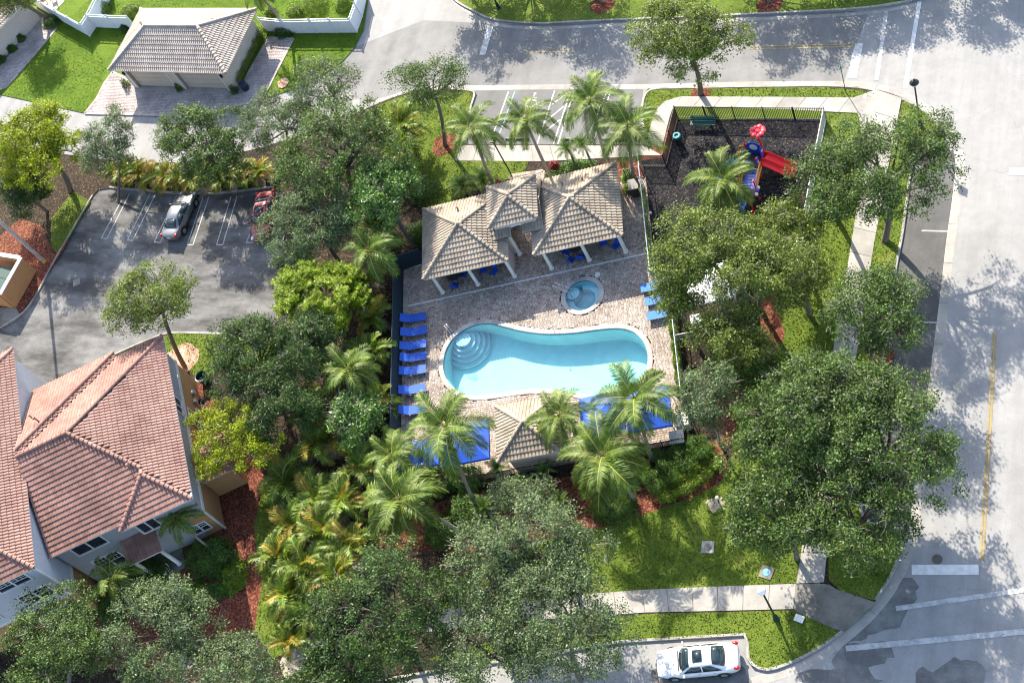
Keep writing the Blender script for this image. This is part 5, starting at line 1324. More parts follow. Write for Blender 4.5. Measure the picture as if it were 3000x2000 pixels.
def palm(label, base, top, r_m, seed, n=15, group='coconut palms around the pool', z0=.14, bow=.12, mats=None, dead=1, tr=.13, name='coconut_palm'):
    """base, top = (x, y) and (x, y, z) of the crown"""
    rr = random.Random(seed); t = thing(name, label, 'palm', (*base, z0), 0, group)
    tp = Vector((top[0] - base[0], top[1] - base[1], top[2] - z0)); k = 12
    bend = Vector((tp.x, tp.y, 0)) * -bow
    pts = [tp * (i / k) + bend * 4 * (i / k) * (1 - i / k) for i in range(k + 1)]; pts[0].z = -.05
    m = MB(); m.tube(pts, [tr * (1.5 if i == 0 else 1.15 if i == 1 else 1 - .25 * i / k) for i in range(k + 1)], 10, False); m.build('trunk', m_palmbark, t, smooth=True)
    MB().ball(tuple(tp + Vector((0, 0, .05))), (.17, .17, .3), 8, 6).build('crownshaft', m_frond, t, smooth=True)
    L = r_m * 1.12
    V = [('a', 58, 85), ('b', 40, 100), ('c', 24, 100), ('d', 6, 85), ('e', -14, 65)]
    for i in range(n):
        f = i / (n - 1); q = min(4, int(f * 4.99)); kk, e0, dr = V[q]
        me = frond_mesh(('coco', kk, i % 2), 2.9, e0, dr, 30, .85, .085, m_frond, 22 if q < 3 else 8, i % 2 + q * 3, .45 + .12 * q)
        put_frond(me, t, tp + Vector((0, 0, .15)), i * 2.39996 + rr.uniform(-.25, .25), rr.uniform(-.1, .1), rr.uniform(-.25, .25), L / 2.9 * rr.uniform(.86, 1.08) * (.9 if q == 0 else 1))
    for i in range(dead):
        me = frond_mesh(('coco', 'dead', 0), 2.4, -45, 40, 30, .55, .05, m_frondy, 0, 5, .9)
        put_frond(me, t, tp, rr.uniform(0, 6.28), 0, 0, L / 2.9 * .9)
    if seed % 3 == 0:
        nu = MB()
        for i in range(4): nu.ball(tuple(tp + Vector((.2 * math.cos(i * 1.7), .2 * math.sin(i * 1.7), -.12))), (.1, .1, .13), 7, 5)
        nu.build('coconut_bunch', plain('coconut_husk', (.2, .17, .03), .6), t)
    return t
def areca(label, cen, h, r_m, seed, n=20, group='areca palm clumps', yellow=.3, dead=.06, z0=.12, base_mat=None):
    yellow *= .55; n = int(n * 1.35)
    rr = random.Random(seed); t = thing('areca_palm', label, 'palm', (*cen, z0), 0, group)
    m = MB(); st = []
    for i in range(6):
        a = rr.uniform(0, 6.28); d = rr.uniform(.05, .35); hh = h * rr.uniform(.35, .75)
        p = Vector((d * math.cos(a) * 1.8 * r_m * .4, d * math.sin(a) * 1.8 * r_m * .4, hh)); st.append((p, a)); m.tube([(d * math.cos(a) * .6, d * math.sin(a) * .6, -.03), tuple(p)], [.05, .035], 6, False)
    m.build('stems', plain('areca_stem', (.2, .19, .06), .6), t)
    for i in range(n):
        p, a = st[i % 6]; u = rr.random()
        mat, kk = (m_frondb, 'x') if u < dead else (m_frondy, 'y') if u < dead + yellow else (base_mat or m_areca, 'g' + (base_mat or m_areca).name[:3])
        q = rr.choice((0, 1, 2))
        me = frond_mesh(('areca', kk, q), 1.9, (72, 55, 38)[q] if kk != 'x' else -20, (95, 110, 110)[q] if kk != 'x' else 60, 22, .58, .075, mat, 35, q + 11, .35)
        put_frond(me, t, p + Vector((0, 0, rr.uniform(-.15, .25))), a + rr.gauss(0, 1.1) + i * .7, rr.uniform(-.15, .15), rr.uniform(-.3, .3), r_m / 1.55 * rr.uniform(.75, 1.15))
    return t
def rosette(name, label, cen, h, r_m, seed, mat, n=22, group=None, key='cyc', e=(75, 50, 25), drop=75, z0=.12, cat='palm', wl=.035, ll=.32):
    rr = random.Random(seed); t = thing(name, label, cat, (*cen, z0), 0, group)
    MB().tube([(0, 0, -.03), (.03, 0, h * .5), (0, 0, h)], [.1, .08, .09], 8, False).build('trunk', m_palmbark, t, smooth=True)
    for i in range(n):
        q = int(2.99 * i / n); me = frond_mesh((key, mat.name, q), 1.3, e[q], drop, 24, ll, wl, mat, 30, q + 3, .15)
        put_frond(me, t, (0, 0, h), i * 2.39996 + rr.uniform(-.2, .2), rr.uniform(-.1, .1), rr.uniform(-.2, .2), r_m / 1.15 * rr.uniform(.85, 1.1))
    return t

T = tree
# upper left
T('broadleaf_tree', 'big lime yellow tree at the left edge above the parking lot', (-84.26, 54.69), (*(-84.04, 55.57), 5.6), (4.4, 4.3, 2.8), m_lime, 11, 26000, .16, .5, 13, .22, 'trees along the lane', sig=.24)
T('broadleaf_tree', 'dark green tree tucked below the lime yellow one at the left edge', None, (*(-85.75, 52.37), 3.4), (3.3, 2.6, 2.0), m_oakd, 12, 12000, .15, group='trees along the lane')
T('broadleaf_tree', 'small grey green tree right of the lime yellow tree', (-78.59, 53.64), (*(-77.43, 56.06), 4.6), (2.3, 3.2, 2.2), m_oakg, 13, 9000, .13, lobes=8, tr=.1, group='trees along the lane', cl=20)
T('oak_tree', 'spreading green tree standing in front of the double garage', (-68.56, 55.43), (*(-67.57, 55.65), 5.2), (4.8, 3.9, 2.2), m_oak, 14, 19000, .15, lobes=11, group='trees along the lane')
T('oak_tree', 'thin silvery tree between the garage lawn and the lane bend', (-59.15, 60.75), (*(-57.6, 61.03), 5.6), (3.4, 2.9, 1.9), m_oakg, 15, 8000, .13, .45, 9, .15, 'trees along the lane', bare=.12)
T('oak_tree', 'silvery tree overhanging the lane left of the dense oak', (-62.27, 57.49), (*(-61.35, 58.23), 5.0), (3.7, 3.3, 1.9), m_oakg, 16, 12000, .13, .45, 9, .13, 'trees along the lane', bare=.12)
T('oak_tree', 'dense oak with bare grey twigs above the red car', (-54.33, 52.83), (*(-53.83, 53.77), 6.4), (5.2, 4.4, 2.6), m_oak, 17, 20000, .15, lobes=15, tr=.24, bare=.12)
T('oak_tree', 'grey green tree overhanging the right end of the parking lot', (-54.1, 47.47), (*(-54.54, 48.3), 5.4), (3.8, 3.8, 2.3), m_oakg, 18, 16000, .14, lobes=11, bare=.09)
T('oak_tree', 'low grey green tree at the edge of the lot above the lime ball', None, (*(-56.44, 45.76), 3.2), (1.7, 1.6, 1.3), m_oakg, 19, 4000, .14, lobes=7, tr=.1)
T('glossy_tree', 'bright glossy leaved tree left of the clubhouse', (-48.7, 49.71), (*(-49.84, 51.37), 5.2), (2.7, 3.4, 2.3), m_gloss, 20, 9000, .2, .45, 11, .17, bare=.2)
T('lime_tree', 'round bright lime bush tree beside the parking lot', None, (*(-52.57, 42.68), 4.2), (3.9, 3.1, 2.1), m_limeball, 21, 22000, .23, .34, 12, .18, whorl=True, sig=.2, low=.15)
T('oak_tree', 'dark oak right of the lime ball by the left pool fence', None, (*(-51.82, 38.36), 4.8), (2.7, 2.6, 1.9), m_oakd, 22, 9000, .14, lobes=10, bare=.1)
T('oak_tree', 'dark oak beside the tan wall of the house', (-56.94, 37.51), (*(-55.72, 36.81), 5.2), (4.1, 3.6, 2.2), m_oakd, 23, 18000, .14, lobes=11)
T('oak_tree', 'dark grey green tree filling the gap right of the tan house', None, (*(-52.68, 33.92), 4.4), (3.3, 3.0, 1.9), m_oakd, 24, 13000, .14, lobes=9)
T('lime_tree', 'yellow green tree spreading over the side roof of the house', (-52.8, 30.13), (*(-55.4, 30.96), 4.6), (3.5, 3.2, 1.6), m_lime, 25, 13000, .13, .5, 11, .16, sig=.2, cl=18)
T('oak_tree', 'lone leaning oak standing over the lot behind the house', (-65.27, 38.3), (*(-64.93, 40.27), 6.8), (3.7, 3.1, 2.3), m_oakl, 26, 13000, .14, lobes=12, tr=.17)
T('schefflera_tree', 'small pale leaved tree among the areca palms', (-47.21, 32.09), (*(-46.96, 33.66), 3.4), (1.7, 2.1, 1.4), m_gloss, 27, 4200, .2, .42, 8, .09, bare=.25)
# bottom
T('oak_tree', 'big green tree at the bottom left corner before the grey house', (-64.2, 12.19), (*(-62.03, 14.8), 6.0), (4.7, 3.6, 2.4), m_oak, 28, 16000, .15, lobes=13)
T('oak_tree', 'pale silvery tree over the house walkway', (-55.42, 14.7), (*(-54.78, 16.73), 5.6), (4.7, 3.9, 2.1), m_oakg, 29, 17000, .14, .5, 12, bare=.12)
T('oak_tree', 'pale silvery tree at the bottom edge right of the walkway tree', None, (*(-48.92, 15.53), 5.0), (3.3, 2.4, 1.8), m_oakg, 30, 8500, .14, lobes=9, bare=.12)
T('oak_tree', 'dark dense tree at the bottom below the yellow areca palms', None, (*(-39.47, 19.97), 6.0), (4.7, 4.2, 2.6), m_oakd, 31, 18000, .15, lobes=14, bare=.08)
T('oak_tree', 'dark tree cut by the bottom edge below the dense one', None, (*(-41.78, 16.26), 4.6), (3.6, 2.6, 2.0), m_oakd, 32, 10000, .15, lobes=10)
T('oak_tree', 'wide grey green tree below the lower palm row', None, (*(-30.07, 24.86), 5.8), (4.4, 3.4, 2.1), m_oakg, 33, 14000, .14, .5, 12, bare=.13)
T('oak_tree', 'grey green tree left of the wide one below the palms', None, (*(-33.4, 23.18), 5.2), (3.3, 3.2, 2.0), m_oakg, 34, 10000, .14, .5, 10, bare=.1)
T('oak_tree', 'grey green tree overhanging the bottom sidewalk left of the white car', (-28.37, 19.18), (*(-28.14, 20.98), 5.6), (4.4, 3.7, 2.2), m_oakg, 35, 15000, .14, .5, 13, bare=.1)
T('oak_tree', 'grey green tree at the bottom edge left of the white car', None, (*(-32.86, 18.95), 4.8), (3.6, 3.1, 2.0), m_oakg, 36, 11000, .14, lobes=10)
T('young_tree', 'sparse young tree in the red mulch below the kiosk', (-34.21, 28.73), (*(-33.81, 29.41), 2.8), (2.2, 1.7, 1.2), m_oakg, 37, 3600, .13, lobes=8, tr=.07, bare=.2)
# right
T('oak_tree', 'huge street oak, middle of the mass over the right sidewalk', (-14.67, 34.07), (*(-14.91, 35.08), 6.6), (4.6, 4.0, 2.6), m_oak, 38, 19000, .15, lobes=15, tr=.25, bare=.13, group='oaks along the right street')
T('oak_tree', 'huge street oak leaning furthest over the right street', (-14.11, 32.88), (*(-11.53, 33.6), 6.2), (4.4, 4.4, 2.6), m_oak, 39, 19000, .15, lobes=15, tr=.22, bare=.13, group='oaks along the right street')
T('oak_tree', 'street oak over the lawn left of the right sidewalk', None, (*(-17.08, 32.89), 5.8), (3.6, 3.9, 2.2), m_oak, 40, 13000, .15, lobes=12, bare=.1, group='oaks along the right street')
T('oak_tree', 'lowest street oak above the corner with the green sign', (-13.11, 29.69), (*(-12.82, 29.32), 5.2), (4.2, 3.1, 2.1), m_oak, 41, 14000, .15, lobes=12, bare=.1, group='oaks along the right street')
T('oak_tree', 'street oak overhanging the lawn above the bottom sidewalk', None, (*(-16.8, 28.78), 5.0), (3.2, 2.7, 1.9), m_oak, 42, 9500, .15, lobes=10, group='oaks along the right street')
T('oak_tree', 'mid size street oak by the red mulch ring and parking bay', (-13.85, 41.82), (*(-13.04, 42.6), 5.4), (3.1, 3.1, 2.1), m_oak, 43, 10500, .14, lobes=11, tr=.16, bare=.1, group='oaks along the right street')
T('oak_tree', 'tall street oak at the top of the parking bay', (-14.11, 50.93), (*(-13.49, 51.9), 6.4), (4.5, 4.8, 2.5), m_oak, 44, 21000, .14, .5, 14, .2, 'oaks along the right street', bare=.12)
T('oak_tree', 'oak overhanging the right fence of the playground', (-17.5, 52.65), (*(-17.18, 51.57), 5.4), (2.4, 3.3, 2.0), m_oak, 45, 9500, .14, lobes=10, group='oaks along the right street')
T('oak_tree', 'olive oak hanging over the playground slide end', None, (*(-19.71, 49.19), 4.6), (1.9, 1.9, 1.5), m_oakl, 46, 5500, .14, lobes=9)
T('oak_tree', 'broad olive oak between hot tub and playground', (-21.85, 45.76), (*(-24.01, 46.22), 5.8), (3.7, 3.4, 2.1), m_oakl, 47, 14000, .14, lobes=13, bare=.1)
T('oak_tree', 'olive oak over the white canopy', (-21.62, 45.5), (*(-20.44, 44.65), 5.8), (3.3, 3.0, 2.0), m_oakl, 48, 11000, .14, lobes=11, bare=.1)
T('oak_tree', 'olive oak leaning over the bright blue loungers', None, (*(-25.97, 44.05), 4.4), (1.9, 2.3, 1.6), m_oakl, 49, 5600, .14, lobes=9)
T('oak_tree', 'olive oak shading the lawn right of the white canopy', None, (*(-18.24, 45.35), 4.8), (2.4, 3.3, 1.7), m_oakl, 50, 7500, .14, lobes=10, cl=18)
T('oak_tree', 'dull green tree over the fenced pump yard right of the pool', (-22.2, 41.32), (*(-22.32, 41.21), 3.9), (2.8, 2.4, 1.7), m_oakl, 51, 8000, .14, lobes=10)
T('young_tree', 'slender grey green tree at the lower right corner of the pool fence', (-22.19, 34.96), (*(-22.48, 36.11), 4.6), (1.9, 2.6, 1.8), m_oakg, 52, 6000, .13, lobes=9, tr=.09, bare=.12)
T('oak_tree', 'yellowing oak in the verge above the playground corner', (-28.94, 63.66), (*(-28.46, 63.28), 6.6), (4.4, 3.3, 2.8), m_oakl, 53, 16000, .15, lobes=14, tr=.19, bare=.12, group='trees along the side road')
T('oak_tree', 'open crowned oak on the lawn left of the accessible stalls', (-48.9, 59.22), (*(-47.97, 60.2), 6.2), (3.5, 2.4, 1.7), m_oak, 54, 8000, .13, .48, 11, .15, 'trees along the side road', bare=.1)
T('broadleaf_tree', 'tree with a pale straight trunk at the top left corner', (-96.18, 74.83), (*(-97.02, 74.16), 4.6), (2.6, 2.3, 1.6), m_oakl, 55, 7000, .15, lobes=9, tr=.2, group='trees in the gardens', z0=.06)
# trees north of the side road whose shadows fall across it
for i, (b, c, r, z) in enumerate((((-51.33, 75.36), (-51.15, 75.63), 3.5, 4.4), ((-46.47, 75.94), (-46.72, 76.81), 3.6, 4.4), ((-38.77, 73.24), (-41.52, 75.47), 3.8, 4.6), ((-25.07, 72.29), (-27.02, 75.23), 3.8, 4.6),
                                  ((-20.84, 74.31), (-21.74, 75.16), 3.2, 4.2), ((-17.73, 75.75), (-17.8, 76.2), 3.4, 4.2), ((-12.36, 75.96), (-12.16, 76.38), 3.6, 4.4), ((-8.03, 74.92), (-7.83, 75.33), 3.4, 4.4))):
    T('oak_tree', ('leftmost oak beyond the top edge', 'second oak from the left beyond the top edge', '', '', 'oak beyond the top edge right of the right mulch ring', 'third oak from the right beyond the top edge', 'second oak from the right beyond the top edge', 'rightmost oak beyond the top edge')[i] if i not in (2, 3) else ('oak rising from the left mulch ring on the top verge' if i == 2 else 'oak rising from the right mulch ring on the top verge'), b, (*c, z), (r, r * .95, 2.2), m_oak, 70 + i, 9000, .16, lobes=11, tr=.14, group='trees on the far verge', z0=.1, flow=1.1)

# palms
for i, (b, c, z, r, lab) in enumerate((
    ((-43.7, 55.43), (1385, 378), 6.3, 2.5, 'leftmost coconut palm behind the clubhouse by the accessible stalls'),
    ((-38.93, 55.75), (1540, 355), 6.3, 2.4, 'coconut palm with its foot at the paver entry path'),
    ((-34.81, 57.23), (1732, 300), 6.6, 2.6, 'tallest coconut palm before the accessible stalls'),
    ((-32.29, 55.44), (1842, 372), 6.2, 2.6, 'rightmost coconut palm behind the clubhouse by the picket fence'),
    ((-24.97, 52.26), (2118, 530), 4.4, 2.7, 'coconut palm growing in the playground'),
    ((-50.99, 45.44), (1082, 735), 4.6, 2.5, 'coconut palm left of the clubhouse above the lime ball'),
    ((-49.09, 35.81), (1022, 1085), 4.4, 2.4, 'coconut palm left of the pool fence'),
    ((-37.99, 29.44), (1310, 1255), 7.0, 2.9, 'leaning coconut palm over the left blue cabana'),
    ((-32.43, 33.64), (1640, 1222), 4.2, 2.3, 'coconut palm right of the kiosk roof'),
    ((-26.74, 33.9), (1862, 1170), 6.2, 2.8, 'coconut palm over the right blue cabana'),
    ((-27.41, 31.09), (1768, 1340), 4.6, 3.1, 'big low coconut palm in front of the kiosk'),
    ((-38.73, 27.32), (1175, 1465), 4.2, 3.0, 'coconut palm with a trunk bowed nearly flat'),
    ((-43.8, 30.21), (1150, 1335), 3.4, 2.2, 'short coconut palm left of the leaning one'))):
    palm(lab, b, (*[x for x in ((-43.16, 55.93), (-39.15, 56.55), (-34.36, 57.86), (-31.29, 55.95), (-24.45, 52.69), (-49.48, 46.39), (-48.11, 36.76), (-38.08, 31.83), (-31.99, 34.49), (-26.52, 35.12), (-28.34, 31.8), (-41.39, 27.81), (-43.41, 31.15))[i]], z), r, 100 + i, 16 if r > 2.5 else 14, bow=.5 if i == 11 else .12)
palm('palm with thick feathered head before the grey house', (-61.22, 18.92), (*(-61.64, 20.34), 3.6), 2.0, 130, 14, 'palms in the gardens', tr=.09, name='garden_palm')
palm('curved stemmed palm beside the tan house porch', (-56.74, 24.06), (*(-57.85, 24.84), 4.0), 1.7, 132, 14, 'palms in the gardens', tr=.09, bow=.35, name='garden_palm')
palm('palm leaning over the white garden fence at the top', (-67.99, 72.12), (*(-68.66, 72.13), 5.0), 1.9, 133, 14, 'palms in the gardens', z0=.06, tr=.14, name='garden_palm')
# areca clumps: hedge above the lot, then the jungle left of the pool
for i, (u, v) in enumerate(((400, 500), (452, 512), (505, 520), (560, 528), (620, 530), (690, 522), (750, 510), (800, 500))):
    pass
AR = [(G(u, 528 + 10 * math.sin(u * .05) + (12 if 480 < u < 720 else 0), .12), h, 1.3, y) for u, h, y in ()]
HR = [(-79.72, 56.15), (-78.18, 56), (-76.63, 55.78), (-75.09, 55.57), (-73.59, 55.39), (-72.14, 55.29), (-70.71, 55.22), (-69.35, 55.26), (-68.02, 55.36), (-66.71, 55.5), (-65.44, 55.71), (-64.18, 55.91)]
HL = ('leftmost', 'second from the left', 'third from the left', 'fourth from the left', 'just left of the silver car', 'behind the silver car', 'just right of the silver car', 'seventh from the left' if False else 'two right of the silver car', 'midway between the cars', 'two left of the red car', 'just left of the red car', 'behind the red car')
for i, c in enumerate(HR): areca('golden areca palm in the hedge above the parking lot, ' + HL[i], c, 1.0 + .25 * (i % 3), 1.35, 200 + i, 18, 'areca hedge above the lot', .75)
AJ = [((-51.63, 59.42), 3.2, 1.9, .1, 'by the dense oak near the lane'), ((-51.44, 56.75), 3., 1.8, .12, 'under the glossy tree near the lane'), ((-51.42, 50.33), 3., 1.8, .05, 'above the left fence corner'), ((-49.28, 42.57), 2.6, 1.5, .55, 'with orange fronds beside the left fence'), ((-50.87, 44.86), 2.6, 1.5, .2, 'right of the lime ball'),
      ((-48.5, 39.19), 2.6, 1.7, .15, 'between the palm and the left fence'), ((-52.15, 34.77), 2.8, 1.7, .1, 'below the dark oaks'), ((-46.85, 35.72), 2.6, 1.6, .15, 'beside the lower left fence'), ((-50.34, 31.95), 2.6, 1.7, .45, 'with yellow fronds right of the lime tree'), ((-46.63, 30.71), 2.8, 1.8, .2, 'left of the short palm'),
      ((-51.89, 29.17), 2.8, 1.8, .2, 'at the edge of the grass strip'), ((-49.13, 28.41), 3., 1.9, .25, 'in the middle of the jungle'), ((-46.61, 28.16), 2.8, 1.7, .25, 'left of the bowed palm'), ((-50.57, 26.22), 2.6, 1.7, .45, 'upper left of the orange clumps'), ((-47.84, 25.78), 2.8, 1.8, .5, 'with the most orange fronds'),
      ((-45.43, 25.31), 2.6, 1.7, .5, 'right of the orange clumps'), ((-50.51, 23.73), 2.6, 1.7, .5, 'golden one by the red mulch'), ((-47.93, 23.31), 2.8, 1.8, .4, 'golden one above the dark tree'), ((-45.67, 22.87), 2.6, 1.7, .3, 'at the rim of the dark tree'), ((-48.82, 21.27), 2.6, 1.7, .15, 'lower green one by the grass strip'),
      ((-47.09, 20.08), 2.4, 1.5, .1, 'lowest green one above the pale sand'), ((-47.79, 18.35), 2.0, 1.2, .4, 'small yellow one on the pale sand'), ((-44.42, 32.21), 2.6, 1.5, .1, 'behind the short palm'), ((-41.46, 30.19), 2.2, 1.3, .05, 'below the left cabana')]
for i, (c, h, r, y, w) in enumerate(AJ): areca('areca palm clump ' + w, c, h, r, 230 + i, 22, 'areca jungle left of the pool', y, .1)
# small palms and cycads
for i, (c, h, r, lab) in enumerate((((-45.83, 54.81), .5, 1.25, 'left bushy dwarf date palm behind the clubhouse'), ((-44.24, 55.29), .5, 1.2, 'right bushy dwarf date palm behind the clubhouse'), ((-37.67, 57.64), 1.3, .95, 'left slender dwarf palm by the accessible stalls'), ((-36.51, 57.94), 1.4, .95, 'right slender dwarf palm by the accessible stalls'),
        ((-36.73, 31.9), .9, .95, 'dwarf date palm at the left foot of the kiosk'), ((-34.74, 30.85), .9, 1.0, 'dwarf date palm on the picket fence below the kiosk'), ((-37.13, 29.15), .7, 1.0, 'dwarf date palm right of the leaning trunk'), ((-35.81, 29.77), .6, .8, 'small dwarf date palm below the picket fence'), ((-32.05, 30.15), .7, .85, 'dwarf date palm left of the big low palm'),
        ((-33.44, 31.96), .9, .9, 'dwarf date palm right of the kiosk'), ((-22.28, 33.84), .3, .0001, ''))):
    if lab: rosette('dwarf_palm', lab, c, h, r, 300 + i, m_cycad, 24, 'dwarf date palms')
# hedges and shrubs
hedge('clipped hedge along the right wall of the garage', [(-70.96, 66.03), (-70.83, 68.31), (-70.55, 70.62), (-70.36, 71.87)], .75, .9, m_hedgel, 401, z0=.06, name='wall_hedge')
for c, lab, k in (((-83.31, 66.39), 'small topiary bush at the left garage pilaster', 402), ((-77.05, 65.78), 'small dark topiary between the garage doors', 403), ((-71.03, 65.27), 'small topiary at the right garage corner', 404)):
    shrub('topiary', lab, c, (.38, .38, .85), m_hedge, k, 900, .1, z0=.06, cat='shrub', group='topiary at the garage')
for c, r, mm, k, lab in (((-95.94, 74.6), (1.1, .9, .7), m_hedge, 410, 'dark shrub round the pale trunk at the top left'), ((-68.21, 71.86), (1.15, .8, .7), m_hedge, 411, 'round shrub at the foot of the fence palm'), ((-98.81, 72.61), (.45, .4, .6), m_hedge, 412, 'upper small shrub at the cream house wall'), ((-99.34, 71.35), (.55, .45, .6), m_hedge, 413, 'middle small shrub at the cream house wall'), ((-100.22, 70.03), (.7, .6, .8), m_hedge, 414, 'lower shrub at the cream house wall'),
                         ((-86.49, 73.19), (.5, .45, .5), m_hedge, 415, 'small shrub between fence and garage'), ((-90.6, 75.99), (1.2, .9, .8), m_hedgel, 416, 'bright shrub behind the white fence corner'), ((-86.74, 75.31), (1.1, .9, .8), m_hedgel, 417, 'bright shrub behind the garage roof'), ((-66.13, 74.69), (1.4, 1.3, 1.3), m_hedgel, 418, 'big bright shrub inside the white fence'), ((-67.87, 74.09), (1., .8, .7), m_hedgel, 419, 'flowering shrub inside the white fence'),
                         ((-63.16, 74.68), (.8, .9, 1.), m_hedgel, 420, 'shrub in the fence corner by the road'), ((-70.6, 74.18), (.6, .5, .6), m_hedgel, 421, 'shrub by the garage end of the fence')):
    shrub('garden_shrub', lab, c, r, mm, k, 2400, .12, group='garden shrubs', z0=.06)
for c, r, mm, k, n, lab in (((-56.72, 23.5), (2.1, 1.6, 1.5), m_hedge, 430, 7000, 'big round shrub bed right of the porch'), ((-61.45, 21.15), (1.9, 2.0, 1.5), m_hedge, 431, 7000, 'dark shrub mass left of the porch walk'), ((-63.15, 18.92), (1.3, 1.2, 1.2), m_hedge, 432, 3500, 'dark shrub under the garden palm'),
                            ((-54.49, 22.51), (1.0, 1.3, .7), m_hedgel, 433, 3200, 'low bright shrub curving along the mulch'), ((-57.18, 21.06), (1.1, .8, .6), m_hedgel, 434, 2600, 'low bright shrub at the foot of the walk'), ((-55.46, 21.4), (.9, .6, .5), m_hedge, 435, 2000, 'low shrub between the two bright ones'),
                            ((-21.76, 41.35), (2.4, 2.2, 2.2), m_hedge, 436, 9000, 'large round dark bush right of the pool'), ((-38.34, 29.02), (1.6, 1.4, 1.2), m_hedge, 437, 4500, 'dark shrub at the foot of the leaning palm'), ((-39.18, 31.17), (1.3, 1.1, 1.2), m_gloss, 438, 3000, 'leafy shrub below the left cabana'), ((-40.99, 31.24), (1.2, 1.1, 1.2), m_gloss, 439, 2600, 'leafy shrub left of the leaning trunk'),
                            ((-27.98, 32.95), (1.4, 1.1, 1.2), m_gloss, 440, 3200, 'leafy shrub below the right cabana'), ((-28.57, 30.27), (1.6, 1.1, .9), m_hedge, 441, 4000, 'dark shrub at the foot of the big low palm'), ((-39.89, 27.4), (1.4, 1.2, .9), m_hedge, 442, 3600, 'dark shrub by the bowed trunk'), ((-36.04, 27.82), (1.8, 1.2, .9), m_oakg, 443, 4200, 'grey green shrub in the mulch below the kiosk'),
                            ((-49.11, 54.48), (1.3, 1.2, 1.0), m_hedge, 444, 3000, 'dark shrub behind the left pavilion'), ((-48.58, 50.7), (1.0, 1.0, 1.), m_hedge, 445, 2600, 'dark shrub above the left fence corner'), ((-37.22, 56.85), (1.5, .8, .6), m_gloss, 446, 2600, 'leafy bed under the slender dwarf palms'), ((-33.03, 56.06), (.5, .6, .6), m_gloss, 447, 1000, 'small shrub in the mulch right of the clubhouse'),
                            ((-32.55, 55), (.6, .5, .6), m_hedgel, 448, 1000, 'bright shrub against the clubhouse right wall'), ((-42.39, 55.29), (.8, .5, .5), m_hedge, 449, 1400, 'low shrub behind the tower'), ((-38.96, 56.08), (.6, .5, .5), m_hedge, 450, 1200, 'low shrub beside the entry path')):
    shrub('garden_shrub', lab, c, r, mm, k, n, .13, group='shrubs in the mulch beds')
shrub('red_shrub', 'small red leaved plant behind the clubhouse roof', (-43.07, 55.29), (.35, .35, .55), m_redleaf, 460, 500, .2, .3)
shrub('red_shrub', 'dark red leaved plant among the slender dwarf palms', (-39.04, 57.02), (.4, .35, .6), m_redleaf, 461, 500, .2, .3)
hedge('long bright clipped hedge curving above the lower lawn', catmull([(-25.82, 31.26), (-24.41, 32.1), (-23.27, 33.15), (-22.49, 34.41)], .4), 1.35, .85, m_hedgel, 470, name='curved_hedge')
hedge('dark clipped hedge inside the curved one', catmull([(-26.57, 31.66), (-25.42, 32.71), (-24.09, 34.03), (-23.07, 35.2)], .4), 1.5, 1.2, m_hedge, 471, name='curved_hedge')
hedge('dark hedge below the corner picket fence', [(-26.23, 33.36), (-24.56, 34.11), (-23.38, 35.05)], 1.5, 1.1, m_hedge, 472, name='wall_hedge')
hedge('dark hedge along the foot of the right cabana', [(-31.22, 31.68), (-29.25, 32.35), (-27.08, 33.04)], 1.2, .9, m_hedge, 473, name='wall_hedge')
hedge('narrow ivy hedge along the right pool fence', [p_(-13.95, 52.2), p_(-13.9, 43.6)], .45, 1.1, m_hedgel, 474, name='ivy_hedge')
hedge('ivy climbing the fence beside the clubhouse', [p_(-15.05, 61.5), p_(-15.05, 53.6)], .3, 1.3, m_hedgel, 475, 220, name='ivy_hedge')

# ------------------------------------------------------------------ fences
ch_ = {}
def shared(key, fn):
    if key not in ch_: ch_[key] = fn()
    return ch_[key]
def picket_fence(label, pts, h, mat, z0=.14, gap=.125, name='picket_fence', post=2.4, base=None):
    b = pts[0]; t = thing(name, label, 'fence', (*b, z0), 0, 'black picket fences')
    def pk(): m = MB().box((0, 0, h / 2), (.036, .036, h)); return mesh_np('picket', m.v, m.f, [mat])
    me = shared(('picket', h, mat.name), pk)
    def pp(): m = MB().box((0, 0, h / 2 + .04), (.07, .07, h + .08)); return mesh_np('post', m.v, m.f, [mat])
    mp = shared(('fpost', h, mat.name), pp)
    for i in range(len(pts) - 1):
        a = Vector(pts[i]) - Vector(b); q = Vector(pts[i + 1]) - Vector(b); L = (q - a).length; d = (q - a).normalized()
        for z in (.12, h - .05): MB().bar((*a, z), (*q, z), .045, .045).build('rail', mat, t)
        n = max(1, int(L / gap))
        for k in range(1, n):
            o = link('picket', me, t); o.location = (*(a + d * L * k / n), 0); o.rotation_euler = (0, 0, math.atan2(d.y, d.x))
        k = max(1, int(round(L / post)))
        for j in range(k + (1 if i == len(pts) - 2 else 0)):
            o = link('post', mp, t); o.location = (*(a + d * L * j / k), 0); o.rotation_euler = (0, 0, math.atan2(d.y, d.x))
    return t
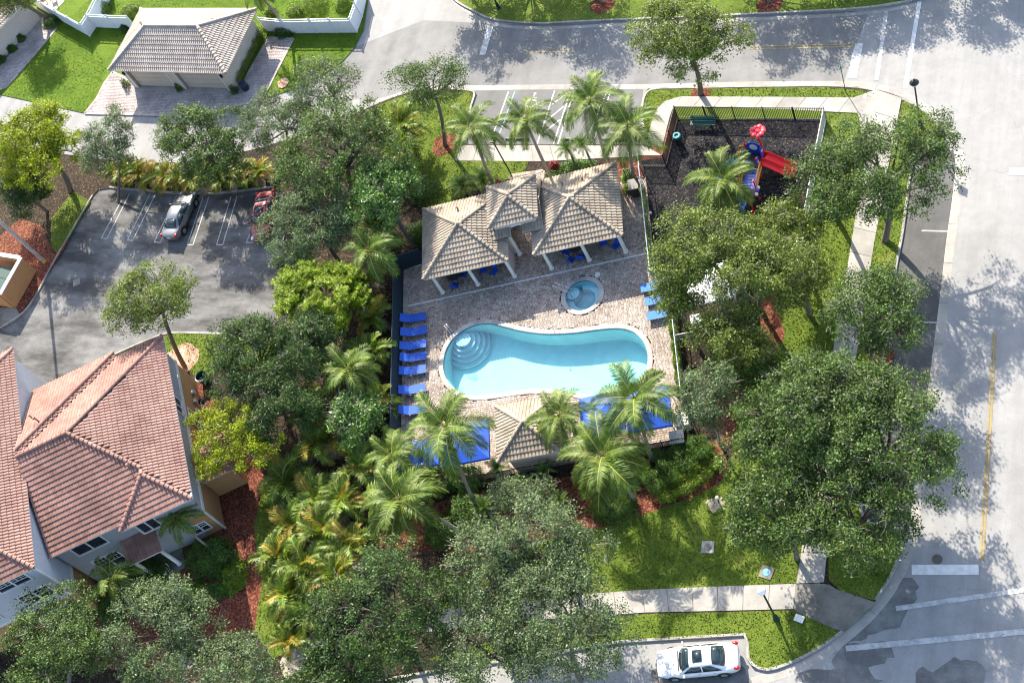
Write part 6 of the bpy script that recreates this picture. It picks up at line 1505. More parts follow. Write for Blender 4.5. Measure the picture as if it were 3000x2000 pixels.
def link_fence(label, pts, h, mat, wire, z0=.14, screen=None, cell=.11, post=2.6, group='chain link fences'):
    b = pts[0]; t = thing('chain_link_fence', label, 'fence', (*b, z0), 0, group)
    W = MB()
    for i in range(len(pts) - 1):
        a = Vector(pts[i]) - Vector(b); q = Vector(pts[i + 1]) - Vector(b); L = (q - a).length; d = (q - a).normalized(); nn = Vector((-d.y, d.x))
        MB().tube([(*a, h), (*q, h)], .035, 8).build('top_rail', mat, t)
        k = max(1, int(round(L / post)))
        for j in range(k + 1):
            c = a + d * L * j / k; MB().tube([(*c, 0), (*c, h + .03)], .035, 8).build('post', mat, t)
        n = int((L + h) / cell)
        for s in range(n):
            for sg in (1, -1):
                x0 = s * cell - h; x1 = x0 + h; z_0, z_1 = 0., h
                if x0 < 0: z_0 = -x0; x0 = 0
                if x1 > L: z_1 = h - (x1 - L); x1 = L
                if z_1 <= z_0: continue
                if sg < 0: x0, x1 = L - x0, L - x1
                A_ = a + d * x0; B_ = a + d * x1; o = nn * .004 * sg
                W.add([(A_.x + o.x, A_.y + o.y, z_0 - .006), (A_.x + o.x, A_.y + o.y, z_0 + .006), (B_.x + o.x, B_.y + o.y, z_1 + .006), (B_.x + o.x, B_.y + o.y, z_1 - .006)], [(0, 1, 2, 3)])
        if screen:
            c = (a + q) / 2 + nn * .03; MB().box((*c, h / 2), (L - .04, .008, h - .1), rz=math.degrees(math.atan2(d.y, d.x))).build('privacy_screen', screen, t)
    W.build('wire_mesh', wire, t, kind='stuff')
    return t
m_navy = plain('navy_fence_coat', (.012, .04, .06), .5, .15)
m_screen = plain('dark_screen_fabric', (.008, .022, .035), .8, .15, 8)
link_fence('dark screened fence along the left side of the pool deck', [p_(-32.0, 59.55), p_(-33.95, 59.3), p_(-33.95, 40.6)], 1.8, m_navy, m_navy, screen=m_screen)
link_fence('grey railed chain link fence between clubhouse and playground', [p_(-14.97, 63.4), p_(-14.93, 53.3), p_(-13.8, 53.0)], 1.8, m_alum, m_navy)
link_fence('grey railed chain link fence along the right of the pool', [p_(-13.75, 52.6), p_(-13.7, 43.25), p_(-12.6, 43.1)], 1.8, m_alum, m_alum)
link_fence('pale railed fence round the pump yard under the oaks', [(-26.55, 42.29), (-24.19, 42.98), (-23.45, 45.65), (-23.21, 48.07), (-23.71, 49.83)], 1.4, m_alum, m_alum)
picket_fence('black picket fence round the left and top of the playground', [(-32.12, 57.03), (-30.29, 57.02), (-30.24, 61.42), (-19.3, 60.97)], 1.38, m_black)
picket_fence('pale railed picket fence down the right of the playground', [(-19.3, 60.97), (-19.36, 57.84), (-19.42, 52.3), (-19.61, 48.84)], 1.38, m_alum, gap=.14)
picket_fence('black picket fence below the kiosk and cabanas', [p_(-27.9, 40.45), p_(-15.4, 40.45), p_(-13.9, 40.45), p_(-13.9, 41.6)], 1.3, m_black)
picket_fence('short black picket fence beside the clubhouse bin', [p_(-16.2, 62.75), p_(-15.0, 62.75)], 1.3, m_black)
# white vinyl fences of the gardens
m_vinyl = plain('white_vinyl', (.66, .69, .74), .45, .05)
def vinyl(label, pts, h=1.75, z0=.06, gate=None):
    b = pts[0]; t = thing('vinyl_fence', label, 'fence', (*b, z0), 0, 'white vinyl fences')
    for i in range(len(pts) - 1):
        a = Vector(pts[i]) - Vector(b); q = Vector(pts[i + 1]) - Vector(b); L = (q - a).length; d = (q - a).normalized(); rz = math.degrees(math.atan2(d.y, d.x))
        k = max(1, int(round(L / 2.3)))
        for j in range(k):
            c = a + d * L * (j + .5) / k; w = L / k
            for s in range(int(w / .24)):
                cc = a + d * (L * j / k + (s + .5) * w / int(w / .24)); MB().box((*cc, (h - .3) / 2 + .03), (w / int(w / .24) - .012, .03, h - .36), rz=rz).build('board', m_vinyl, t)
            for z, hh in ((.06, .1), (h - .3, .09), (h - .02, .07)): MB().box((*c, z), (w - .1, .06, hh), rz=rz).build('rail', m_vinyl, t)
            for s in range(14):
                cc = a + d * (L * j / k + (s + .7) * w / 14.4); MB().box((*cc, h - .15), (.03, .025, .24), rz=rz).build('spindle', m_vinyl, t)
        for j in range(k + 1):
            c = a + d * L * j / k; p = MB().box((*c, h / 2 + .04), (.13, .13, h + .08), rz=rz).build('post', m_vinyl, t)
            m = MB(); m.add([(c.x - .085, c.y - .085, h + .08), (c.x + .085, c.y - .085, h + .08), (c.x + .085, c.y + .085, h + .08), (c.x - .085, c.y + .085, h + .08), (c.x, c.y, h + .17)], [(0, 1, 4), (1, 2, 4), (2, 3, 4), (3, 0, 4)]); m.build('post_cap', m_vinyl, p)
    return t
vinyl('white vinyl garden fence right of the garage with a gate', [(-70.32, 72.14), (-67.74, 71.72), (-64.89, 71.6), (-60.85, 71.41), (-60.88, 73.17), (-61.19, 75.53)])
vinyl('white vinyl garden fence running down to the lawn corner at the top left', [(-99.01, 76.9), (-94.46, 74.6), (-90.45, 72.62), (-90.23, 73.75)])
vinyl('white vinyl garden fence from the corner to the garage', [(-90.23, 73.75), (-85.24, 73.24)])
vinyl('short white vinyl fence dividing the gardens at the top', [(-90.23, 73.75), (-90.13, 75.87), (-90.05, 77.68)])

# ------------------------------------------------------------------ cars
m_tyre = plain('tyre_rubber', (.015, .015, .016), .8)
m_rim = plain('alloy_rim', (.5, .51, .53), .3, .05, metal=.8)
m_cglass = glass('car_glass', (.012, .022, .026), .04)
m_red = plain('tail_lamp', (.45, .01, .012), .25)
m_lamp = plain('head_lamp', (.6, .62, .65), .15)
m_chrome = plain('chrome', (.7, .71, .72), .12, .03, metal=1.)
m_plate = plain('number_plate', (.65, .66, .66), .5)
def paint(name, col, metal=.25, rough=.32):
    return plain(name, col, rough, .05, 1.5, .5, metal, coat=.8, obj=True)
def car(name, label, loc, head, pm, L=4.85, W=1.84, sunroof=True, group='parked cars', roofz=1.44):
    t = thing(name, label, 'car', (*loc, loc[2] if len(loc) == 3 else .0) if len(loc) == 2 else loc, head, group)
    s = L / 4.9; w = W / 2
    st = [(2.45, .50, .60, .34), (2.40, .66, .68, .26), (2.2, .84, .76, .22), (1.8, .95, .84, .2), (1.35, .985, .90, .2), (.95, 1., .955, .2), (.3, 1., .965, .2), (-.5, 1., .975, .2), (-1.2, .995, .995, .2), (-1.65, .98, 1.03, .2), (-2.1, .93, 1.02, .24), (-2.36, .80, .98, .3), (-2.45, .62, .84, .38)]
    sec = lambda ww, d, b: [(0, d + .02), (.5 * ww, d + .012), (.82 * ww, d - .03), (.95 * ww, d - .1), (ww, d - .24), (.985 * ww, .46), (.95 * ww, b + .06), (.7 * ww, b)]
    v = []; k = 8
    for x, wf, d, b in st:
        h = sec(w * wf, d, b); v += [(x * s, y, z) for y, z in h] + [(x * s, -y, z) for y, z in h[:0:-1]]
    r = 15; f = [(i * r + j, (i + 1) * r + j, (i + 1) * r + (j + 1) % r, i * r + (j + 1) % r) for i in range(len(st) - 1) for j in range(r)]
    f += [tuple(range(r)), tuple((len(st) - 1) * r + j for j in range(r - 1, -1, -1))]
    m = MB(); m.add(v, f); body = m.build('body', pm, t, smooth=True); subsurf(body, 2)
    cab = [(1.06, .955, .76, .80), (.36, roofz - .06, .585, .81), (.05, roofz - .015, .59, .81), (-.4, roofz, .585, .81), (-.88, roofz - .05, .56, .80), (-1.72, 1.02, .66, .73)]
    def csec(z, tw, bw): return [(0, z + .02), (tw * .6, z + .014), (tw * .92, z - .01), (tw, z - .05), (bw, .93)]
    v = []
    for x, z, tw, bw in cab:
        tw *= w / .92; bw *= w / .92; h = csec(z, tw, bw) if z > 1.1 else [(0, z), (tw * .6, z), (tw * .92, z - .01), (tw, z - .015), (bw, .93)]
        v += [(x * s, y, zz) for y, zz in h] + [(x * s, -y, zz) for y, zz in h[:0:-1]]
    r = 9; f = [(i * r + j, (i + 1) * r + j, (i + 1) * r + (j + 1) % r, i * r + (j + 1) % r) for i in range(len(cab) - 1) for j in range(r) if j != 4]
    m = MB(); m.add(v, f); m.build('roof', pm, t, smooth=True)
    q = w / .92
    def panel(nm, rows, mat=m_cglass):
        n = len(rows[0]); m = MB(); m.add([p for rw in rows for p in rw], [(i * n + j, i * n + j + 1, (i + 1) * n + j + 1, (i + 1) * n + j) for i in range(len(rows) - 1) for j in range(n - 1)])
        o = m.build(nm, mat, t, smooth=True); md = o.modifiers.new('thick', 'SOLIDIFY'); md.thickness = .012; md.offset = 0; return o
    def lerp3(a, b, f): return tuple(a[i] + (b[i] - a[i]) * f for i in range(3))
    wb = [(x * s, y * q, z) for x, y, z in ((.93, .70, .985), (1.02, .38, 1.0), (1.045, 0, 1.005), (1.02, -.38, 1.0), (.93, -.70, .985))]
    wt = [(x * s, y * q, z) for x, y, z in ((.40, .54, roofz - .07), (.42, .3, roofz - .055), (.425, 0, roofz - .05), (.42, -.3, roofz - .055), (.40, -.54, roofz - .07))]
    up = lambda rw, d: [(x, y, z + d) for x, y, z in rw]
    panel('windshield', [up(wb, .012), up([lerp3(a, b, .5) for a, b in zip(wb, wt)], .035), up(wt, .026)])
    rb = [(x * s, y * q, z) for x, y, z in ((-1.60, .60, 1.045), (-1.66, .3, 1.05), (-1.67, 0, 1.05), (-1.66, -.3, 1.05), (-1.60, -.60, 1.045))]
    rt = [(x * s, y * q, z) for x, y, z in ((-.95, .52, roofz - .07), (-.93, .28, roofz - .055), (-.93, 0, roofz - .05), (-.93, -.28, roofz - .055), (-.95, -.52, roofz - .07))]
    panel('rear_window', [up(rt, .026), up([lerp3(a, b, .5) for a, b in zip(rt, rb)], .04), up(rb, .014)])
    for sd in (1, -1):
        top = lambda x: (x * s, sd * (.60 * q + .004), roofz - .10); bot = lambda x: (x * s, sd * (.795 * q + .012), .965)
        panel('side_window', [[top(.30), top(-.26)], [bot(.82), bot(-.26)]]); panel('side_window', [[top(-.34), top(-.80)], [bot(-.34), bot(-1.42)]])
        for x in (-.1, -1.0): MB().box((x * s, sd * (w * .995), .82), (.18, .03, .03)).build('door_handle', pm, t)
        mr = MB().box((.78 * s, sd * (w + .06), 1.0), (.12, .2, .13)).build('mirror', pm, t); bevel(mr, .035, 2)
        hl = MB().ball((2.16 * s, sd * w * .70, .70), (.24, .15, .06), 10, 6).build('headlight', m_lamp, t, smooth=True)
        tl = MB().ball((-2.27 * s, sd * w * .78, .91), (.2, .12, .09), 10, 6).build('tail_light', m_red, t, smooth=True)
        for x in (1.45, -1.42):
            MB().tube([(x * s, sd * (w - .25), .345), (x * s, sd * (w + .003), .345)], .40, 20).build('wheel_arch', m_tyre, t)
            wh = thing_wheel(t, (x * s, sd * (w - .1), .33), sd)
        MB().bar((.15 * s, sd * (w + .002), .30), (-.0 * s - 1.0, sd * (w + .002), .30), .01, .05).build('sill', m_black, t)
    if sunroof: panel('sunroof', [[(.16 * s, .37, roofz + .02), (.16 * s, 0, roofz + .028), (.16 * s, -.37, roofz + .02)], [(-.40 * s, .37, roofz + .03), (-.40 * s, 0, roofz + .036), (-.40 * s, -.37, roofz + .03)]])
    bevel(MB().box((2.42 * s, 0, .56), (.08, .8, .13)).build('grille', m_chrome, t), .02)
    MB().box((-2.44 * s, 0, .72), (.03, .34, .16)).build('number_plate', m_plate, t)
    MB().box((-1.74 * s, 0, 1.047), (.02, 1.16, .012)).build('boot_seam', m_black, t); MB().box((1.1 * s, 0, .97), (.05, 1.2, .02)).build('wiper_cowl', m_black, t)
    return t
def thing_wheel(t, p, sd):
    m = MB(); x, y, z = p
    m.tube([(x, y - .105, z), (x, y - .09, z), (x, y + .09, z), (x, y + .105, z)], [.29, .33, .33, .29], 20); o = m.build('wheel', m_tyre, t)
    r = MB(); yy = y + sd * .108
    r.tube([(x, yy - .01, z), (x, yy + .004, z)], [.21, .2], 16)
    o2 = r.build('rim', m_rim, o)
    return o
def place(front, rear, off=0., dz=0.):
    f, r = Vector(front), Vector(rear); d = (f - r).normalized(); n = Vector((-d.y, d.x)); c = (f + r) / 2 + n * off
    return (c.x, c.y, dz), math.degrees(math.atan2(d.y, d.x))
l_, h_d = place((-70.31, 53.4), (-70.34, 50.58), .80); car('parked_car', 'silver sedan nosed into the stall below the golden hedge', (*l_[:2], .006), h_d, paint('silver_paint', (.2, .205, .215), .6, .28), 4.75, 1.82, False)
l_, h_d = place((-62.39, 49.8), (-63.35, 54.14)); car('parked_car', 'dark red sedan half under the dense oak', (*l_[:2], .006), h_d, paint('red_paint', (.20, .002, .012), .3, .25), 4.7, 1.84)
l_, h_d = place((-22.54, 20.1), (-19.75, 20.78), -.80); car('parked_car', 'white sedan with sunroof in the bottom kerb bay', (*l_[:2], .0), h_d, paint('white_paint', (.56, .57, .58), .0), 4.95, 1.88)

# ------------------------------------------------------------------ lamps, signs, poles
m_lampg = plain('lamp_globe', (.8, .8, .78), .3, .04)
m_dkgreen = plain('dark_green_post', (.008, .022, .02), .5)
def street_lamp(label, base, h, cap=True, z0=.13):
    t = thing('street_lamp', label, 'street lamp', (*base, z0), 0, 'street lamps')
    MB().lathe([(.2, 0), (.2, .08), (.15, .12), (.13, .5), (.09, .6), (.065, .8), (.055, h - .5), (.09, h - .45), (.09, h - .38), (.0, h - .38)], (0, 0, 0), 12).build('pole', m_dkgreen, t, smooth=False)
    MB().lathe([(.1, h - .4), (.2, h - .28), (.245, h - .1), (.22, h + .06), (.12, h + .14), (0, h + .16)], (0, 0, 0), 16).build('globe', m_lampg, t, smooth=True)
    if cap: MB().lathe([(.32, h - .06), (.26, h + .02), (.15, h + .16), (.06, h + .2), (.05, h + .32), (0, h + .33)], (0, 0, 0), 14).build('lamp_cap', m_black, t)
    else: MB().lathe([(.13, h + .13), (.12, h + .17), (.0, h + .19)], (0, 0, 0), 12).build('lamp_cap', m_lampg, t)
    return t
street_lamp('tall lamp post with black cap at the top right corner', (-12.81, 60.44), 4.55)
street_lamp('dark lamp post with white globe below the bottom sidewalk', (-17.31, 24.48), 4.75, False)
street_lamp('lamp post at the left end of the top verge', (-47.92, 73.27), 4.6, True, .11)
t = thing('area_light', 'slim pole with a flat square head behind the clubhouse lawn', 'light pole', (*(-42.47, 56.4), .13))
MB().tube([(0, 0, 0), (0, 0, 4.0)], .05, 8).build('pole', m_black, t); bevel(MB().box((.0, .1, 4.05), (.42, .5, .14)).build('lamp_head', plain('bronze_paint', (.1, .09, .05), .5), t), .02)
m_sign = plain('green_sign_face', (.01, .16, .08), .5, .08); m_teal = plain('teal_sign_face', (.02, .17, .17), .5, .08)
t = thing('street_sign', 'green street name sign on a pole by the top crosswalk', 'sign', (*(-18.24, 63.46), .13))
MB().tube([(0, 0, 0), (0, 0, 2.8)], .03, 8).build('pole', plain('green_pole', (.01, .09, .05), .5), t); MB().box((0, 0, 2.9), (.02, .75, .2)).build('sign_blade', m_sign, t)
t = thing('street_sign', 'teal crossed street name signs on the lower right corner grass', 'sign', (*(-11.95, 27.82), .13), 20)
MB().tube([(0, 0, 0), (0, 0, 2.8)], .035, 8).build('pole', m_dkgreen, t); MB().box((0, 0, 2.8), (.9, .02, .2)).build('sign_blade', m_teal, t); MB().box((0, 0, 3.02), (.02, .9, .2)).build('sign_blade', m_teal, t)
t = thing('utility_pole', 'pale utility pole with a yellow foot by the bin store', 'pole', (*(-83.55, 47.38), .12))
MB().tube([(0, 0, -.1), (0, 0, 9.5)], [.17, .12], 12).build('pole', plain('weathered_pole', (.33, .3, .29), .9, .2, 3, bump=.4), t); MB().tube([(0, 0, 0), (0, 0, .3)], .18, 12).build('yellow_band', plain('yellow_band_paint', (.5, .34, .06), .7), t)
# covers and small ground boxes
def cover(name, label, c, s, mat, lid=None, rz=0, z=.13):
    t = thing(name, label, 'cover', (*c, z), rz); MB().box((0, 0, .02), (s, s, .05)).build('frame', mat, t)
    MB().lathe([(s * .3, .04), (s * .3, .06), (s * .27, .065), (0, .065)], (0, 0, 0), 18).build('lid', lid or mat, t); return t
cover('valve_cover', 'square concrete cover with a round lid on the lower lawn', (-22.12, 28.4), .78, m_conc, m_concd, 5)
cover('valve_cover', 'square cover with a blue round lid beside the bottom sidewalk', (-18.3, 27.22), .78, m_concd, plain('blue_lid', (.12, .32, .55), .5), -12)
t = thing('meter_box', 'small white utility box on the grass near the corner ramp', 'box', (*(-15.97, 24.64), .13), -14); bevel(MB().box((0, 0, .06), (.55, .42, .12)).build('lid', m_trim, t), .02)
t = thing('drain_grate', 'pale square drain grate in the parking lot', 'grate', (*(-79.35, 45.55), .0), 28); MB().box((0, 0, .012), (.62, .62, .02)).build('frame', m_conc, t)
for k in range(5): MB().box((-.22 + k * .11, 0, .026), (.05, .5, .012)).build('bar', m_concd, t)
t = thing('garden_light', 'round pale ball light on a stake in the sand ring', 'light', (*(-21.95, 31.42), .13)); MB().tube([(0, 0, 0), (0, 0, .5)], .05, 8).build('stake', m_black, t); MB().ball((0, 0, .6), .13, 12, 8).build('globe', plain('cream_globe', (.6, .55, .4), .4), t, smooth=True)
t = thing('manhole', 'round dark manhole lid on the road above the stop bar', 'cover', (*(-8.7, 29.24), .005)); MB().lathe([(.3, 0), (.3, .01), (0, .012)], (0, 0, 0), 20).build('lid', plain('iron_lid', (.08, .07, .065), .7), t)
m_rub = plain('wheel_stop_rubber', (.02, .02, .02), .8); m_cstop = plain('wheel_stop_concrete', (.45, .43, .4), .9)
for (a, b, w) in (((-43.67, 59.76), (-42, 59.73), 'left'), ((-39.09, 59.66), (-37.31, 59.63), 'middle'), ((-35.83, 59.61), (-34.01, 59.58), 'right')):
    l_, h_d = place(b, a); t = thing('wheel_stop', w + ' dark wheel stop at the foot of the accessible stalls', 'wheel stop', (*l_[:2], .006), h_d, 'wheel stops')
    m = MB(); k = 1.0; m.add([(-k, -.09, 0), (k, -.09, 0), (k, .09, 0), (-k, .09, 0), (-k + .06, -.05, .13), (k - .06, -.05, .13), (k - .06, .05, .13), (-k + .06, .05, .13)], [(4, 5, 6, 7), (0, 1, 5, 4), (1, 2, 6, 5), (2, 3, 7, 6), (3, 0, 4, 7)]); m.build('stop_block', m_rub, t)
    MB().box((0, .045, .125), (1.8, .03, .03)).build('stripe', m_cstop, t)

# ------------------------------------------------------------------ playground
m_pr = plain('play_red', (.75, .006, .008), .4, .06); m_pb = plain('play_blue', (.01, .06, .42), .3, .06, coat=.4); m_py = plain('play_yellow', (.72, .3, .015), .4, .06); m_plb = plain('play_sky_blue', (.03, .22, .5), .4, .1); m_pg = plain('play_green', (.01, .14, .12), .4, .08)
P0 = Vector((*(-23.62, 56.62), .14))
play = thing('play_structure', 'red blue and yellow playground climbing structure with slides', 'play structure', P0[:], 0)
def W3(u, v=None, z=None): return None
def pl_(xy, z): return (xy[0] - P0.x, xy[1] - P0.y, z)
dA = Vector((-21.58, 56.7)) - Vector((-23.3, 56.92)); dA = Vector((dA.x, dA.y, 0)).normalized(); nA = Vector((-dA.y, dA.x, 0))
def Q(a, b, z): return dA * a + nA * b + Vector((0, 0, z))
def deck(org, nm='platform'):
    MB().bar(tuple(Q(org[0] - .6, org[1], 1.2)), tuple(Q(org[0] + .6, org[1], 1.2)), 1.2, .07).build(nm, m_black, play)
    for a in (-.6, .6):
        for b in (-.6, .6): MB().tube([tuple(Q(org[0] + a, org[1] + b, 0)), tuple(Q(org[0] + a, org[1] + b, 2.35))], .055, 10).build('post', m_pr, play)
deck((0, 0)); deck((.35, -3.0))
def slide(nm, pts, w, mat, lanes=1):
    m = MB(); prof = []
    ww = [-w / 2]
    for l in range(lanes):
        x0 = -w / 2 + w * l / lanes; x1 = x0 + w / lanes
        prof += [(x0, .16), (x0 + .06, .16), (x0 + .1, .02), ((x0 + x1) / 2, -.01), (x1 - .1, .02), (x1 - .06, .16)]
    prof.append((w / 2, .16)); n = len(prof); vs = []
    for i, p in enumerate(pts):
        p = Vector(p); t_ = (Vector(pts[min(i + 1, len(pts) - 1)]) - Vector(pts[max(i - 1, 0)])); t_.z = 0; t_.normalize(); s_ = Vector((-t_.y, t_.x, 0))
        vs += [p + s_ * a + Vector((0, 0, b)) for a, b in prof]
    m.add(vs, [(i * n + j, (i + 1) * n + j, (i + 1) * n + j + 1, i * n + j + 1) for i in range(len(pts) - 1) for j in range(n - 1)])
    o = m.build(nm, mat, play, smooth=True); md = o.modifiers.new('thick', 'SOLIDIFY'); md.thickness = .04
    return o
slide('red_slide', [Q(.6, .15, 1.22), Q(.95, .15, 1.2), Q(1.4, .15, .95), Q(1.9, .12, .65), Q(2.4, .1, .4), Q(2.75, .1, .32), Q(2.95, .1, .33)], 1.25, m_pr, 2)
slide('blue_slide', [Q(.35, -3.6, 1.22), Q(.3, -3.95, 1.12), Q(.2, -4.5, .85), Q(-.05, -5.1, .6), Q(-.5, -5.6, .4), Q(-1.0, -5.9, .3), Q(-1.2, -6.0, .3)], .62, m_pb)
# arched blue panels with a clear bubble
def arch_panel(c, along, nrm_, w, h, mat, hole):
    n = 12; ring = [(-w / 2, 0), (w / 2, 0)] + [(w / 2 * math.cos(PI * i / n), h - w / 2 + w / 2 * math.sin(PI * i / n)) for i in range(n + 1)]
    m = MB(); k = len(ring); off = nrm_ * .03
    m.add([c + along * a + Vector((0, 0, b)) - off for a, b in ring] + [c + along * a + Vector((0, 0, b)) + off for a, b in ring], [tuple(range(k)), tuple(range(2 * k - 1, k - 1, -1))] + [(i, (i + 1) % k, k + (i + 1) % k, k + i) for i in range(k)])
    o = m.build('panel', mat, play)
    d = MB(); d.add([c + along * (hole * math.cos(2 * PI * i / 16)) + Vector((0, 0, h * .6 + hole * math.sin(2 * PI * i / 16))) + off * 1.3 * s for s in (-1, 1) for i in range(16)], [tuple(range(16)), tuple(range(31, 15, -1))] + [(i, (i + 1) % 16, 16 + (i + 1) % 16, 16 + i) for i in range(16)]); d.build('bubble_window', m_plate, o)
arch_panel(Q(0, .62, 1.2), dA, nA, 1.1, 1.25, m_pb, .3); arch_panel(Q(.62, .45, 1.2), nA, dA, .5, 1.1, m_pb, .0 + .12); arch_panel(Q(.62, -.5, 1.2), nA, dA, .35, 1.1, m_pb, .08)
arch_panel(Q(-.1, -.62, 1.2), dA, nA, .9, .8, m_pb, .18)
# tall red flower on a bent pole
MB().tube([tuple(Q(.62, .62, 0)), tuple(Q(.62, .62, 2.5)), tuple(Q(.5, .7, 3.1)), tuple(Q(.55, .75, 3.6))], .07, 10).build('flower_stem', m_pr, play, smooth=True)
fl = MB(); fc = Q(.6, .75, 3.65); fl.ball(tuple(fc), (.22, .22, .1), 10, 6)
for i in range(9):
    a = 2 * PI * i / 9; q_ = fc + Vector((.38 * math.cos(a), .38 * math.sin(a), .03 - .05 * (i % 2))); fl.ball(tuple(q_), (.21, .21, .07), 8, 5)
fl.build('flower_head', plain('play_coral', (.7, .03, .05), .4, .08), play, smooth=True)
# yellow climber, bridge rails and ball toys
for s in (-.28, .28): MB().tube([tuple(Q(-.62, s + .2, 2.2)), tuple(Q(-.95, s + .2, 2.1)), tuple(Q(-1.15, s + .2, 1.2)), tuple(Q(-1.3, s + .2, 0))], .045, 8).build('climber_rail', m_py, play, smooth=True)
for k in range(6): MB().tube([tuple(Q(-1.0 - .06 * k, -.08, 1.7 - .3 * k)), tuple(Q(-1.0 - .06 * k, .48, 1.7 - .3 * k))], .03, 6).build('rung', m_py, play)
for s in (-.45, .75):
    for z in (1.45, 2.0): MB().tube([tuple(Q(s + .1, -.6, z)), tuple(Q(s + .2, -1.5, z + .12)), tuple(Q(s + .3, -2.4, z))], .04, 8).build('bridge_rail', m_py, play, smooth=True)
    for k in range(9): MB().tube([tuple(Q(s + .12 + .02 * k, -.7 - k * .2, 1.3)), tuple(Q(s + .12 + .02 * k, -.7 - k * .2, 2.02 + .08 * math.sin(PI * k / 8)))], .022, 6).build('baluster', m_py, play)
for k in range(7): MB().bar(tuple(Q(-.3 + .03 * k, -.75 - k * .25, 1.18)), tuple(Q(.7 + .03 * k, -.75 - k * .25, 1.18)), .22, .05).build('bridge_plank', m_pb, play)
for k in range(3): MB().ball(tuple(Q(1.15 + .02 * k, -2.4 - .28 * k, 1.5)), .13, 10, 7).build('counting_ball', (m_plate, m_pb, m_plate)[k], play, smooth=True)
# ribbed sky blue tunnel climber on the left
tn = MB(); pts = [Q(-.6, -.75, 1.75), Q(-1.1, -.95, 1.8), Q(-1.6, -1.2, 1.5), Q(-1.95, -1.45, .9), Q(-2.1, -1.6, .4)]
pp = []
for i in range(len(pts) - 1):
    for j in range(5): pp.append(pts[i].lerp(pts[i + 1], j / 5))
pp.append(pts[-1]); tn.tube(pp, [.42 + (.04 if i % 2 else -.02) for i in range(len(pp))], 14, False); tn.build('tunnel_slide', m_plb, play, smooth=False)
MB().bar(tuple(Q(.35, -3.6, 1.75)), tuple(Q(.36, -3.6, 1.76)), .9, .5).build('slide_hood', m_pg, play)
MB().tube([tuple(Q(-1.2, -2.6, 1.3)), tuple(Q(-.3, -2.7, 1.5))], .04, 8).build('grab_bar', m_py, play)
t = thing('park_bench', 'green slatted bench inside the top playground fence', 'bench', (*(-28.12, 60.56), .14), math.degrees(math.atan2((Vector((-27.28, 60.84)) - Vector((-29.11, 60.87))).y, (Vector((-27.28, 60.84)) - Vector((-29.11, 60.87))).x)))
for k in range(4): MB().box((0, -.18 + k * .12, .45), (1.85, .1, .035)).build('seat_slat', plain('bench_green', (.01, .09, .075), .5), t)
for k in range(3): MB().box((0, .28 + k * .03, .58 + k * .13), (1.85, .035, .11), rx=-14).build('back_slat', MATS['bench_green'], t)
for x in (-.75, .75): MB().tube([(x, -.2, 0), (x, -.18, .43), (x, .25, .43), (x, .36, .9)], .025, 6).build('leg', m_black, t); MB().tube([(x, .3, 0), (x, .25, .43)], .025, 6).build('leg', m_black, t)
t = thing('litter_bin', 'round litter bin with a teal ring top in the playground corner', 'bin', (*(-29.71, 59.1), .14))
MB().lathe([(.24, 0), (.27, .85), (.0, .86)], (0, 0, 0), 18).build('bin_body', m_black, t)
MB().lathe([(.13, .88), (.14, .93), (.22, .96), (.31, .93), (.32, .85), (.28, .82)], (0, 0, 0), 20).build('bin_ring', plain('teal_ring', (.015, .2, .22), .4), t, smooth=True)
tag(MB().ball((*(-30.65, 52.87), .25), .12, 10, 7).build('play_ball', m_trim, smooth=True), 'small white ball on the rubber beside the pool fence', 'ball')

# ------------------------------------------------------------------ yard bits
t = thing('shade_canopy', 'white canopy roof glimpsed beneath the olive oaks', 'canopy', (*(-24.64, 45.98), .13), PF)
m_can = plain('white_canopy_fabric', (.72, .73, .75), .7, .05)
pl, ln = hip(-1.55, 1.55, -1.5, 1.5, 2.15, .5); m = MB()
for P_ in pl: m.add(P_, [tuple(range(len(P_)))])
for a, b in ((-1.55, -1.5), (1.55, -1.5)), ((1.55, -1.5), (1.55, 1.5)), ((1.55, 1.5), (-1.55, 1.5)), ((-1.55, 1.5), (-1.55, -1.5)): m.add([(*a, 2.15), (*b, 2.15), (*b, 1.95), (*a, 1.95)], [(3, 2, 1, 0)])
m.build('canopy', m_can, t)
for x in (-1.5, 1.5):
    for y in (-1.45, 1.45): MB().tube([(x, y, 0), (x, y, 2.14)], .035, 8).build('post', m_alum, t)
t = thing('pump_cabinet', 'white equipment box at the right of the white canopy', 'cabinet', (*(-23.3, 47.15), .13), PF); bevel(MB().box((0, 0, .55), (.9, 1.3, 1.1)).build('body', m_can, t), .04); MB().box((0, -.66, .5), (.7, .02, .8)).build('door', m_trim, t)
t = thing('pump_cabinet', 'small white equipment box below the white canopy', 'cabinet', (*(-25.6, 44.03), .13), PF); bevel(MB().box((0, 0, .35), (.7, .7, .7)).build('body', m_can, t), .04); MB().box((0, -.36, .35), (.5, .02, .5)).build('door', m_trim, t)
t = thing('barrel', 'dark blue rain barrel at the end of the garage hedge', 'barrel', (*(-69.99, 65.54), .085)); MB().lathe([(.28, 0), (.36, .2), (.37, .55), (.3, .82), (.0, .84)], (0, 0, 0), 18).build('barrel_body', plain('navy_plastic', (.008, .02, .045), .35), t, smooth=True); MB().lathe([(.31, .8), (.32, .86), (0, .87)], (0, 0, 0), 18).build('lid', MATS['navy_plastic'], t)
t = thing('wheelie_bin', 'dark teal open bin between house wall and dark oak', 'bin', (*(-62.76, 37.19), .13), HF)
m = MB(); m.lathe([(.36, 0), (.46, .9), (.5, .92), (.43, .9), (.34, .1), (0, .1)], (0, 0, 0), 18); m.build('bin_body', plain('teal_plastic', (.008, .04, .05), .4), t)
for s in (-1, 1): MB().tube([(s * .3, -.3, .1), (s * .24, -.3, .1)], .1, 10).build('wheel', m_black, t)
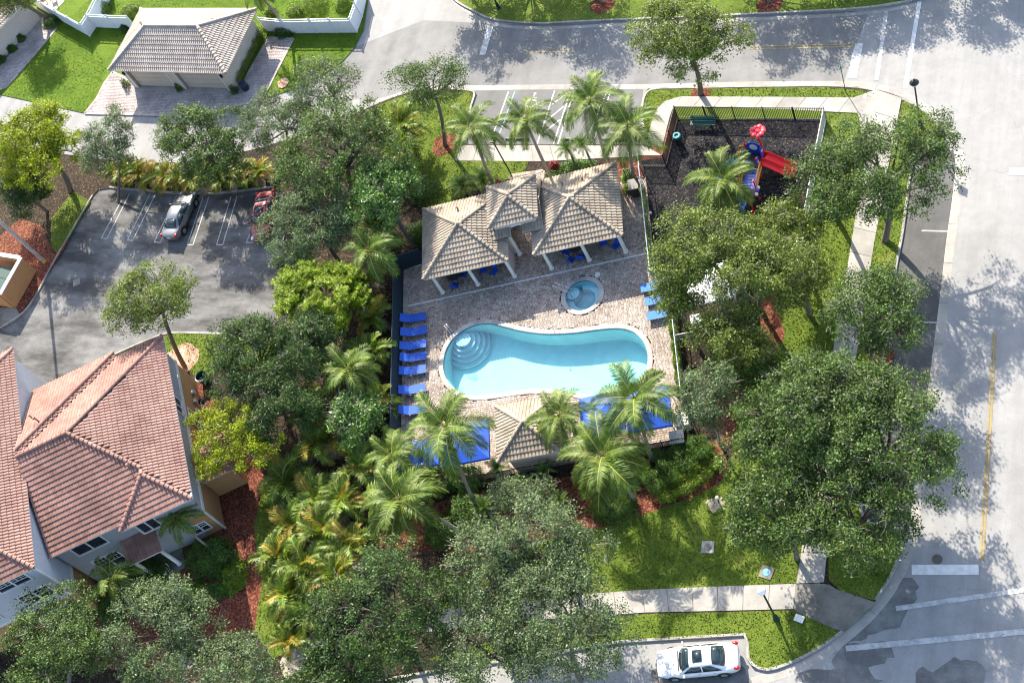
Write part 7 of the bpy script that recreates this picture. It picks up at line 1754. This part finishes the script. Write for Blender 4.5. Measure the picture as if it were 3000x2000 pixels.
t = thing('barbecue', 'black kettle barbecue by the tan house wall', 'barbecue', (*(-61.93, 35.21), .13), HF)
MB().ball((0, 0, .75), (.32, .32, .24), 14, 8).build('kettle', m_black, t, smooth=True)
for i in range(3): MB().tube([(.15 * math.cos(i * 2.1), .15 * math.sin(i * 2.1), .6), (.33 * math.cos(i * 2.1), .33 * math.sin(i * 2.1), 0)], .018, 6).build('leg', m_alum, t)
MB().tube([(-.12, -.3, .8), (-.12, -.38, .8), (.12, -.38, .8), (.12, -.3, .8)], .015, 6).build('handle', m_alum, t)
sheet('patio', [(-100.38, 79.23), (-96.32, 78.92), (-95.86, 77.34), (-96.51, 76.03), (-98.38, 76.68), (-99.92, 77.85)], .07, m_conc)
m_wick = plain('wicker', (.3, .2, .12), .8, .2, 8)
for (c, rz, lab) in (((-98.19, 77.27), 40, 'brown wicker chair at the left of the patio'), ((-97.13, 77.51), -60, 'brown wicker chair at the right of the patio')):
    t = thing('patio_chair', lab, 'chair', (*c, .075), rz, 'patio chairs'); MB().box((0, 0, .4), (.55, .55, .06)).build('seat', m_wick, t); MB().box((0, .27, .68), (.55, .05, .55), rx=-10).build('backrest', m_wick, t)
    for x in (-.24, .24):
        for y in (-.24, .24): MB().tube([(x, y, 0), (x, y, .4)], .022, 6).build('leg', m_wick, t)


# ------------------------------------------------------------------ grass blades, fallen leaves
def scatter(polys, dens, seed):
    rs = np.random.RandomState(seed); out = []
    for q in polys:
        xs = [a for a, b in q]; ys = [b for a, b in q]; n = int((max(xs) - min(xs)) * (max(ys) - min(ys)) * dens)
        x = rs.uniform(min(xs), max(xs), n); y = rs.uniform(min(ys), max(ys), n); ok = insides(x, y, q); out.append(np.stack([x[ok], y[ok]], 1))
    return np.concatenate(out)
def blades(name, P, z, h, w, mat, seed):
    rs = np.random.RandomState(seed); n = len(P); a = rs.uniform(0, 6.28, n); l = rs.uniform(.3, 1.1, n) * h; k = rs.uniform(.5, 1.3, n) * w
    dx, dy = np.cos(a), np.sin(a); lean = rs.uniform(.2, 1.1, n) * h; bx = -dy; by = dx
    V = np.stack([np.stack([P[:, 0] - dx * k, P[:, 1] - dy * k, np.full(n, z)], 1), np.stack([P[:, 0] + dx * k, P[:, 1] + dy * k, np.full(n, z)], 1),
                  np.stack([P[:, 0] + dx * k * .3 + bx * lean, P[:, 1] + dy * k * .3 + by * lean, z + l], 1), np.stack([P[:, 0] - dx * k * .3 + bx * lean, P[:, 1] - dy * k * .3 + by * lean, z + l], 1)], 1).reshape(-1, 3)
    o = link(name, mesh_np(name, V, np.arange(4 * n).reshape(-1, 4), [mat])); o['kind'] = 'stuff'; return o
m_blade = leafm('grass_blade', [(.05, .09, .009), (.09, .14, .015), (.15, .185, .028), (.22, .22, .055)], trans=.3, spec=.1, cl=.7)
m_blade2 = leafm('garden_grass_blade', [(.05, .1, .006), (.085, .15, .009), (.125, .185, .014)], trans=.3, spec=.1, cl=.5)
blades('grass', scatter(LAWNS, 75, 5), .125, .07, .05, m_blade, 6)
GARD = scatter([HOMES[:13] + [HOMES[13], HOMES[16]] if False else [(-60.92, 75.12), (-60.22, 71.68), (-60.49, 69.68), (-61.16, 68.26), (-62.29, 67.01), (-64.52, 65.61), (-67.19, 64.63), (-67.95, 64.5), (-69.8, 71.32), (-90.51, 72.41), (-86.24, 68.38), (-86.75, 63.4), (-97.52, 65.71), (-95.16, 73.86), (-93.04, 76.93), (-91.5, 78.13), (-60.97, 75.91)]], 60, 7)
ok = ~(insides(GARD[:, 0], GARD[:, 1], [g_(*q) for q in DRIVE]) | insides(GARD[:, 0], GARD[:, 1], [g_(*q) for q in DRIVE2]) | insides(GARD[:, 0], GARD[:, 1], [g_(*q) for q in ((-86.6, 60.4), (-75.1, 60.4), (-75.1, 67.0), (-86.6, 67.0))]))
blades('garden_grass', GARD[ok], .058, .05, .05, m_blade2, 8)
m_litter = leafm('fallen_leaf', [(.3, .2, .05), (.2, .1, .03), (.38, .3, .09), (.12, .08, .04)], trans=.1, spec=.1)
rs_ = np.random.RandomState(31)
L_P = scatter([[(-30.2, 60.99), (-20.26, 60.93), (-20.27, 52.62), (-22.99, 48.95), (-29.13, 48.78), (-30.92, 52.48)]], 7, 32); V_, F_ = leaf_cards(np.concatenate([L_P, np.full((len(L_P), 1), .145)], 1), rs_, .09, .5, 3.)
o_ = link('leaf_litter', mesh_np('leaf_litter', V_, F_, [m_litter])); o_['kind'] = 'stuff'
L_P = scatter([[(-62.28, 54.76), (-52.4, 59.43), (-43.04, 28.53), (-52.44, 27.55)], [(-94.88, 59.64), (-81.31, 57.62), (-81.1, 54.7), (-82.6, 47.64), (-85.13, 40.82)], [(-45.95, 30.26), (-23.53, 33.37), (-24.19, 30.96), (-43.83, 23.57)]], 14, 33); V_, F_ = leaf_cards(np.concatenate([L_P, np.full((len(L_P), 1), .14)], 1), rs_, .11, .5, 3.)
o_ = link('leaf_litter', mesh_np('leaf_litter', V_, F_, [m_litter])); o_['kind'] = 'stuff'
